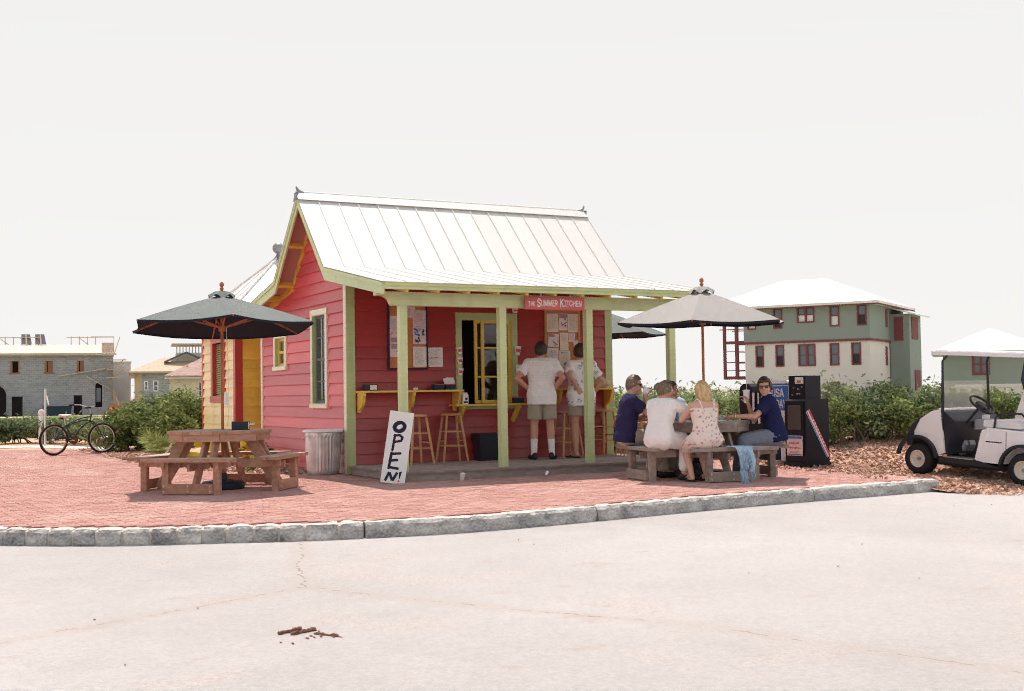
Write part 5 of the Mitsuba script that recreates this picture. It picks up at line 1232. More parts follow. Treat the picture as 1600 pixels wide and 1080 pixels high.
tm = trimesh.creation.icosphere(subdivisions=2); g = M(); g.add(tm.vertices * (.035, .03, .022) * (1 + .8 * (meshkit.noise(tm.vertices * 3 + 2)[:, None] - .5)) + (1.01, -.2, 1.258), tm.faces); obj('paper', g, 'paper', ck)
mk = thing('drink_carton', 'white printed carton standing at the left end of the hatch counter', 'carton')
g = M(); g.bx(1.79, 1.88, -.24, -.15, 1.013, 1.15); g.prism(Polygon([(-.045, 0), (.045, 0), (0, .045)]), (1.79, -.195, 1.15), (0, 1, 0), (0, 0, 1), (.09, 0, 0)); obj('box', g, 'white_plastic', mk)
g = M(); g.bx(1.80, 1.87, -.2415, -.2402, 1.03, 1.06); g.bx(1.825, 1.865, -.2415, -.2402, 1.075, 1.115); obj('print', g, 'skip_teal', mk)
cup('white foam cup with a lid on the hatch counter behind the second porch post', (2.50, -.17, 1.013), .15, .042, .055, ink='ink_blue', name='foam_cup')
ct = thing('condiment_tub', 'dark blue tub with a red top on the right end of the hatch counter', 'tub')
g = M(); g.bx(2.72, 2.87, -.22, -.10, 1.013, 1.10); obj('tub', g, 'skip_teal', ct); g = M(); g.bx(2.715, 2.875, -.225, -.095, 1.10, 1.115); obj('lid', g, 'ink_red', ct)
br = thing('straw_basket', 'rounded straw coloured basket on the right eating shelf', 'basket')
g = M(); g.lathe([(.0, 0), (.15, 0), (.19, .05), (.20, .09), (.17, .13), (.10, .165), (.0, .175)], (4.28, -.19, 1.24), 24)
wood('straw', (0.40, 0.28, 0.15), (0.66, 0.52, 0.34), 60); obj('dome', g, 'straw', br, smooth=True)
g = M(); g.tube([(4.28 + .195 * math.cos(a), -.19 + .195 * math.sin(a), 1.30) for a in np.linspace(0, 6.283, 25)], .012, 6); obj('rim', g, 'straw', br)
nb = thing('napkin_holder', 'black napkin box with a white napkin on the left picnic table', 'napkin holder')
g = M(); g.obox((-2.13, -1.83, .755 + .055), np.array([.885, -.4656, 0]) * .105, np.array([.4656, .885, 0]) * .05, (0, 0, .055)); obj('box', g, 'black_plastic', nb)
g = M(); g.obox((-2.085, -1.893, .755 + .058), np.array([.885, -.4656, 0]) * .045, np.array([.4656, .885, 0]) * .008, (0, 0, .045)); g.obox((-2.0, -1.90, .83), np.array([.885, -.4656, .1]) * .03, np.array([.4656, .885, 0]) * .02, (0, 0, .012)); obj('napkins', g, 'paper', nb)

# ------------------------------------------------------------------ newspaper boxes
def newsbox_body(t, x0, y0, z0, wdt, dpt, h, mt):   # front faces -x, width along y
    g = M(); prof = [(0, 0), (dpt, 0), (dpt, h), (.03, h - .0), (0, h - .03)]
    g.prism(Polygon(prof), (x0, y0, z0), (1, 0, 0), (0, 0, 1), (0, wdt, 0)); return obj('cabinet', g, mt, t)
nbx = thing('newspaper_box', 'black newspaper box with a red and blue diagonal strip on its side', 'newspaper box')
X0, Y0, WD, DP = 5.97, -3.27, .47, .47
newsbox_body(nbx, X0 + .02, Y0, .06, WD, DP - .02, .96, 'black_paint')
g = M(); g.bx(X0 - .01, X0 + DP + .015, Y0 - .015, Y0 + WD + .015, 0.0, .075); obj('plinth', g, 'black_paint', nbx)
g = M(); g.bx(X0 + .07, X0 + .37, Y0 + .05, Y0 + .42, 1.02, 1.37); hd = obj('coin_head', g, 'black_paint', nbx)
g = M(); g.bx(X0 + .063, X0 + .0698, Y0 + .09, Y0 + .27, 1.25, 1.35); obj('price_card', g, 'paper', hd)
g = M(); g.bx(X0 + .0605, X0 + .0628, Y0 + .14, Y0 + .22, 1.265, 1.30); obj('card_print', g, 'ink_red', hd)
for y, z, r_ in ((.12, 1.20, .012), (.20, 1.17, .016), (.30, 1.19, .01), (.33, 1.08, .012)):
    g = M(); g.cyl((X0 + .0698, Y0 + y, z), (X0 + .055, Y0 + y, z), r_, n=12); obj('knob', g, 'steel', hd)
g = M(); g.bx(X0 + .055, X0 + .0697, Y0 + .16, Y0 + .24, 1.09, 1.11); obj('coin_slot', g, 'steel', hd)
# door window, with its rim, and the headline card
g = M(); g.bx(X0 + .004, X0 + .0198, Y0 + .04, Y0 + WD - .04, .26, .98); dr_ = obj('door', g, 'black_paint', nbx)
mat('smoked', (0.10, 0.085, 0.08), 0.12, spec=0.6)
g = M(); g.bx(X0 - .001, X0 + .0038, Y0 + .09, Y0 + WD - .09, .56, .93); obj('pane', g, 'smoked', dr_)
g = M(); g.bx(X0 - .003, X0 + .0036, Y0 + .06, Y0 + WD - .06, .17, .47); cd = obj('headline_card', g, 'paper_pink', nbx)
g = M(); g.bx(X0 - .006, X0 - .0032, Y0 + .07, Y0 + WD - .07, .425, .46); g.bx(X0 - .006, X0 - .0032, Y0 + .07, Y0 + WD - .07, .18, .195); obj('card_band', g, 'ink_blue', cd)
g = M(); r3 = np.random.RandomState(3)
for z, hh, y0_, y1_ in ((.335, .050, .15, .36), (.268, .042, .12, .38), (.212, .022, .14, .34)):
    y = y1_
    while y > y0_:
        w_ = r3.uniform(.012, .035); g.bx(X0 - .0045, X0 - .0032, Y0 + y - w_, Y0 + y, z + r3.uniform(0, hh * .3), z + hh * r3.uniform(.6, 1)); y -= w_ + r3.uniform(.004, .014)
obj('card_print', g, 'ink_red', cd)
# strip on the right side (-y), from upper left to lower right
g = M(); e = np.array([.41, 0, -.73]); e /= np.linalg.norm(e); nn = np.array([e[2], 0, -e[0]]); c0 = np.array([X0 + .255, Y0 - .0025, .50])
g.obox(c0, e * .40, -nn * .04, (0, .0018, 0)); st = obj('side_strip', g, 'paper', nbx)
g = M(); g.obox(c0 - nn * .021 - (0, .002, 0) , e * .398, -nn * .018, (0, .0012, 0)); obj('red_band', g, 'ink_red', st)
g = M(); g.obox(c0 + nn * .028 - (0, .002, 0), e * .398, -nn * .009, (0, .0012, 0)); obj('blue_band', g, 'ink_blue', st)
g = M()
for k in range(9): g.obox(c0 - nn * .021 - (0, .0036, 0) + e * (-.22 + .055 * k), e * .014, -nn * .009, (0, .0006, 0))
obj('strip_print', g, 'paper', st)
ub = thing('newspaper_box', 'white newspaper box with a blue panel lettered USA TODAY behind the black one', 'newspaper box')
UX, UY = 6.27, -2.32
g = M()
shell = Polygon([(-.30, -.02), (-.30, .44), (-.27, .50), (-.20, .53), (.20, .53), (.27, .50), (.30, .44), (.30, -.02)])
g.prism(shell, (UX, UY, .78), (0, 1, 0), (0, 0, 1), (.40, 0, 0)); obj('shell', g, 'white_plastic', ub)
g = M(); g.bx(UX - .006, UX - .0005, UY - .25, UY + .25, .84, 1.22); pn = obj('blue_panel', g, 'ink_blue', ub)
g = M()
for tx, y, z, hh in (('USA', .15, 1.055, .125), ('TODAY', .215, .88, .125)):
    tm = meshkit.text_mesh(tx, hh, .003, bold=True); v = tm.vertices; v[:, 0] *= (.30 if tx == 'USA' else .42) / v[:, 0].max()
    g.add(np.stack([UX - .0065 - v[:, 2], UY + y - v[:, 0], z + v[:, 1]], 1), tm.faces)
obj('lettering', g, 'white_plastic', pn)
g = M(); g.cyl((UX - .0065, UY + .195, 1.118), (UX - .0095, UY + .195, 1.118), .038, n=18); obj('globe_disc', g, 'pane_light', pn)
g = M(); g.bx(UX - .004, UX - .0005, UY - .27, UY + .27, 1.235, 1.26); obj('stripe', g, 'ink_blue', ub)
g = M(); g.bx(UX + .12, UX + .28, UY - .10, UY + .10, .05, .78); obj('pedestal', g, 'pane_light', ub); g = M(); g.bx(UX + .0, UX + .42, UY - .24, UY + .24, 0, .05); obj('foot', g, 'grey_metal', ub)
rb = thing('newspaper_box', 'black newspaper rack with two rounded tops behind the woman in the navy shirt', 'newspaper box')
for k, y in enumerate((-1.80, -1.30)):
    g = M(); g.prism(Polygon([(-.17, 0), (-.17, .33), (-.14, .42), (-.06, .47), (.06, .47), (.14, .42), (.17, .33), (.17, 0)]), (6.45, y, .80), (0, 1, 0), (0, 0, 1), (.36, 0, 0)); obj('head', g, 'black_paint', rb)
g = M(); g.bx(6.47, 6.79, -1.97, -1.13, .06, .799); obj('cabinet', g, 'black_paint', rb)
for y in (-1.62, -1.48):
    g = M(); g.bx(6.45, 6.468, y - .02, y + .02, .62, 1.12); obj('pale_strip', g, 'pane_light', rb)
g = M(); g.bx(6.45, 6.81, -2.0, -1.1, 0, .06); obj('plinth', g, 'black_paint', rb)

# ------------------------------------------------------------------ bicycle, rack, posts, pipes, sticks
mat('rim_tan', (0.50, 0.33, 0.27), 0.5); mat('whitewall', (0.62, 0.55, 0.53), 0.6); mat('bike_black', (0.012, 0.022, 0.020), 0.3, spec=0.6); mat('rust', (0.15, 0.06, 0.04), 0.7, 0.3); mat('saddle_white', (0.70, 0.68, 0.68), 0.5)
bk = thing('bicycle', 'black cruiser bicycle with tan rims parked at the edge of the brick paving', 'bicycle')
BA = np.array([-2.93, 9.95, 0.0]); bd = np.array([.926, .377, 0]); bn = np.array([.377, -.926, 0])
def B(x, z, s=0.0): return BA + bd * x + bn * s + np.array([0, 0, z])
def wheel(xc, name, tyre, wl_mat, turn=0.0):
    w = newkey(bk + '__' + name); c = B(xc, .33); d = bd * math.cos(turn) + bn * math.sin(turn); ax = np.cross(d, [0, 0, 1])
    def circ(r_, n=48): return [c + d * (r_ * math.cos(a)) + np.array([0, 0, r_ * math.sin(a)]) for a in np.linspace(0, 2 * math.pi, n + 1)]
    g = M(); g.tube(circ(.308), .024, 10, cap=False); obj('tyre', g, tyre, w, smooth=True)
    g = M(); g.tube(circ(.281), .013, 8, cap=False); obj('rim', g, wl_mat, w, smooth=True)
    g = M(); g.cyl(c - ax * .045, c + ax * .045, .022, n=10); obj('hub', g, 'steel', w)
    g = M()
    for k in range(28):
        a = k * 2 * math.pi / 28; g.tube([c + ax * (.03 if k % 2 else -.03), c + d * (.275 * math.cos(a)) + np.array([0, 0, .275 * math.sin(a)])], .0013, 3, cap=False)
    tag(obj('spokes', g, 'steel', w), kind='stuff')
wheel(0, 'rear_wheel', 'black_rubber', 'rim_tan'); wheel(1.13, 'front_wheel', 'black_rubber', 'whitewall', .06)
def arc3(p, q, r_, n=10):
    t = np.linspace(0, 1, n)[:, None]; return (1 - t) ** 2 * np.array(p) + 2 * t * (1 - t) * np.array(q) + t ** 2 * np.array(r_)
g = M(); hd_, bb, st_ = B(.86, .80), B(.44, .30), B(.27, .64)
g.tube(arc3(hd_, B(.52, .80), B(.20, .56)), .016, 8); g.tube(arc3(hd_ - (0, 0, .10), B(.62, .64), bb), .016, 8)
g.tube(arc3(B(.84, .72), B(.55, .74), B(.30, .60)), .011, 7); g.tube([bb, st_], .015, 8)
for s in (-.06, .06): g.tube([bb + bn * s * .5, B(0, .33, s)], .010, 6); g.tube([B(.24, .60) + bn * s * .4, B(0, .33, s)], .010, 6)
g.tube([B(.84, .70), B(.875, .87)], .019, 8); obj('frame', g, 'bike_black', bk, smooth=40)
g = M()
for s in (-.05, .05): g.tube([B(.88, .70, s), B(.97, .60, s), B(1.13, .33, s)], .012, 7)
g.tube([B(.88, .70, -.05), B(.88, .70, .05)], .012, 7); obj('fork', g, 'bike_black', bk)
g = M(); g.tube([B(.86, .86), B(.83, 1.0)], .011, 7); g.tube([B(.83, 1.0, -.05), B(.82, 1.03, -.18), B(.77, 1.06, -.30), B(.62, 1.06, -.33)], .011, 7); g.tube([B(.83, 1.0, .05), B(.82, 1.02, .18), B(.75, 1.02, .30), B(.55, 1.00, .33)], .011, 7); g.tube([B(.83, 1.0, -.05), B(.83, 1.0, .05)], .011, 7); obj('handlebar', g, 'steel', bk)
for s, z in ((-.33, 1.06), (.33, 1.0)):
    g = M(); g.tube([B(.66, z, s), B(.54, z - .004, s)], .019, 8); obj('grip', g, 'black_rubber', bk)
g = M(); g.tube([st_, B(.235, .78)], .012, 7); obj('seat_post', g, 'steel', bk)
tm = trimesh.creation.icosphere(subdivisions=3); v = tm.vertices * (.15, .085, .035); nose = np.clip(v[:, 0] / .15, -1, 1); v[:, 1] *= 1 - .62 * np.clip(nose + .2, 0, 1); v[:, 2] += .02 * nose ** 2
g = M(); g.add(B(.26, .83) + v[:, :1] * bd + v[:, 1:2] * bn + v[:, 2:] * np.array([0, 0, 1.0]), tm.faces); obj('saddle', g, 'saddle_white', bk, smooth=True)
g = M(); g.tube([B(.16, .79, -.05), B(.22, .76, 0), B(.16, .79, .05)], .012, 6); obj('saddle_spring', g, 'black_paint', bk)
cr_ = newkey(bk + '__crank')
g = M(); g.lathe([(.0, -.004), (.085, -.004), (.085, .004), (.0, .004)], bb + bn * .05, 28, axis=bn); obj('chainring', g, 'rust', cr_)
g = M(); g.beam(bb + bn * .065, bb + bn * .065 + bd * -.165 + np.array([0, 0, .03]), .016, .022); g.beam(bb - bn * .065, bb - bn * .065 + bd * .165 - np.array([0, 0, .03]), .016, .022); obj('arm', g, 'steel', cr_)
for s in (1, -1):
    g = M(); q = bb + bn * (.11 * s) + bd * (-.165 * s) + np.array([0, 0, .03 * s]); g.obox(q, bd * .045, bn * .04, (0, 0, .012)); obj('pedal', g, 'black_rubber', cr_)
g = M(); g.beam(B(-.02, .36, .058), B(.44, .37, .058), .008, .045); obj('chain_guard', g, 'bike_black', bk); g = M(); g.beam(B(.0, .305, .05), B(.44, .22, .05), .006, .012); obj('chain', g, 'steel', bk)
rk = thing('bike_rack', 'low white spiral bicycle rack behind the front wheel of the bicycle', 'bike rack')
g = M(); ra, rb_ = np.array([-1.80, 11.6, 0]), np.array([-1.12, 12.05, 0]); ax_ = (rb_ - ra); Ls = np.linalg.norm(ax_); ax_ /= Ls; sd = np.array([-ax_[1], ax_[0], 0])
g.tube([ra + ax_ * (Ls * t) + sd * (.24 * math.cos(t * 8 * 2 * math.pi)) + np.array([0, 0, .0 + .24 * (1 + math.sin(t * 8 * 2 * math.pi))]) * (1, 1, .8) for t in np.linspace(0, 1, 161)], .014, 6); obj('coil', g, 'steel', rk)
for s in (-.2, .2):
    g = M(); g.tube([ra + sd * s + (0, 0, .012), rb_ + sd * s + (0, 0, .012)], .016, 6); obj('rail', g, 'steel', rk)
bo = thing('bollard', 'white bollard with a domed cap behind the bicycle', 'bollard')
g = M(); g.lathe([(.075, 0), (.072, .74), (.070, .76), (.0, .76)], (-2.25, 18.0, 0), 20); obj('shaft', g, 'white_plastic', bo, smooth=40)
g = M(); g.lathe([(.085, .76), (.095, .79), (.09, .84), (.06, .90), (.0, .92)], (-2.25, 18.0, 0), 20); obj('cap', g, 'paper_pink', bo, smooth=40)
po = thing('metal_post', 'thin galvanised sign post with a bent clip standing behind the bicycle', 'post')
g = M(); g.cyl((-2.41, 15.8, 0), (-2.41, 15.8, 1.46), .028, n=8); obj('shaft', g, 'steel', po); g = M(); g.beam((-2.38, 15.79, 1.28), (-2.33, 15.77, 1.05), .05, .02); obj('clip', g, 'pane_light', po)
mat('pipe_yellow', (0.72, 0.47, 0.03), 0.45)
yp = thing('water_pipes', 'yellow painted water pipe assembly in the bed behind the left picnic table', 'pipes')
pA, pB = np.array([-.84, 7.0, 0]), np.array([-.42, 4.25, 0]); dv = (pB - pA) / np.linalg.norm(pB - pA)
for P_0, h in ((pA, .36), (pB, .46)):
    g = M(); g.lathe([(.10, 0), (.10, .03), (.075, .03), (.075, h - .06), (.10, h - .06), (.10, h - .03), (.08, h), (.0, h + .01)], P_0, 20); obj('riser', g, 'pipe_yellow', yp, smooth=40)
g = M(); g.tube([pA + (0, 0, .29), pA + dv * .6 + (0, 0, .29)], .05, 12); g.tube([pA + dv * .60 + (0, 0, .29), pA + dv * .66 + (0, 0, .29)], .075, 12); obj('outlet', g, 'pipe_yellow', yp)
g = M(); g.tube([pB - dv * .5 + (0, 0, .20), pB + dv * .16 + (0, 0, .20)], .055, 12); g.tube([pB + dv * .12 + (0, 0, .34), pB - dv * .12 + (0, 0, .34)], .03, 10); obj('outlet', g, 'pipe_yellow', yp)
for t_ in (.46, .56):
    q = pA + (pB - pA) * t_; g = M(); g.cyl(q + (0, 0, .10), q + (0, 0, .36), .03, .022, n=10); g.ball(q + (0, 0, .09), .045, 2); obj('valve', g, 'pipe_yellow', yp)
g = M(); g.tube([pA + (0, 0, .05), pB + (0, 0, .05)], .06, 12); obj('main', g, 'pipe_yellow', yp)
lg = thing('driftwood_branch', 'dry forked branch lying on the bed beside the palmetto', 'branch')
g = M(); g.tube([(-1.55, 5.9, .0), (-1.4, 6.1, .12), (-1.25, 6.35, .3)], [.05, .045, .02], 7); g.tube([(-1.42, 6.05, .1), (-1.3, 5.95, .22)], [.035, .015], 6); obj('wood', g, 'bark', lg)
for k, (p, q, r_, lab) in enumerate((((-4.30, -10.60), (-4.13, -10.52), .0125, 'reddish brown stick on the road, left one of three'), ((-4.24, -10.65), (-4.07, -10.58), .011, 'reddish brown stick on the road, middle one of three'), ((-4.115, -10.68), (-4.02, -10.83), .008, 'thin reddish brown stick on the road, right one of three'))):
    t = thing('bark_stick', lab, 'stick'); r5 = np.random.RandomState(k); p, q = np.array([*p, ROAD_Z + r_ * .8]), np.array([*q, ROAD_Z + r_ * .9])
    ts = np.linspace(0, 1, 15)[:, None]; pp = p + (q - p) * ts + r5.normal(0, .0035, (15, 3)) * (1, 1, .5)
    g = M(); g.tube(pp, r_ * (.55 + .85 * r5.uniform(size=15)) * np.r_[.75, np.ones(13), .4], 6); obj('wood', g, 'stick_bark', t)
    for j in range(4):
        i0 = r5.randint(1, 13); g = M(); g.tube([pp[i0], pp[i0] + (q - p) * r5.uniform(-.25, .25) + r5.normal(0, .014, 3) * (1, 1, .35)], [r_ * .55, r_ * .15], 4); obj('splinter', g, 'stick_bark', t)
wood('stick_bark', (0.07, 0.03, 0.022), (0.36, 0.20, 0.145), 90)
g = M(); r6 = np.random.RandomState(12)
for k in range(11):
    c = np.array([-4.15 + r6.normal(0, .09), -10.72 + r6.normal(0, .09), ROAD_Z + .004]); a = r6.uniform(0, 3)
    g.obox(c, (.012 * math.cos(a) * r6.uniform(.3, 1), .012 * math.sin(a), 0), (-.005 * math.sin(a), .005 * math.cos(a), 0), (0, 0, .003), r6.uniform())
for k in range(16):
    c = np.array([r6.uniform(-6, 6), r6.uniform(-13, -7.2), ROAD_Z + .003]); a = r6.uniform(0, 3); s_ = r6.uniform(.003, .008)
    g.obox(c, (s_ * math.cos(a), s_ * math.sin(a), 0), (-.5 * s_ * math.sin(a), .5 * s_ * math.cos(a), 0), (0, 0, .004), r6.uniform())
tag(obj('bark_crumbs', g, 'stick_bark'), 'small crumbs of bark and grit scattered on the pale road', 'debris', None, 'stuff')
# ------------------------------------------------------------------ people
mat('skin', (0.56, 0.30, 0.215), 0.55, spec=0.35); mat('skin_pale', (0.64, 0.38, 0.28), 0.55, spec=0.35); mat('skin_tan', (0.43, 0.20, 0.135), 0.55, spec=0.35)
def hairmat(key, a, b):
    def fn(p, n, uv):
        q = p.x * 0.8 + p.y * 0.6
        return mix(a, b, dr.clip(1.25 * noise(q * 190 + 2 * noise(p.z * 30, q * 30), (p.y - p.x) * 150, p.z * 34) - .15, 0, 1))
    mat(key, proc(fn), 0.5, spec=0.4)
hairmat('hair_dark', (0.016, 0.012, 0.013), (0.075, 0.058, 0.055)); hairmat('hair_brown', (0.022, 0.012, 0.009), (0.095, 0.052, 0.034)); hairmat('hair_grey_brown', (0.085, 0.055, 0.04), (0.26, 0.185, 0.135))
def blonde_fn(p, n, uv): return mix((0.36, 0.22, 0.09), (0.72, 0.54, 0.30), noise(p.x * 60, p.y * 60, p.z * 9))
mat('hair_blonde', proc(blonde_fn), 0.55)
mat('white_cloth', (0.82, 0.80, 0.79), 0.9, spec=0.1); mat('khaki', (0.38, 0.335, 0.27), 0.9, spec=0.1); mat('stone_cloth', (0.52, 0.43, 0.36), 0.9, spec=0.1)
mat('navy_cloth', (0.018, 0.022, 0.075), 0.9, spec=0.1); mat('purple_cloth', (0.030, 0.027, 0.082), 0.85, spec=0.15); mat('light_blue_cloth', (0.48, 0.57, 0.70), 0.9, spec=0.1)
mat('shoe_black', (0.02, 0.02, 0.026), 0.5); mat('lens_black', (0.008, 0.008, 0.01), 0.1, spec=0.7); mat('belt_brown', (0.10, 0.03, 0.02), 0.6)
def denim(key, c):
    def fn(p, n, uv): return mi.Color3f(c) * (0.72 + 0.5 * fbm(p.x * 9, p.y * 9, p.z * 9, 3) + 0.12 * noise(p.x * 200, p.y * 200, p.z * 200))
    mat(key, proc(fn), 0.9, spec=0.1)
denim('denim_grey', (0.20, 0.225, 0.275)); denim('denim_light', (0.38, 0.52, 0.64))
def tee_fn(p, n, uv):       # uv.x: across, uv.y: up the shirt back; rows of small grey print
    row = dr.floor(uv.y * 26); f = uv.y * 26 - row
    inrow = smoothstep(.30, .42, f) * (1 - smoothstep(.58, .70, f))
    word = smoothstep(.42, .55, noise(uv.x * 42, row * 7.3)) * smoothstep(.02, .05, uv.y) * (1 - smoothstep(.90, .94, uv.y))
    lim = smoothstep(.10, .14, uv.x) * (1 - smoothstep(.50 + .35 * cell_rand(row), .56 + .35 * cell_rand(row), uv.x)) * smoothstep(.3, .42, uv.y)
    head = smoothstep(20.5, 21.5, row + .5)
    ink = inrow * word * lim * (.32 + .3 * head)
    return mix((0.82, 0.80, 0.80), (0.20, 0.20, 0.24), ink)
mat('tee_print', proc(tee_fn), 0.92, spec=0.1)
def blot_fn(p, n, uv):
    a, b, r_ = voronoi(uv.x * 9, uv.y * 9)
    ring_ = smoothstep(.16, .22, a) * (1 - smoothstep(.32, .38, a)) * smoothstep(.45, .5, r_) + (1 - smoothstep(.13, .18, a)) * smoothstep(.3, .35, r_)
    rough = smoothstep(.35, .6, noise(uv.x * 60, uv.y * 60))
    return mix((0.82, 0.81, 0.81), mix((0.04, 0.06, 0.12), (0.12, 0.2, 0.25), r_), dr.clip(ring_ * rough, 0, 1))
mat('blot_print', proc(blot_fn), 0.92, spec=0.1)
def floral_fn(p, n, uv):
    a, b, r_ = voronoi(uv.x * 12, uv.y * 12)
    d = (1 - smoothstep(.20, .27, a)) * smoothstep(.25, .3, r_); c = (1 - smoothstep(.08, .12, a)) * smoothstep(.25, .3, r_)
    col = mix((0.62, 0.25, 0.22), (0.42, 0.24, 0.30), smoothstep(.6, .65, r_))
    leaf_ = (1 - smoothstep(.1, .16, dr.abs(a - .33))) * smoothstep(.6, .7, noise(uv.x * 70, uv.y * 70)) * .4
    return mix(mix(mix((0.78, 0.68, 0.62), (0.55, 0.55, 0.42), leaf_), col, d * smoothstep(.25, .5, noise(uv.x * 90, uv.y * 90))), (0.40, 0.12, 0.10), c * .8)
mat('floral', proc(floral_fn), 0.92, spec=0.1)

MF = manifold3d.Manifold
def sph(c, r, n=14):
    r = np.broadcast_to(np.asarray(r, float), (3,))
    return MF.sphere(1.0, n).scale([float(q) for q in r]).translate([float(q) for q in c])
def bone(*cr): return MF.batch_hull([sph(c, r) for c, r in cr])
def nrm(v): v = np.asarray(v, float); return v / np.linalg.norm(v)
def ik(a, b, l1, l2, pole):
    a, b = np.asarray(a, float), np.asarray(b, float); d = b - a; L_ = min(np.linalg.norm(d), (l1 + l2) * .999); u = nrm(d)
    x = (l1 * l1 - l2 * l2 + L_ * L_) / (2 * L_); h = math.sqrt(max(l1 * l1 - x * x, 0))
    p = np.asarray(pole, float); p = nrm(p - u * np.dot(p, u)); return a + u * x + p * h, a + u * L_
def solid(parts, ref=.014, it=6, folds=0.0, seed=0, fr=9.0, lam=.5):
    m = parts if isinstance(parts, MF) else MF.batch_boolean(parts, manifold3d.OpType.Add)
    m = m.refine_to_length(ref).to_mesh(); tm = trimesh.Trimesh(m.vert_properties[:, :3], m.tri_verts, process=True)
    if it: trimesh.smoothing.filter_taubin(tm, lamb=lam, nu=lam + .03, iterations=it)
    v = np.array(tm.vertices)
    if folds:
        q = v * fr; w = meshkit.fbm(np.stack([q[:, 0] + seed, q[:, 1], q[:, 2] * .55], 1), 3) - .5
        w2 = meshkit.fbm(np.stack([q[:, 0] * 1.3 + seed, q[:, 1] * 1.3, q[:, 2] * 2.2 + q[:, 0] * 1.2], 1), 2); w = w + .55 * (np.abs(w2 - .5) * -2 + .35)
        v = v + np.array(tm.vertex_normals) * (w * folds)[:, None]
    return v, np.array(tm.faces)
def pobj(name, vf, mt, parent, uvf=None):
    key = newkey(parent + '__' + name); v, f = vf
    uv = np.full((len(v), 2), .5) if uvf is None else uvf(v)
    scene[key] = mikit.ply((v, f), 'mat_' + mt, True, uv=uv); return key

def head_parts(c, f, u, s=1.0, female=False):
    """c: centre of the skull, f: where the face points, u: up. Returns manifolds of the head in one piece and a frame."""
    f = nrm(f); r_ = nrm(np.cross(f, u)); u = np.cross(r_, f); P = lambda x, y, z: c + (r_ * x + f * y + u * z) * s
    Rm = np.stack([r_, f, u], 1)
    tm = trimesh.creation.icosphere(subdivisions=3); v = tm.vertices.copy()
    t = np.clip(-v[:, 2], 0, 1); front = np.clip(v[:, 1], 0, 1)
    x = v[:, 0] * (.078 - .020 * t ** 1.3); y = v[:, 1] * .096 + .012 * t * (v[:, 1] > -.2) - .03 * t * (v[:, 1] < 0) * -v[:, 1]; z = v[:, 2] * (.115 + .008 * t)
    y = y - .008 * front * (np.abs(v[:, 2]) < .9)
    sock = np.exp(-((np.abs(x) - .032) / .014) ** 2 - ((z - .005) / .012) ** 2) * (v[:, 1] > .3); y = y - .010 * sock
    skull = MF(manifold3d.Mesh(np.asarray(c + np.stack([x, y, z], 1) @ Rm.T * s, np.float32), tm.faces.astype(np.uint32)))
    out = [skull,
           MF.batch_hull([sph(P(0, .088, .012), .008 * s, 8), sph(P(0, .112, -.024), .010 * s, 8), sph(P(.012, .098, -.030), .008 * s, 8), sph(P(-.012, .098, -.030), .008 * s, 8)]),
           MF.batch_hull([sph(P(-.036, .082, .022), .009 * s, 8), sph(P(.036, .082, .022), .009 * s, 8)]),
           MF.batch_hull([sph(P(-.018, .088, -.056), .008 * s, 8), sph(P(.018, .088, -.056), .008 * s, 8), sph(P(0, .094, -.056), .008 * s, 8)]),
           MF.batch_hull([sph(P(-.016, .078, -.096), .018 * s, 10), sph(P(.016, .078, -.096), .018 * s, 10), sph(P(0, .03, -.09), .03 * s, 10)])]
    for sg in (-1, 1):
        out.append(MF.batch_hull([sph(P(sg * .080, -.004, .022), (.009 * s, .016 * s, .012 * s), 8), sph(P(sg * .076, .004, -.026), .008 * s, 8), sph(P(sg * .084, -.016, .008), .008 * s, 8)]))
    return out, P, (r_, f, u)
def hand_parts(w, d, up, s=1.0, curl=.5, side=1, thumb=.8):
    """A hand from the wrist w along d; up: the back of the hand; side: +1 thumb on d x up."""
    d = nrm(d); up = nrm(up - d * np.dot(up, d)); sd = np.cross(d, up) * side
    out = [MF.batch_hull([sph(w, .024 * s, 10), sph(w + d * .075 * s + sd * .028 * s, .013 * s, 8), sph(w + d * .08 * s, .014 * s, 8), sph(w + d * .07 * s - sd * .030 * s, .012 * s, 8)])]
    for i, (o, L_) in enumerate(((.030, .070), (.011, .080), (-.009, .074), (-.028, .058))):
        p = w + (d * .078 + sd * o) * s; dd = d; 
        for k, (fr, rr) in enumerate(((.45, .0095), (.32, .0088), (.23, .008))):
            a = curl * (.5 + .35 * k + .06 * i); dd = nrm(dd * math.cos(a) - up * math.sin(a)); q = p + dd * L_ * fr * s
            out.append(MF.batch_hull([sph(p, rr * s, 8), sph(q, rr * .93 * s, 8)])); p = q
    p = w + (d * .02 + sd * .022) * s; q = p + nrm(sd * .75 + d * .75 - up * .3 * thumb) * .045 * s; e = q + nrm(d * .9 + sd * .15 - up * .5 * thumb) * .034 * s
    out += [MF.batch_hull([sph(p, .014 * s, 8), sph(q, .0105 * s, 8)]), MF.batch_hull([sph(q, .0105 * s, 8), sph(e, .009 * s, 8)])]
    return out

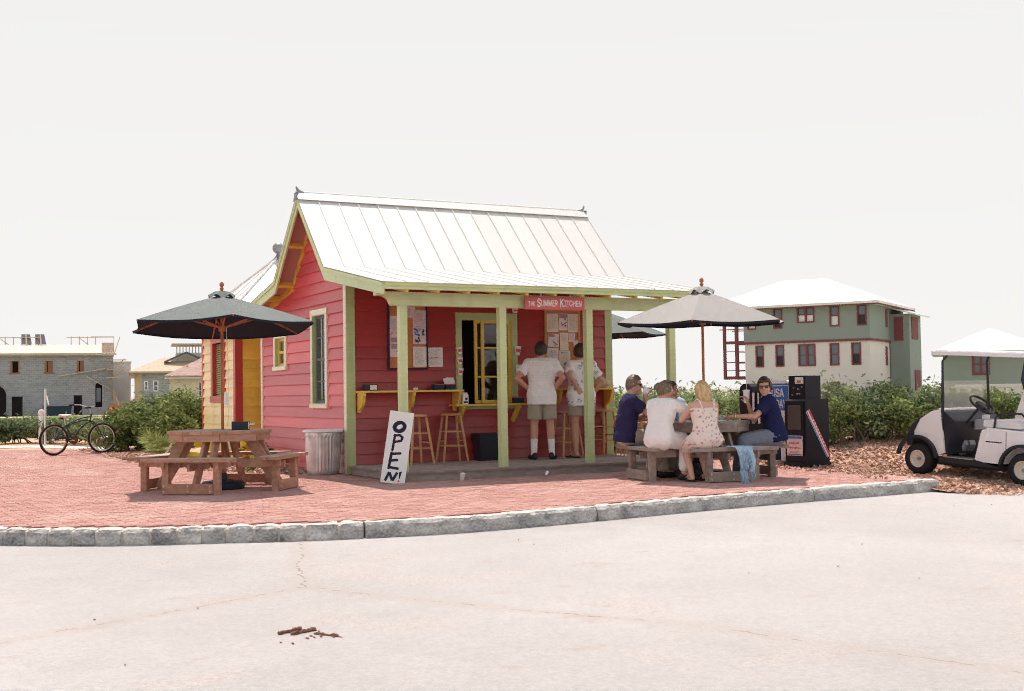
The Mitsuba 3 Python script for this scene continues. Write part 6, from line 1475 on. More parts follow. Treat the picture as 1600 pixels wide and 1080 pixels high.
class Person:
    def __init__(s, label, hip, face, lean=0.0, H=1.0, twist=0.0, female=False, skin='skin', side_lean=0.0, slump=0.0):
        s.t = thing('person', label, 'person'); s.H = H; s.skin = skin; s.fem = female
        s.f = nrm([face[0], face[1], 0]); s.r = np.array([s.f[1], -s.f[0], 0]); s.u = np.array([0, 0, 1.0])
        up = nrm(s.u + s.f * lean + s.r * side_lean); s.up = up
        s.hip = np.asarray(hip, float); f2 = nrm(s.f * math.cos(twist) + s.r * math.sin(twist)); f2 = nrm(f2 - up * np.dot(f2, up)); s.cf = f2; s.cr = np.cross(f2, up)
        s.waist = s.hip + up * .19 * H; s.chest = s.hip + up * .36 * H + f2 * (.01 + slump * .5) * H; s.neck = s.hip + up * .525 * H + f2 * (.0 + slump) * H
        sw = (.165 if female else .185) * H
        s.shL, s.shR = [s.hip + up * 0.442 * H + f2 * (-.005 + slump * .8) * H + s.cr * k * sw for k in (-1, 1)]
        hw = (.095 if female else .088) * H; s.hL, s.hR = s.hip - s.r * hw, s.hip + s.r * hw
    def arms(s, wL, wR, pL, pR): 
        a, b = .285 * s.H, .255 * s.H
        s.eL, s.wL = ik(s.shL, wL, a, b, pL); s.eR, s.wR = ik(s.shR, wR, a, b, pR)
    def legs(s, aL, aR, pL, pR):
        a, b = .425 * s.H, .405 * s.H
        s.kL, s.aL = ik(s.hL, aL, a, b, pL); s.kR, s.aR = ik(s.hR, aR, a, b, pR)
    def head(s, look, tilt=None, off=(0, 0, 0)):
        u = s.u if tilt is None else nrm(tilt); s.hc = s.neck + s.up * .115 * s.H + nrm(look) * .025 * s.H + np.asarray(off, float); s.hparts, s.P, s.fr = head_parts(s.hc, look, u, s.H)
    def torso(s, e):
        H = s.H; k = .9 if s.fem else 1.0; R_ = lambda q: q * k * H + e
        hipw = .085 if s.fem else .070
        return [bone((s.chest - s.cr * .090 * H + s.up * .03 * H, R_(.098)), (s.chest + s.cr * .090 * H + s.up * .03 * H, R_(.098)), (s.waist - s.cr * .060 * H, R_(.094)), (s.waist + s.cr * .060 * H, R_(.094))),
                bone((s.waist - s.cr * .055 * H, R_(.100)), (s.waist + s.cr * .055 * H, R_(.100)), (s.hip - s.r * hipw * H, .108 * H + e), (s.hip + s.r * hipw * H, .108 * H + e)),
                bone((s.shL, .056 * H + e), (s.shR, .056 * H + e), (s.chest - s.cr * .075 * H, R_(.093)), (s.chest + s.cr * .075 * H, R_(.093)), (s.neck - s.up * .035 * H, .052 * H + e * .5))]
    def body(s, dirs=None, curl=.6, toes=None, ref=.0135):
        H = s.H; d = dirs or {}; q = []
        q += s.torso(-.012); q.append(bone((s.neck - s.up * .03 * H, .056 * H), (s.neck + (s.hc - s.neck) * .55, .052 * H)))
        q.append(bone((s.neck - s.up * .04 * H - s.cr * .05 * H, .045 * H), (s.neck - s.up * .04 * H + s.cr * .05 * H, .045 * H), (s.neck + (s.hc - s.neck) * .3, .05 * H)))
        k = .88 if s.fem else 1.0
        for sh, e, w in ((s.shL, s.eL, s.wL), (s.shR, s.eR, s.wR)):
            m_ = e + (w - e) * .3
            q += [bone((sh, .052 * H * k), (sh + (e - sh) * .5, .047 * H * k), (e, .039 * H * k)), bone((e, .039 * H * k), (m_, .041 * H * k), (w, .027 * H * k))]
        for h, kn, a in ((s.hL, s.kL, s.aL), (s.hR, s.kR, s.aR)):
            c = kn + (a - kn) * .3
            q += [bone((h, .088 * H), (h + (kn - h) * .4, .080 * H), (kn, .056 * H)), bone((kn, .055 * H), (c - s.f * .0, .056 * H), (a, .036 * H))]
        for j, (w, e, key, sg) in enumerate(((s.wL, s.eL, 'L', -1), (s.wR, s.eR, 'R', 1))):
            hd, hu, cu = d.get(key, (w - e, s.u, curl)); q += hand_parts(w, hd, np.asarray(hu, float), H, cu, sg)
        for a, key in ((s.aL, 'L'), (s.aR, 'R')):
            fd = nrm((toes or {}).get(key, s.f)); s.__dict__['t' + key] = fd
            q.append(bone((a, .036 * H), (a - s.u * .045 * H - fd * .03 * H, .028 * H), (a - s.u * .055 * H + fd * .12 * H, .022 * H), (a - s.u * .055 * H + fd * .16 * H, .018 * H)))
        v, f = solid(q + s.hparts, ref, 4, lam=.4); return pobj('body', (v, f), s.skin, s.t)
    def shirt(s, mt, sleeve=.55, hem=-.06, e=.022, fold=.022, name='shirt', uvf=None, collar=True, sl_r=.064):
        H = s.H; q = s.torso(e)
        for sh, el in ((s.shL, s.eL), (s.shR, s.eR)):
            if sleeve:
                d_ = nrm(el - sh); m_ = bone((sh, .056 * H + e * .5), (sh + (el - sh) * (sleeve + .12), sl_r * H * .95))
                q.append(m_.trim_by_plane([float(-x) for x in d_], float(-np.dot(d_, sh + (el - sh) * sleeve))))
        for i in range(2): pass
        if hem < 0: q.append(bone((s.hip - s.r * .075 * H, .112 * H + e), (s.hip + s.r * .075 * H, .112 * H + e), (s.hip - s.r * .07 * H + s.up * hem * H, .105 * H + e), (s.hip + s.r * .07 * H + s.up * hem * H, .105 * H + e)))
        m = MF.batch_boolean(q, manifold3d.OpType.Add); cut = s.hip + s.up * (hem * H - .02)
        m = m.trim_by_plane([float(x) for x in s.up], float(np.dot(s.up, cut)))
        ntop = s.neck + s.up * .004 * H; m = m.trim_by_plane([float(-x) for x in s.up], float(-np.dot(s.up, ntop)))
        return pobj(name, solid(m, .016, 4, fold, 3.0 + H * 7), mt, s.t, uvf)
    def back_uv(s, scale=.5):
        return lambda v: np.stack([((v - s.chest) @ s.cr) / scale + .5 + .35 * np.maximum((v - s.hip) @ s.f - .10, 0) / scale, ((v - s.hip) @ s.up) / scale + .9 * np.maximum((v - s.hip) @ s.f - .10, 0) / scale], 1)
    def trousers(s, mt, frac=1.0, r0=.100, r1=.075, r2=.058, name='trousers', fold=.020, belt=None, e=.012):
        H = s.H; q = [bone((s.hip - s.r * .078 * H, .110 * H + e), (s.hip + s.r * .078 * H, .110 * H + e), (s.hip + s.up * .10 * H - s.r * .062 * H, .098 * H + e), (s.hip + s.up * .10 * H + s.r * .062 * H, .098 * H + e))]
        for h, kn, a in ((s.hL, s.kL, s.aL), (s.hR, s.kR, s.aR)):
            if frac <= 1.0:
                d_ = nrm(kn - h); q.append(bone((h, r0 * H), (h + (kn - h) * (frac + .2), r1 * H)).trim_by_plane([float(-x) for x in d_], float(-np.dot(d_, h + (kn - h) * frac))))
            else: q += [bone((h, r0 * H), (kn, r1 * H)), bone((kn, r1 * H), (kn + (a - kn) * (frac - 1), r2 * H))]
        m = MF.batch_boolean(q, manifold3d.OpType.Add); m = m.trim_by_plane([float(-x) for x in s.up], float(-np.dot(s.up, s.hip + s.up * .115 * H)))
        k = pobj(name, solid(m, .016, 4, fold, 9.0 + H * 3, 7.0), mt, s.t)
        if belt:
            n = 36; V = []
            for z in (.085, .125):
                for i in range(n):
                    a = i * 2 * math.pi / n; V.append(s.hip + s.up * z * H + s.r * math.cos(a) * (.178 if s.fem else .185) * H + s.f * math.sin(a) * .127 * H)
            g = M(); g.add(V, [[i, (i + 1) % n, n + (i + 1) % n, n + i] for i in range(n)]); obj('belt', g, belt, s.t)
        return k
    def shoes(s, mt, sock=None, sock_h=.2, sandal=False):
        H = s.H
        for key, kn, a in (('L', s.kL, s.aL), ('R', s.kR, s.aR)):
            fd = s.__dict__['t' + key]; sd = np.cross(fd, s.u)
            b = a - s.u * .052 * H
            if sandal: parts = [bone((b - fd * .05 * H - s.u * .022 * H, (.032, .032, .012)), (b + fd * .14 * H - s.u * .022 * H, (.040, .040, .010)), (b + fd * .18 * H - s.u * .022 * H, (.028, .028, .010))), bone((b + fd * .09 * H + sd * .035, .010), (b + fd * .10 * H + s.u * .016, .012), (b + fd * .09 * H - sd * .035, .010))]
            else: parts = [bone((b - fd * .045 * H, .036 * H), (b - fd * .03 * H + s.u * .03 * H, .038 * H), (b + fd * .06 * H + s.u * .01 * H, .040 * H), (b + fd * .15 * H - s.u * .006 * H, .034 * H), (b + fd * .185 * H - s.u * .008 * H, .024 * H))]
            m = MF.batch_boolean(parts, manifold3d.OpType.Add).trim_by_plane([0, 0, 1.0], float((b - s.u * .034 * H)[2]))
            pobj('shoe', solid(m, .015, 2), mt, s.t)
            if sock: pobj('sock', solid([bone((a - s.u * .03 * H, .040 * H), (a, .041 * H), (a + nrm(kn - a) * sock_h * H, .052 * H))], .02, 2, .006, 2.0, 20), sock, s.t)
    def hair(s, mt, cut=.02, back=-.06, thick=.012, extra=(), fold=.014, side=.13, name='hair'):
        """cut: hairline height at the brow; back: how far down the nape."""
        P, H = s.P, s.H; r_, f, u = s.fr
        cap = MF.batch_hull([sph(P(0, -.004, .012), .001)])
        tm = trimesh.creation.icosphere(subdivisions=3); v = tm.vertices * (np.array([.079, .097, .117]) + thick)
        cap = MF(manifold3d.Mesh(np.asarray(s.hc + (v + [0, -.004, .004]) @ np.stack([r_, f, u], 1).T * H, np.float32), tm.faces.astype(np.uint32)))
        # take away the face and what lies below the hairline
        face = MF.batch_hull([sph(P(x, y, z), .012 * H, 8) for x in (-.066, .066) for y, z in ((.052, cut + .016), (.16, cut + .045), (.16, -.2), (.030, -.2), (.036, -.03))])
        low = MF.batch_hull([sph(P(x, y, z), .01 * H, 8) for x in (-.15, .15) for y, z in ((.2, back + .05 + side), (-.13, back - .01), (-.15, -.3), (.2, -.3))])
        m = cap - face - low
        for ex in extra: m = m + MF.batch_hull([sph(P(*c), np.asarray(q) * H, 12) for c, q in ex])
        return pobj(name, solid(m, .011, 3, fold, 5.0, 26.0), mt, s.t)
    def glasses(s, name='sunglasses', z=.004, up=0.0):
        P, H = s.P, s.H; r_, f, u = s.fr
        parts = []
        for sg in (-1, 1):
            parts.append(MF.batch_hull([sph(P(sg * .032 + dx, .096 - abs(dx) * .25 - .002, z + dz), .005 * H, 8) for dx in (-.018, .018) for dz in (-.014, .012)]))
            parts.append(MF.batch_hull([sph(P(sg * .058, .088, z + .010), .004 * H, 6), sph(P(sg * .084, .0, z + .016), .004 * H, 6)]))
        parts.append(MF.batch_hull([sph(P(-.012, .100, z + .008), .003 * H, 6), sph(P(.012, .100, z + .008), .003 * H, 6)]))
        return pobj(name, solid(parts, .02, 0), 'lens_black', s.t)
    def eyes(s):
        for sg in (-1, 1):
            g = M(); g.ball(s.P(sg * .032, .079, .005), .010 * s.H, 2); k = obj('eye', g, 'white_plastic', s.t, smooth=True)
            g = M(); g.ball(s.P(sg * .033, .0865, .005), .0052 * s.H, 2); obj('iris', g, 'hair_dark', k, smooth=True)
def V3(*a): return np.array(a, float)

# standing man reading the board, hands on hips
p = Person('standing man in white printed t-shirt, khaki shorts and white socks, hands on hips', (2.95, -.66, 1.135), (.36, .93), lean=.03, H=1.095)
p.legs(p.hip + p.r * -.135 + V3(0, 0, -.905), p.hip + p.r * .15 + V3(0, 0, -.905), p.f, p.f + p.r * .2)
p.arms(p.hip - p.cr * .205 + p.up * .10 + p.f * .01, p.hip + p.cr * .19 + p.up * .09 + p.f * .0, -p.cr - p.f * .55, p.cr * .55 - p.f * .9)
p.head(nrm(p.f + p.r * .35 + V3(0, 0, .12)))
p.body({'L': (p.cr * .8 + p.f * .5 - p.u * .35, -p.cr - p.u * .2, .3), 'R': (-p.cr * .55 - p.f * .35 - p.u * .7, p.cr, .3)}, toes={'L': p.f - p.r * .25, 'R': p.f + p.r * .45})
p.shirt('tee_print', .62, -.115, .034, .028, uvf=p.back_uv(.62), sl_r=.078); p.trousers('khaki', .80, .112, .104, name='shorts', e=.02); p.shoes('shoe_black', 'white_cloth', .19)
p.hair('hair_dark', .03, -.088, .011, fold=.02, side=.10)
# standing woman
p = Person('standing woman in white blouse with dark blotches and khaki shorts, hand on hip', (3.67, -.66, 1.115), (.25, .97), lean=.02, H=1.08, female=True, skin='skin')
p.legs(p.hip + p.r * -.10 + V3(0, 0, -.89), p.hip + p.r * .14 + V3(0, .02, -.89), p.f, p.f)
p.arms(p.hip - p.cr * .105 - p.f * .145 + p.up * .12, p.hip + p.cr * .23 + p.up * .02 + p.f * .12, -p.cr * .45 - p.f * .8, p.cr - p.f * .6)
p.head(nrm(p.f + p.r * .1 + V3(0, 0, .15)))
p.body({'L': (p.cr * .55 - p.u * .75, -p.f, .2)}, toes={'L': p.f - p.r * .6, 'R': p.f + p.r * .3})
p.shirt('blot_print', .68, -.13, .034, .026, name='blouse', uvf=p.back_uv(.75), sl_r=.074); p.trousers('khaki', .66, .112, .112, name='shorts', e=.02); p.shoes('shoe_black', sandal=True)
p.hair('hair_brown', .03, -.085, .016, side=.08, extra=[[((0, -.06, -.02), .055), ((0, -.03, .05), .075)]], fold=.022)

SB = .44          # bench top
TC = V3(3.58, -3.93, 0)
def seat(ang_r, s_, rad=.95):
    rad -= .07
    n_ = V3(-.18, -.98, 0); e_ = V3(.98, -.18, 0)
    q = {'front': (n_, e_), 'left': (-e_, n_ * -1), 'back': (-n_, e_), 'right': (e_, n_ * -1)}[ang_r]
    return TC + q[0] * rad + q[1] * s_
# man in dark purple, left bench, napkin at his mouth
h = seat('left', .44, 1.0) + V3(0, 0, SB + .125)
p = Person('seated man in dark purple polo shirt wiping his mouth with a napkin', h, (.90, -.43), lean=.13, H=1.10, skin='skin', slump=.02)
p.legs(h + V3(.42, -.30, -.47), h + V3(.40, -.02, -.47), p.f + p.u * 1.2, p.f + p.u * 1.2)
p.head(nrm(V3(.78, -.62, -.06)))
mouth = p.P(0, .135, -.075)
p.arms(h + p.f * .40 + p.u * .30 - p.r * .12, mouth - p.u * .075 + p.r * .03, -p.u - p.r, -p.u * 1.0 + p.r * .8 - p.f * .2)
p.body({'R': (p.u * .9 - p.r * .25 + p.f * .1, -p.f + p.r * .6, 1.0), 'L': (p.f, p.u, .4)}, toes={'L': p.f, 'R': p.f})
p.shirt('purple_cloth', .62, -.05, .028, .030, sl_r=.074); p.trousers('stone_cloth', 1.9, .108, .085, .068, belt='shoe_black'); p.shoes('shoe_black')
p.hair('hair_grey_brown', .035, -.088, .010, fold=.02, side=.11); p.glasses()
nk = thing('paper_napkin', 'white paper napkin held to the mouth of the man in dark purple', 'napkin')
tm = trimesh.creation.icosphere(subdivisions=3); vv = tm.vertices * (.045, .04, .055) * (1 + .9 * (meshkit.fbm(tm.vertices * 2.5 + 4, 3)[:, None] - .5))
g = M(); g.add(vv + mouth + p.u * .0 + p.f * .02 + p.r * .02, tm.faces); obj('paper', g, 'white_cloth', nk, smooth=True)
# woman in white, left bench near end
h = seat('left', -.50, .91) + V3(0, 0, SB + .115)
p = Person('seated woman all in white, hair in a bun, hand at her mouth', h, (.93, .36), lean=.12, H=1.0, female=True, skin='skin', slump=.05)
p.legs(h + V3(.50, -.30, -.45), h + V3(.36, -.34, -.47), p.f + p.u, p.f + p.u - p.r * .2)
p.kR, p.aR = ik(p.hR, h + V3(.35, -.03, -.455), .425 * .98, .405 * .98, p.u * 1.0 + p.f * .6); p.kL, p.aL = ik(p.hL, h + V3(.66, .05, -.25), .425 * .98, .405 * .98, p.u + p.f * .3)
p.head(nrm(V3(.88, -.46, -.08)))
mouth = p.P(0, .12, -.075)
p.arms(h + p.f * .45 + p.u * .26 - p.r * .12, mouth - p.u * .085 - p.f * .0 + p.r * .02, -p.u - p.r, -p.u * .7 + p.r * 1.2)
p.body({'R': (p.u * .9 + p.fr[1] * -.35, p.r * .6 + p.fr[1], 1.3), 'L': (p.f, p.u, .4)}, toes={'L': V3(.9, -.3, -.15), 'R': V3(.75, -.6, 0)})
p.shirt('white_cloth', .62, .09, .026, .026, name='top', sl_r=.072); p.trousers('white_cloth', 1.78, .115, .088, .074, belt='belt_brown', e=.03); p.shoes('shoe_black')
p.hair('hair_grey_brown', .035, -.090, .014, side=.07, extra=[[((0, -.115, .035), .048), ((0, -.095, .045), .05)], [((0, -.05, .02), .07), ((0, 0, .06), .075)]], fold=.022)
p.glasses('head_sunglasses', z=.085); p.eyes()
# man at the back bench
h = seat('back', -.12, .93) + V3(0, 0, SB + .115)
p = Person('dark haired man in pale blue shirt at the far side of the table', h, (-.1, -1.0), lean=.12, H=1.0, skin='skin_tan', slump=.03)
p.legs(h + V3(-.12, -.40, -.47), h + V3(.08, -.40, -.47) if False else h + V3(-.22, -.38, -.47), p.f + p.u, p.f + p.u)
p.head(nrm(V3(.75, -.62, -.05))); p.arms(h + p.f * .40 + p.u * .28 - p.r * .15, h + p.f * .40 + p.u * .28 + p.r * .15, -p.u - p.r, -p.u + p.r)
p.body(toes={'L': p.f, 'R': p.f}); p.shirt('light_blue_cloth', .62, -.05, .026, .026, sl_r=.072); p.trousers('khaki', 1.9, .108, .085, .068); p.shoes('shoe_black'); p.hair('hair_dark', .04, -.085, .009, side=.11); p.eyes()
# blonde woman, front bench, her back to the road
h = seat('front', -.36, .94) + V3(0, 0, SB + .115)
p = Person('seated blonde woman in a strappy pale floral dress with her back to the road', h, (.16, .98), lean=.07, H=.97, female=True, skin='skin_pale', slump=.02)
p.legs(h + p.f * .22 - p.r * .10 + V3(0, 0, -.465), h + p.f * .26 + p.r * .13 + V3(0, 0, -.465), p.f + p.u, p.f + p.u)
p.head(nrm(p.f + V3(.05, 0, -.12))); p.arms(h + p.f * .40 + p.u * .27 - p.r * .06, h + p.f * .40 + p.u * .27 + p.r * .10, -p.r - p.u * .9, p.r - p.u * .9)
p.body(toes={'L': p.f, 'R': p.f})
p.shirt('floral', 0, -.02, .014, .020, name='dress', uvf=p.back_uv(.62))
k = [k for k in scene if k.startswith(p.t + '__dress')][-1]; del scene[k]; used.pop(p.t + '__dress', None)
H = p.H; e = .014
q = p.torso(e)[:2] + [bone((p.hip - p.r * .105 * H - p.f * .01, .125 * H), (p.hip + p.r * .105 * H - p.f * .01, .125 * H), (p.waist - p.cr * .05 * H, .095 * H), (p.waist + p.cr * .05 * H, .095 * H)),
    bone((p.hL, .118 * H), (p.hL + (p.kL - p.hL) * .85, .10 * H), (p.hR, .118 * H), (p.hR + (p.kR - p.hR) * .85, .10 * H))]
m = MF.batch_boolean(q, manifold3d.OpType.Add); m = m.trim_by_plane([float(-x) for x in p.up], float(-np.dot(p.up, p.hip + p.up * .405 * H)))
pobj('dress', solid(m, .016, 4, .024, 4.0), 'floral', p.t, p.back_uv(.62))
for sg in (-1, 1):
    g = M(); a = p.hip + p.up * .40 * H; g.tube([a + p.cr * sg * .085 - p.cf * .108, a + p.cr * sg * .10 + p.up * .085 - p.cf * .085, a + p.cr * sg * .105 + p.up * .125 - p.cf * .02, a + p.cr * sg * .10 + p.up * .09 + p.cf * .09], .007, 6); obj('strap', g, 'white_cloth', p.t)
p.shoes('shoe_black', sandal=True)
p.hair('hair_blonde', .03, -.10, .016, extra=[[((-.05, -.045, -.10), .045), ((.05, -.045, -.10), .045), ((-.05, -.03, .0), .062), ((.05, -.03, .0), .062)], [((0, -.055, -.11), .045), ((0, -.05, .03), .07)]], fold=.020)
# woman in navy, right bench, looking at the road
h = seat('right', -.50, .92) + V3(0, 0, SB + .115)
p = Person('seated dark haired woman in navy polo shirt and sunglasses holding up a white cup', h, (-.86, .50), lean=.15, H=1.03, female=True, skin='skin', slump=.03)
p.legs(h + p.f * .40 - p.r * .14 + V3(0, 0, -.475), h + p.f * .50 + p.r * .06 + V3(0, 0, -.475), p.f + p.u, p.f + p.u)
p.head(nrm(V3(-.72, -.70, .02)), tilt=p.u + p.f * .05)
cupc = h + p.f * .36 + p.r * .10 + p.u * .50
p.arms(h + p.f * .56 - p.r * .16 + p.u * .27, cupc - p.r * .03 - p.u * .07 + V3(.02, -.0, 0), -p.u * .8 - p.r * .6 - p.f * .3, -p.u * 1.0 + p.r * .4 - p.f * .2)
p.body({'L': (p.f + p.r * .5, p.u, .5), 'R': (p.u * .8 + p.f * .35, -p.f * .8 + p.r * .4, .9)}, toes={'L': p.f, 'R': p.f})
p.shirt('navy_cloth', .66, -.045, .030, .030, sl_r=.078); p.trousers('denim_grey', 1.93, .118, .094, .074, e=.02); p.shoes('shoe_black')
n = 20; col = [p.neck + p.up * .012 + p.cr * math.cos(a) * .068 + p.cf * math.sin(a) * .070 + p.up * (-.035 * max(0, math.sin(a)) ** 3) for a in np.linspace(-3.8, 3.8 - 3.14 * .35, n)]
g = M(); g.tube(col, .013, 6); obj('collar', g, 'navy_cloth', p.t); g = M(); g.tube([q + p.up * .012 for q in col], .005, 5); obj('collar_edge', g, 'white_cloth', p.t)
p.hair('hair_brown', .040, -.080, .018, side=.07, extra=[[((0, -.05, .03), .075), ((0, .02, .085), .055)], [((.03, .065, .085), .03), ((-.03, .06, .085), .03)]], fold=.026); p.glasses()
g = M(); g.tube([p.wL + (p.eL - p.wL) * .06 + np.cross(nrm(p.wL - p.eL), nrm(p.u)) * .033 * math.cos(a) + p.u * .030 * math.sin(a) for a in np.linspace(0, 6.283, 17)], .008, 6); obj('wristwatch', g, 'steel', p.t)
fc = thing('drinks_cup', 'tall white drinks cup with a straw held up by the woman in navy', 'cup')
g = M(); g.lathe([(.0, 0), (.034, 0), (.046, .165), (.050, .168), (.048, .175), (.0, .18)], cupc - (0, 0, .06), 20); obj('body', g, 'white_plastic', fc, smooth=40)
g = M(); g.tube([cupc + (0, 0, .11), cupc + (.01, 0, .20), cupc + (.012, 0, .205)], .004, 6); obj('straw', g, 'paper', fc)
# things on the occupied table
for k, (dx, dy, lab, mt) in enumerate(((-.28, .05, 'white foam cup on the grey table between the woman in white and the blonde woman', 'white_plastic'), (-.40, .22, 'pale blue cup near the far edge of the grey table', 'light_blue_cloth'), (-.16, .30, 'teal cup at the far side of the grey table', 'ink_teal'))):
    t = thing('table_cup', lab, 'cup'); g = M(); g.lathe([(.0, 0), (.032, 0), (.042, .12), (.038, .12), (.03, .006)], TC + (dx, dy, .758), 18); obj('body', g, mt, t, smooth=40)
t = thing('food_basket', 'crumpled foil wrapped food on the grey table before the woman in navy', 'food')
g = M(); tm = trimesh.creation.icosphere(subdivisions=3); g.add(tm.vertices * (.10, .08, .045) * (1 + .7 * (meshkit.fbm(tm.vertices * 3 + 9, 3)[:, None] - .5)) + TC + (.22, -.20, .79), tm.faces); obj('wrap', g, 'steel', t)
t = thing('food_tray', 'white paper tray on the grey table', 'tray'); g = M(); g.obox(TC + (-.02, -.30, .768), V3(.98, -.18, 0) * .14, V3(.18, .98, 0) * .10, (0, 0, .008)); obj('tray', g, 'paper', t)
# denim jacket hung over the front bench
jk = thing('denim_jacket', 'light blue denim jacket hanging over the front bench of the grey table', 'jacket')
n_, e_ = V3(-.18, -.98, 0), V3(.98, -.18, 0); J0 = TC + n_ * .97 + e_ * .03 + V3(0, 0, SB)
nu, nv = 40, 60; V = []
for j in range(nv + 1):
    t = j / nv
    for i in range(nu + 1):
        w = (i / nu - .5); s_ = t * .73
        if s_ < .24: o, z = .10 - s_ * 1.0 + .0, .010
        elif s_ < .30: a = (s_ - .24) / .06 * math.pi / 2; o, z = -.14 - .03 * math.sin(a), .010 - .03 * (1 - math.cos(a))
        else: o, z = -.17, -.02 - (s_ - .30)
        hang = max(0, s_ - .27); wid = .24 - .12 * min(1, hang * 2.0) + .03 * math.sin(t * 9)
        low = .07 * math.sin(w * 9 + 1.0) * min(1, hang * 3) + (.10 * (w > .05) - .06 * (w < -.3)) * min(1, hang * 2)
        fold = (.034 * math.sin(w * 24 + t * 5 + 1.5 * math.sin(t * 6)) + .022 * math.sin(w * 43 + 2 - t * 8) + .016 * math.sin(t * 34 + w * 8)) * (.4 + min(1, hang * 4))
        V.append(J0 - n_ * o + n_ * (abs(fold) * .9 + .012 + hang * .03) * (1 if s_ > .24 else 0) + e_ * (w * wid + .035 * hang * 2) + V3(0, 0, z + (abs(fold) * .6 if s_ < .27 else 0) + low * (.5 + t)))
g = M(); g.add(V, [[j * (nu + 1) + i, j * (nu + 1) + i + 1, (j + 1) * (nu + 1) + i + 1, (j + 1) * (nu + 1) + i] for j in range(nv) for i in range(nu)]); obj('cloth', g, 'denim_light', jk, smooth=True)
g = M(); q = [J0 + n_ * .19 + e_ * .075 + V3(0, 0, -.03), J0 + n_ * .215 + e_ * .10 + V3(0, 0, -.16), J0 + n_ * .21 + e_ * .085 + V3(0, 0, -.30)]; g.tube(q, [.035, .042, .036], 10); obj('sleeve', g, 'denim_light', jk, smooth=True)
# a bag under the table
bg = thing('dark_bag', 'dark bag on the paving under the grey table', 'bag')
m = MF.batch_hull([sph(TC + (-.42, -.25, .06), .06), sph(TC + (-.08, -.15, .06), .06), sph(TC + (-.40, -.05, .07), .06), sph(TC + (-.36, -.2, .20), .05), sph(TC + (-.14, -.12, .20), .05)]); pobj('body', solid(m, .02, 3, .02, 2.0), 'shoe_black', bg)
g = M(); g.tube([TC + (-.36, -.2, .22), TC + (-.28, -.2, .32), TC + (-.18, -.15, .32), TC + (-.14, -.12, .22)], .010, 6); obj('strap', g, 'shoe_black', bg)

# ------------------------------------------------------------------ golf cart
mat('cart_white', (0.78, 0.76, 0.78), 0.3, spec=0.5); mat('seat_white', (0.72, 0.69, 0.69), 0.5); mat('rim_cream', (0.66, 0.60, 0.53), 0.45); mat('red_cloth', (0.50, 0.02, 0.04), 0.7)
scene['mat_dusty_screen'] = {'type': 'blendbsdf', 'weight': 0.20, 'a': {'type': 'thindielectric', 'int_ior': 1.49}, 'b': {'type': 'twosided', 'b': {'type': 'diffuse', 'reflectance': {'type': 'rgb', 'value': [0.62, 0.60, 0.60]}}}}
gc = thing('golf_cart', 'white golf cart with a white canopy and a folded windscreen parked on the mulch', 'golf cart')
FA, RA = V3(6.76, -4.76, -.05), V3(6.98, -6.34, -.148)          # ground below the near front and rear wheels
fy = nrm(FA - RA); sx_ = nrm(np.cross(fy, [0, 0, 1.0])); uz = np.cross(sx_, fy)
C0 = RA + sx_ * .49                                             # on the ground under the rear axle
def G(x, y, z): return C0 + sx_ * x + fy * y + uz * z
RC = np.stack([sx_, fy, uz], 1)
def cobj(name, g, mt, parent=None, **k): g.xf(RC, C0); return obj(name, g, mt, parent or gc, **k)
WB = float(np.linalg.norm(FA - RA))
def side_prism(poly, x0, x1): g = M(); g.prism(poly, (x0, 0, 0), (0, 1, 0), (0, 0, 1), (x1 - x0, 0, 0)); return g
rearb = Polygon([(-.42, .40), (-.40, .70), (.52, .74), (.62, .66), (.70, .30), (.66, .27), (.30, .27)]).difference(Point(0, .22).buffer(.30, quad_segs=10)).difference(sbox(-.6, 0, .27, .25))
cobj('rear_body', side_prism(rearb, -.58, .58), 'cart_white')
g = side_prism(Polygon([(.60, .30), (.70, .30), (.60, .70), (.50, .74)]).intersection(sbox(.5, .3, .71, .72)), -.585, .585); cobj('seat_front', g, 'cart_white')
g = M(); g.bx(-.5825, -.5802, .30, .62, .545, .56); cobj('panel_seam', g, 'black_plastic')
g = M(); g.bx(-.5825, -.5802, .24, .252, .35, .70); cobj('panel_seam', g, 'grey_metal')
cow = Polygon([(WB - .34, .94), (WB - .20, .90), (WB - .02, .78), (WB + .06, .66), (WB + .08, .50), (WB + .08, .30), (WB - .30, .30), (WB - .42, .34)]).difference(Point(WB, .22).buffer(.31, quad_segs=10)).difference(sbox(WB - .29, 0, WB + .29, .30))
cobj('front_cowl', side_prism(cow, -.57, .57), 'cart_white')
bl = Polygon([(WB - .03, .80), (WB + .10, .70), (WB + .17, .56), (WB + .17, .40), (WB + .09, .40), (WB + .07, .60)]); cobj('nose_cover', side_prism(bl, -.59, .59), 'black_plastic')
for nm_, y in (('front_flare', WB), ('rear_flare', 0.0)):
    fl = Point(y, .22).buffer(.335, quad_segs=12).difference(Point(y, .22).buffer(.295, quad_segs=12)).intersection(sbox(y - .5, .26, y + .5, 1))
    for x in (-.62, .56): cobj(nm_, side_prism(fl, x, x + .06), 'black_plastic')
for x0, x1 in ((-.60, -.54), (.54, .60)): cobj('sill', side_prism(Polygon([(.30, .21), (WB - .36, .21), (WB - .36, .285), (.64, .285)]), x0, x1), 'black_plastic')
g = M(); g.bx(-.60, -.40, .72, WB - .42, .286, .296); cobj('step_plate', g, 'steel')
g = M(); g.bx(-.55, .55, .55, WB - .3, .24, .284); cobj('floor', g, 'black_plastic')
g = M(); g.bx(-.54, .54, .30, WB - .30, .17, .24); cobj('chassis', g, 'black_rubber')
dash = Polygon([(WB - .40, .90), (WB - .30, .935), (WB - .30, .32), (WB - .42, .32), (WB - .50, .60), (WB - .56, .78)]); cobj('dashboard', side_prism(dash, -.54, .54), 'black_plastic')
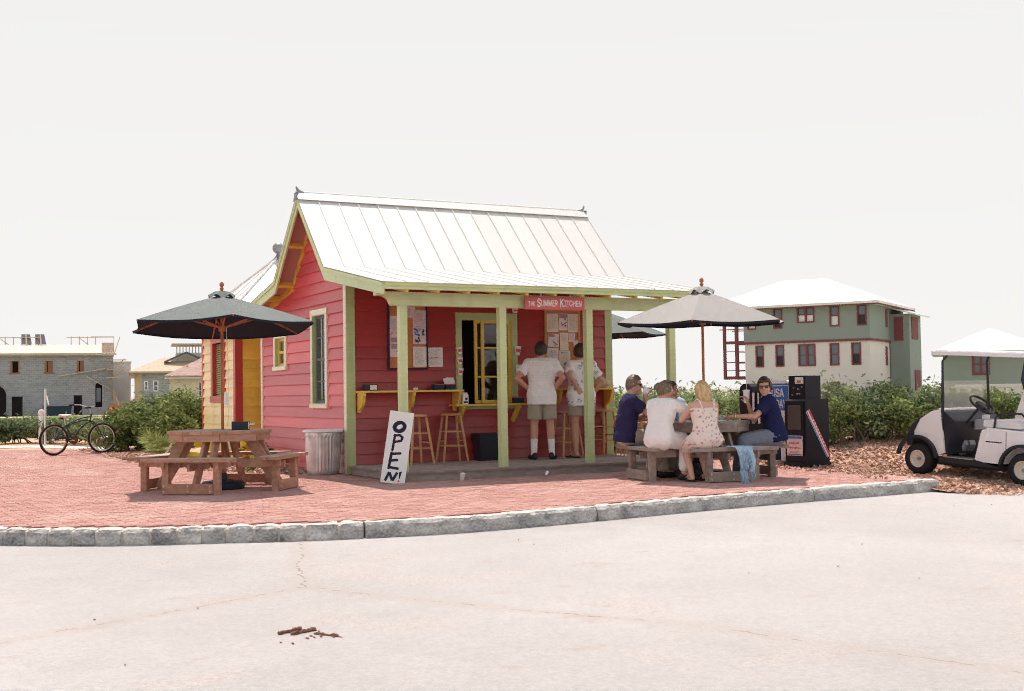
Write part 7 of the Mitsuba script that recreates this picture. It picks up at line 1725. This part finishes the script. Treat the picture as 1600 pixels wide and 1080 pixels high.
g = M(); g.bx(-.10, .34, WB - .58, WB - .555, .66, .80); cobj('glove_tray', g, 'grey_metal'); g = M(); g.bx(.05, .18, WB - .62, WB - .58, .80, .86); cobj('drinks_can', g, 'white_plastic')
for k in range(3):
    g = M(); g.obox((-.30 + .11 * k - (.05 if k == 2 else 0), WB - .56, .44), (.035, 0, 0), (0, .012, .03), (0, -.02, .045)); cobj('pedal', g, 'grey_metal')
for sx0 in (-.56, .53):
    g = M(); g.tube([(sx0 + .015, WB - .36, .62), (sx0 + .015, WB - .36, 1.02), (sx0 + .02 * (1 if sx0 < 0 else -1), WB - .335, 1.60), (sx0 + .05 * (1 if sx0 < 0 else -1), WB - .39, 1.685)], [.022, .020, .016, .016], 8); cobj('front_strut', g, 'black_plastic')
    g = M(); g.tube([(sx0 + .015, -.10, .70), (sx0 + .015, -.06, 1.05), (sx0 + .02, .06, 1.40), (sx0 + .03, .02, 1.685)], .022, 8); cobj('rear_strut', g, 'black_plastic')
    g = M(); g.bx(sx0 + .0, sx0 + .03, WB - .375, WB - .34, 1.02, 1.14); cobj('strut_clip', g, 'black_plastic')
g = M(); g.add([(-.53, WB - .31, .93), (.53, WB - .31, .93), (.53, WB - .345, 1.33), (-.53, WB - .345, 1.33)], [[0, 1, 2, 3]]); cobj('windscreen', g, 'dusty_screen')
g = M(); g.beam((-.54, WB - .31, .93), (.54, WB - .31, .93), .03, .03); cobj('windscreen_rail', g, 'white_plastic')
can = sbox(-.53, -.52, .53, WB - .24).buffer(.08)
g = M(); g.prism(can, (0, 0, 1.685), (1, 0, 0), (0, 1, 0), (0, 0, .05)); g.prism(can.buffer(-.05), (0, 0, 1.735), (1, 0, 0), (0, 1, 0), (0, 0, .018)); cobj('canopy', g, 'cart_white')
g = M(); g.prism(sbox(-.50, .12, .50, .60).buffer(.03), (0, 0, .745), (1, 0, 0), (0, 1, 0), (0, 0, .085)); cobj('seat_cushion', g, 'seat_white')
g = side_prism(Polygon([(.08, .90), (.16, .90), (.06, 1.20), (-.01, 1.20)]).buffer(.02), -.50, .50); cobj('seat_back', g, 'seat_white')
for x in (-.555, .555):
    g = M(); g.tube([(x, .44, .74), (x, .42, .88), (x, .34, .94), (x, .05, .95), (x, -.04, .86), (x, -.06, .74)], .014, 8); cobj('arm_loop', g, 'black_plastic')
st = newkey(gc + '__steering')
ctr = np.array([-.27, WB - .78, 1.02]); axw = nrm([0, -.62, .78]); e1 = np.array([1.0, 0, 0]); e2 = np.cross(axw, e1)
g = M(); g.tube([ctr + e1 * .175 * math.cos(a) + e2 * .175 * math.sin(a) for a in np.linspace(0, 2 * math.pi, 33)], .016, 8, cap=False); cobj('wheel_rim', g, 'black_plastic', st, smooth=True)
g = M(); g.lathe([(.0, -.03), (.075, -.03), (.085, .0), (.07, .025), (.0, .03)], ctr - axw * .02, 20, axis=axw); cobj('hub', g, 'black_plastic', st, smooth=40)
g = M()
for a in (0, math.pi, -math.pi / 2): g.tube([ctr - axw * .01, ctr + e1 * .17 * math.cos(a) + e2 * .17 * math.sin(a)], .012, 6)
cobj('spokes', g, 'black_plastic', st); g = M(); g.tube([ctr, (-.25, WB - .42, .62)], .020, 8); cobj('column', g, 'black_plastic', st)
for k, (x, y) in enumerate(((-.49, WB), (.49, WB), (-.49, 0), (.49, 0))):
    w = newkey(gc + '__wheel'); sg = -1 if x < 0 else 1
    g = M(); g.lathe([(.115, -.095), (.175, -.105), (.208, -.092), (.222, -.06), (.224, 0), (.222, .06), (.208, .092), (.175, .105), (.115, .095)], (x, y, .222), 36, axis=(1, 0, 0)); cobj('tyre', g, 'black_rubber', w, smooth=50)
    g = M(); g.lathe([(.0, .045), (.045, .045), (.06, .03), (.095, .035), (.108, .075), (.122, .090), (.122, .098), (.114, .1)], (x, y, .222), 30, axis=(sg, 0, 0)); cobj('rim', g, 'rim_cream', w, smooth=30)
    g = M(); g.lathe([(.0, .085), (.022, .08), (.028, .04)], (x, y, .222), 12, axis=(sg, 0, 0)); cobj('hub_nut', g, 'grey_metal', w)
bag = thing('red_bag', 'red bag lying behind the seat of the golf cart', 'bag')
m = MF.batch_hull([sph(G(-.15, -.06, .80), .07), sph(G(.25, -.06, .80), .07), sph(G(-.1, -.04, .93), .06), sph(G(.2, -.06, .95), .05)]); pobj('body', solid(m, .02, 3, .03, 1.0), 'red_cloth', bag)
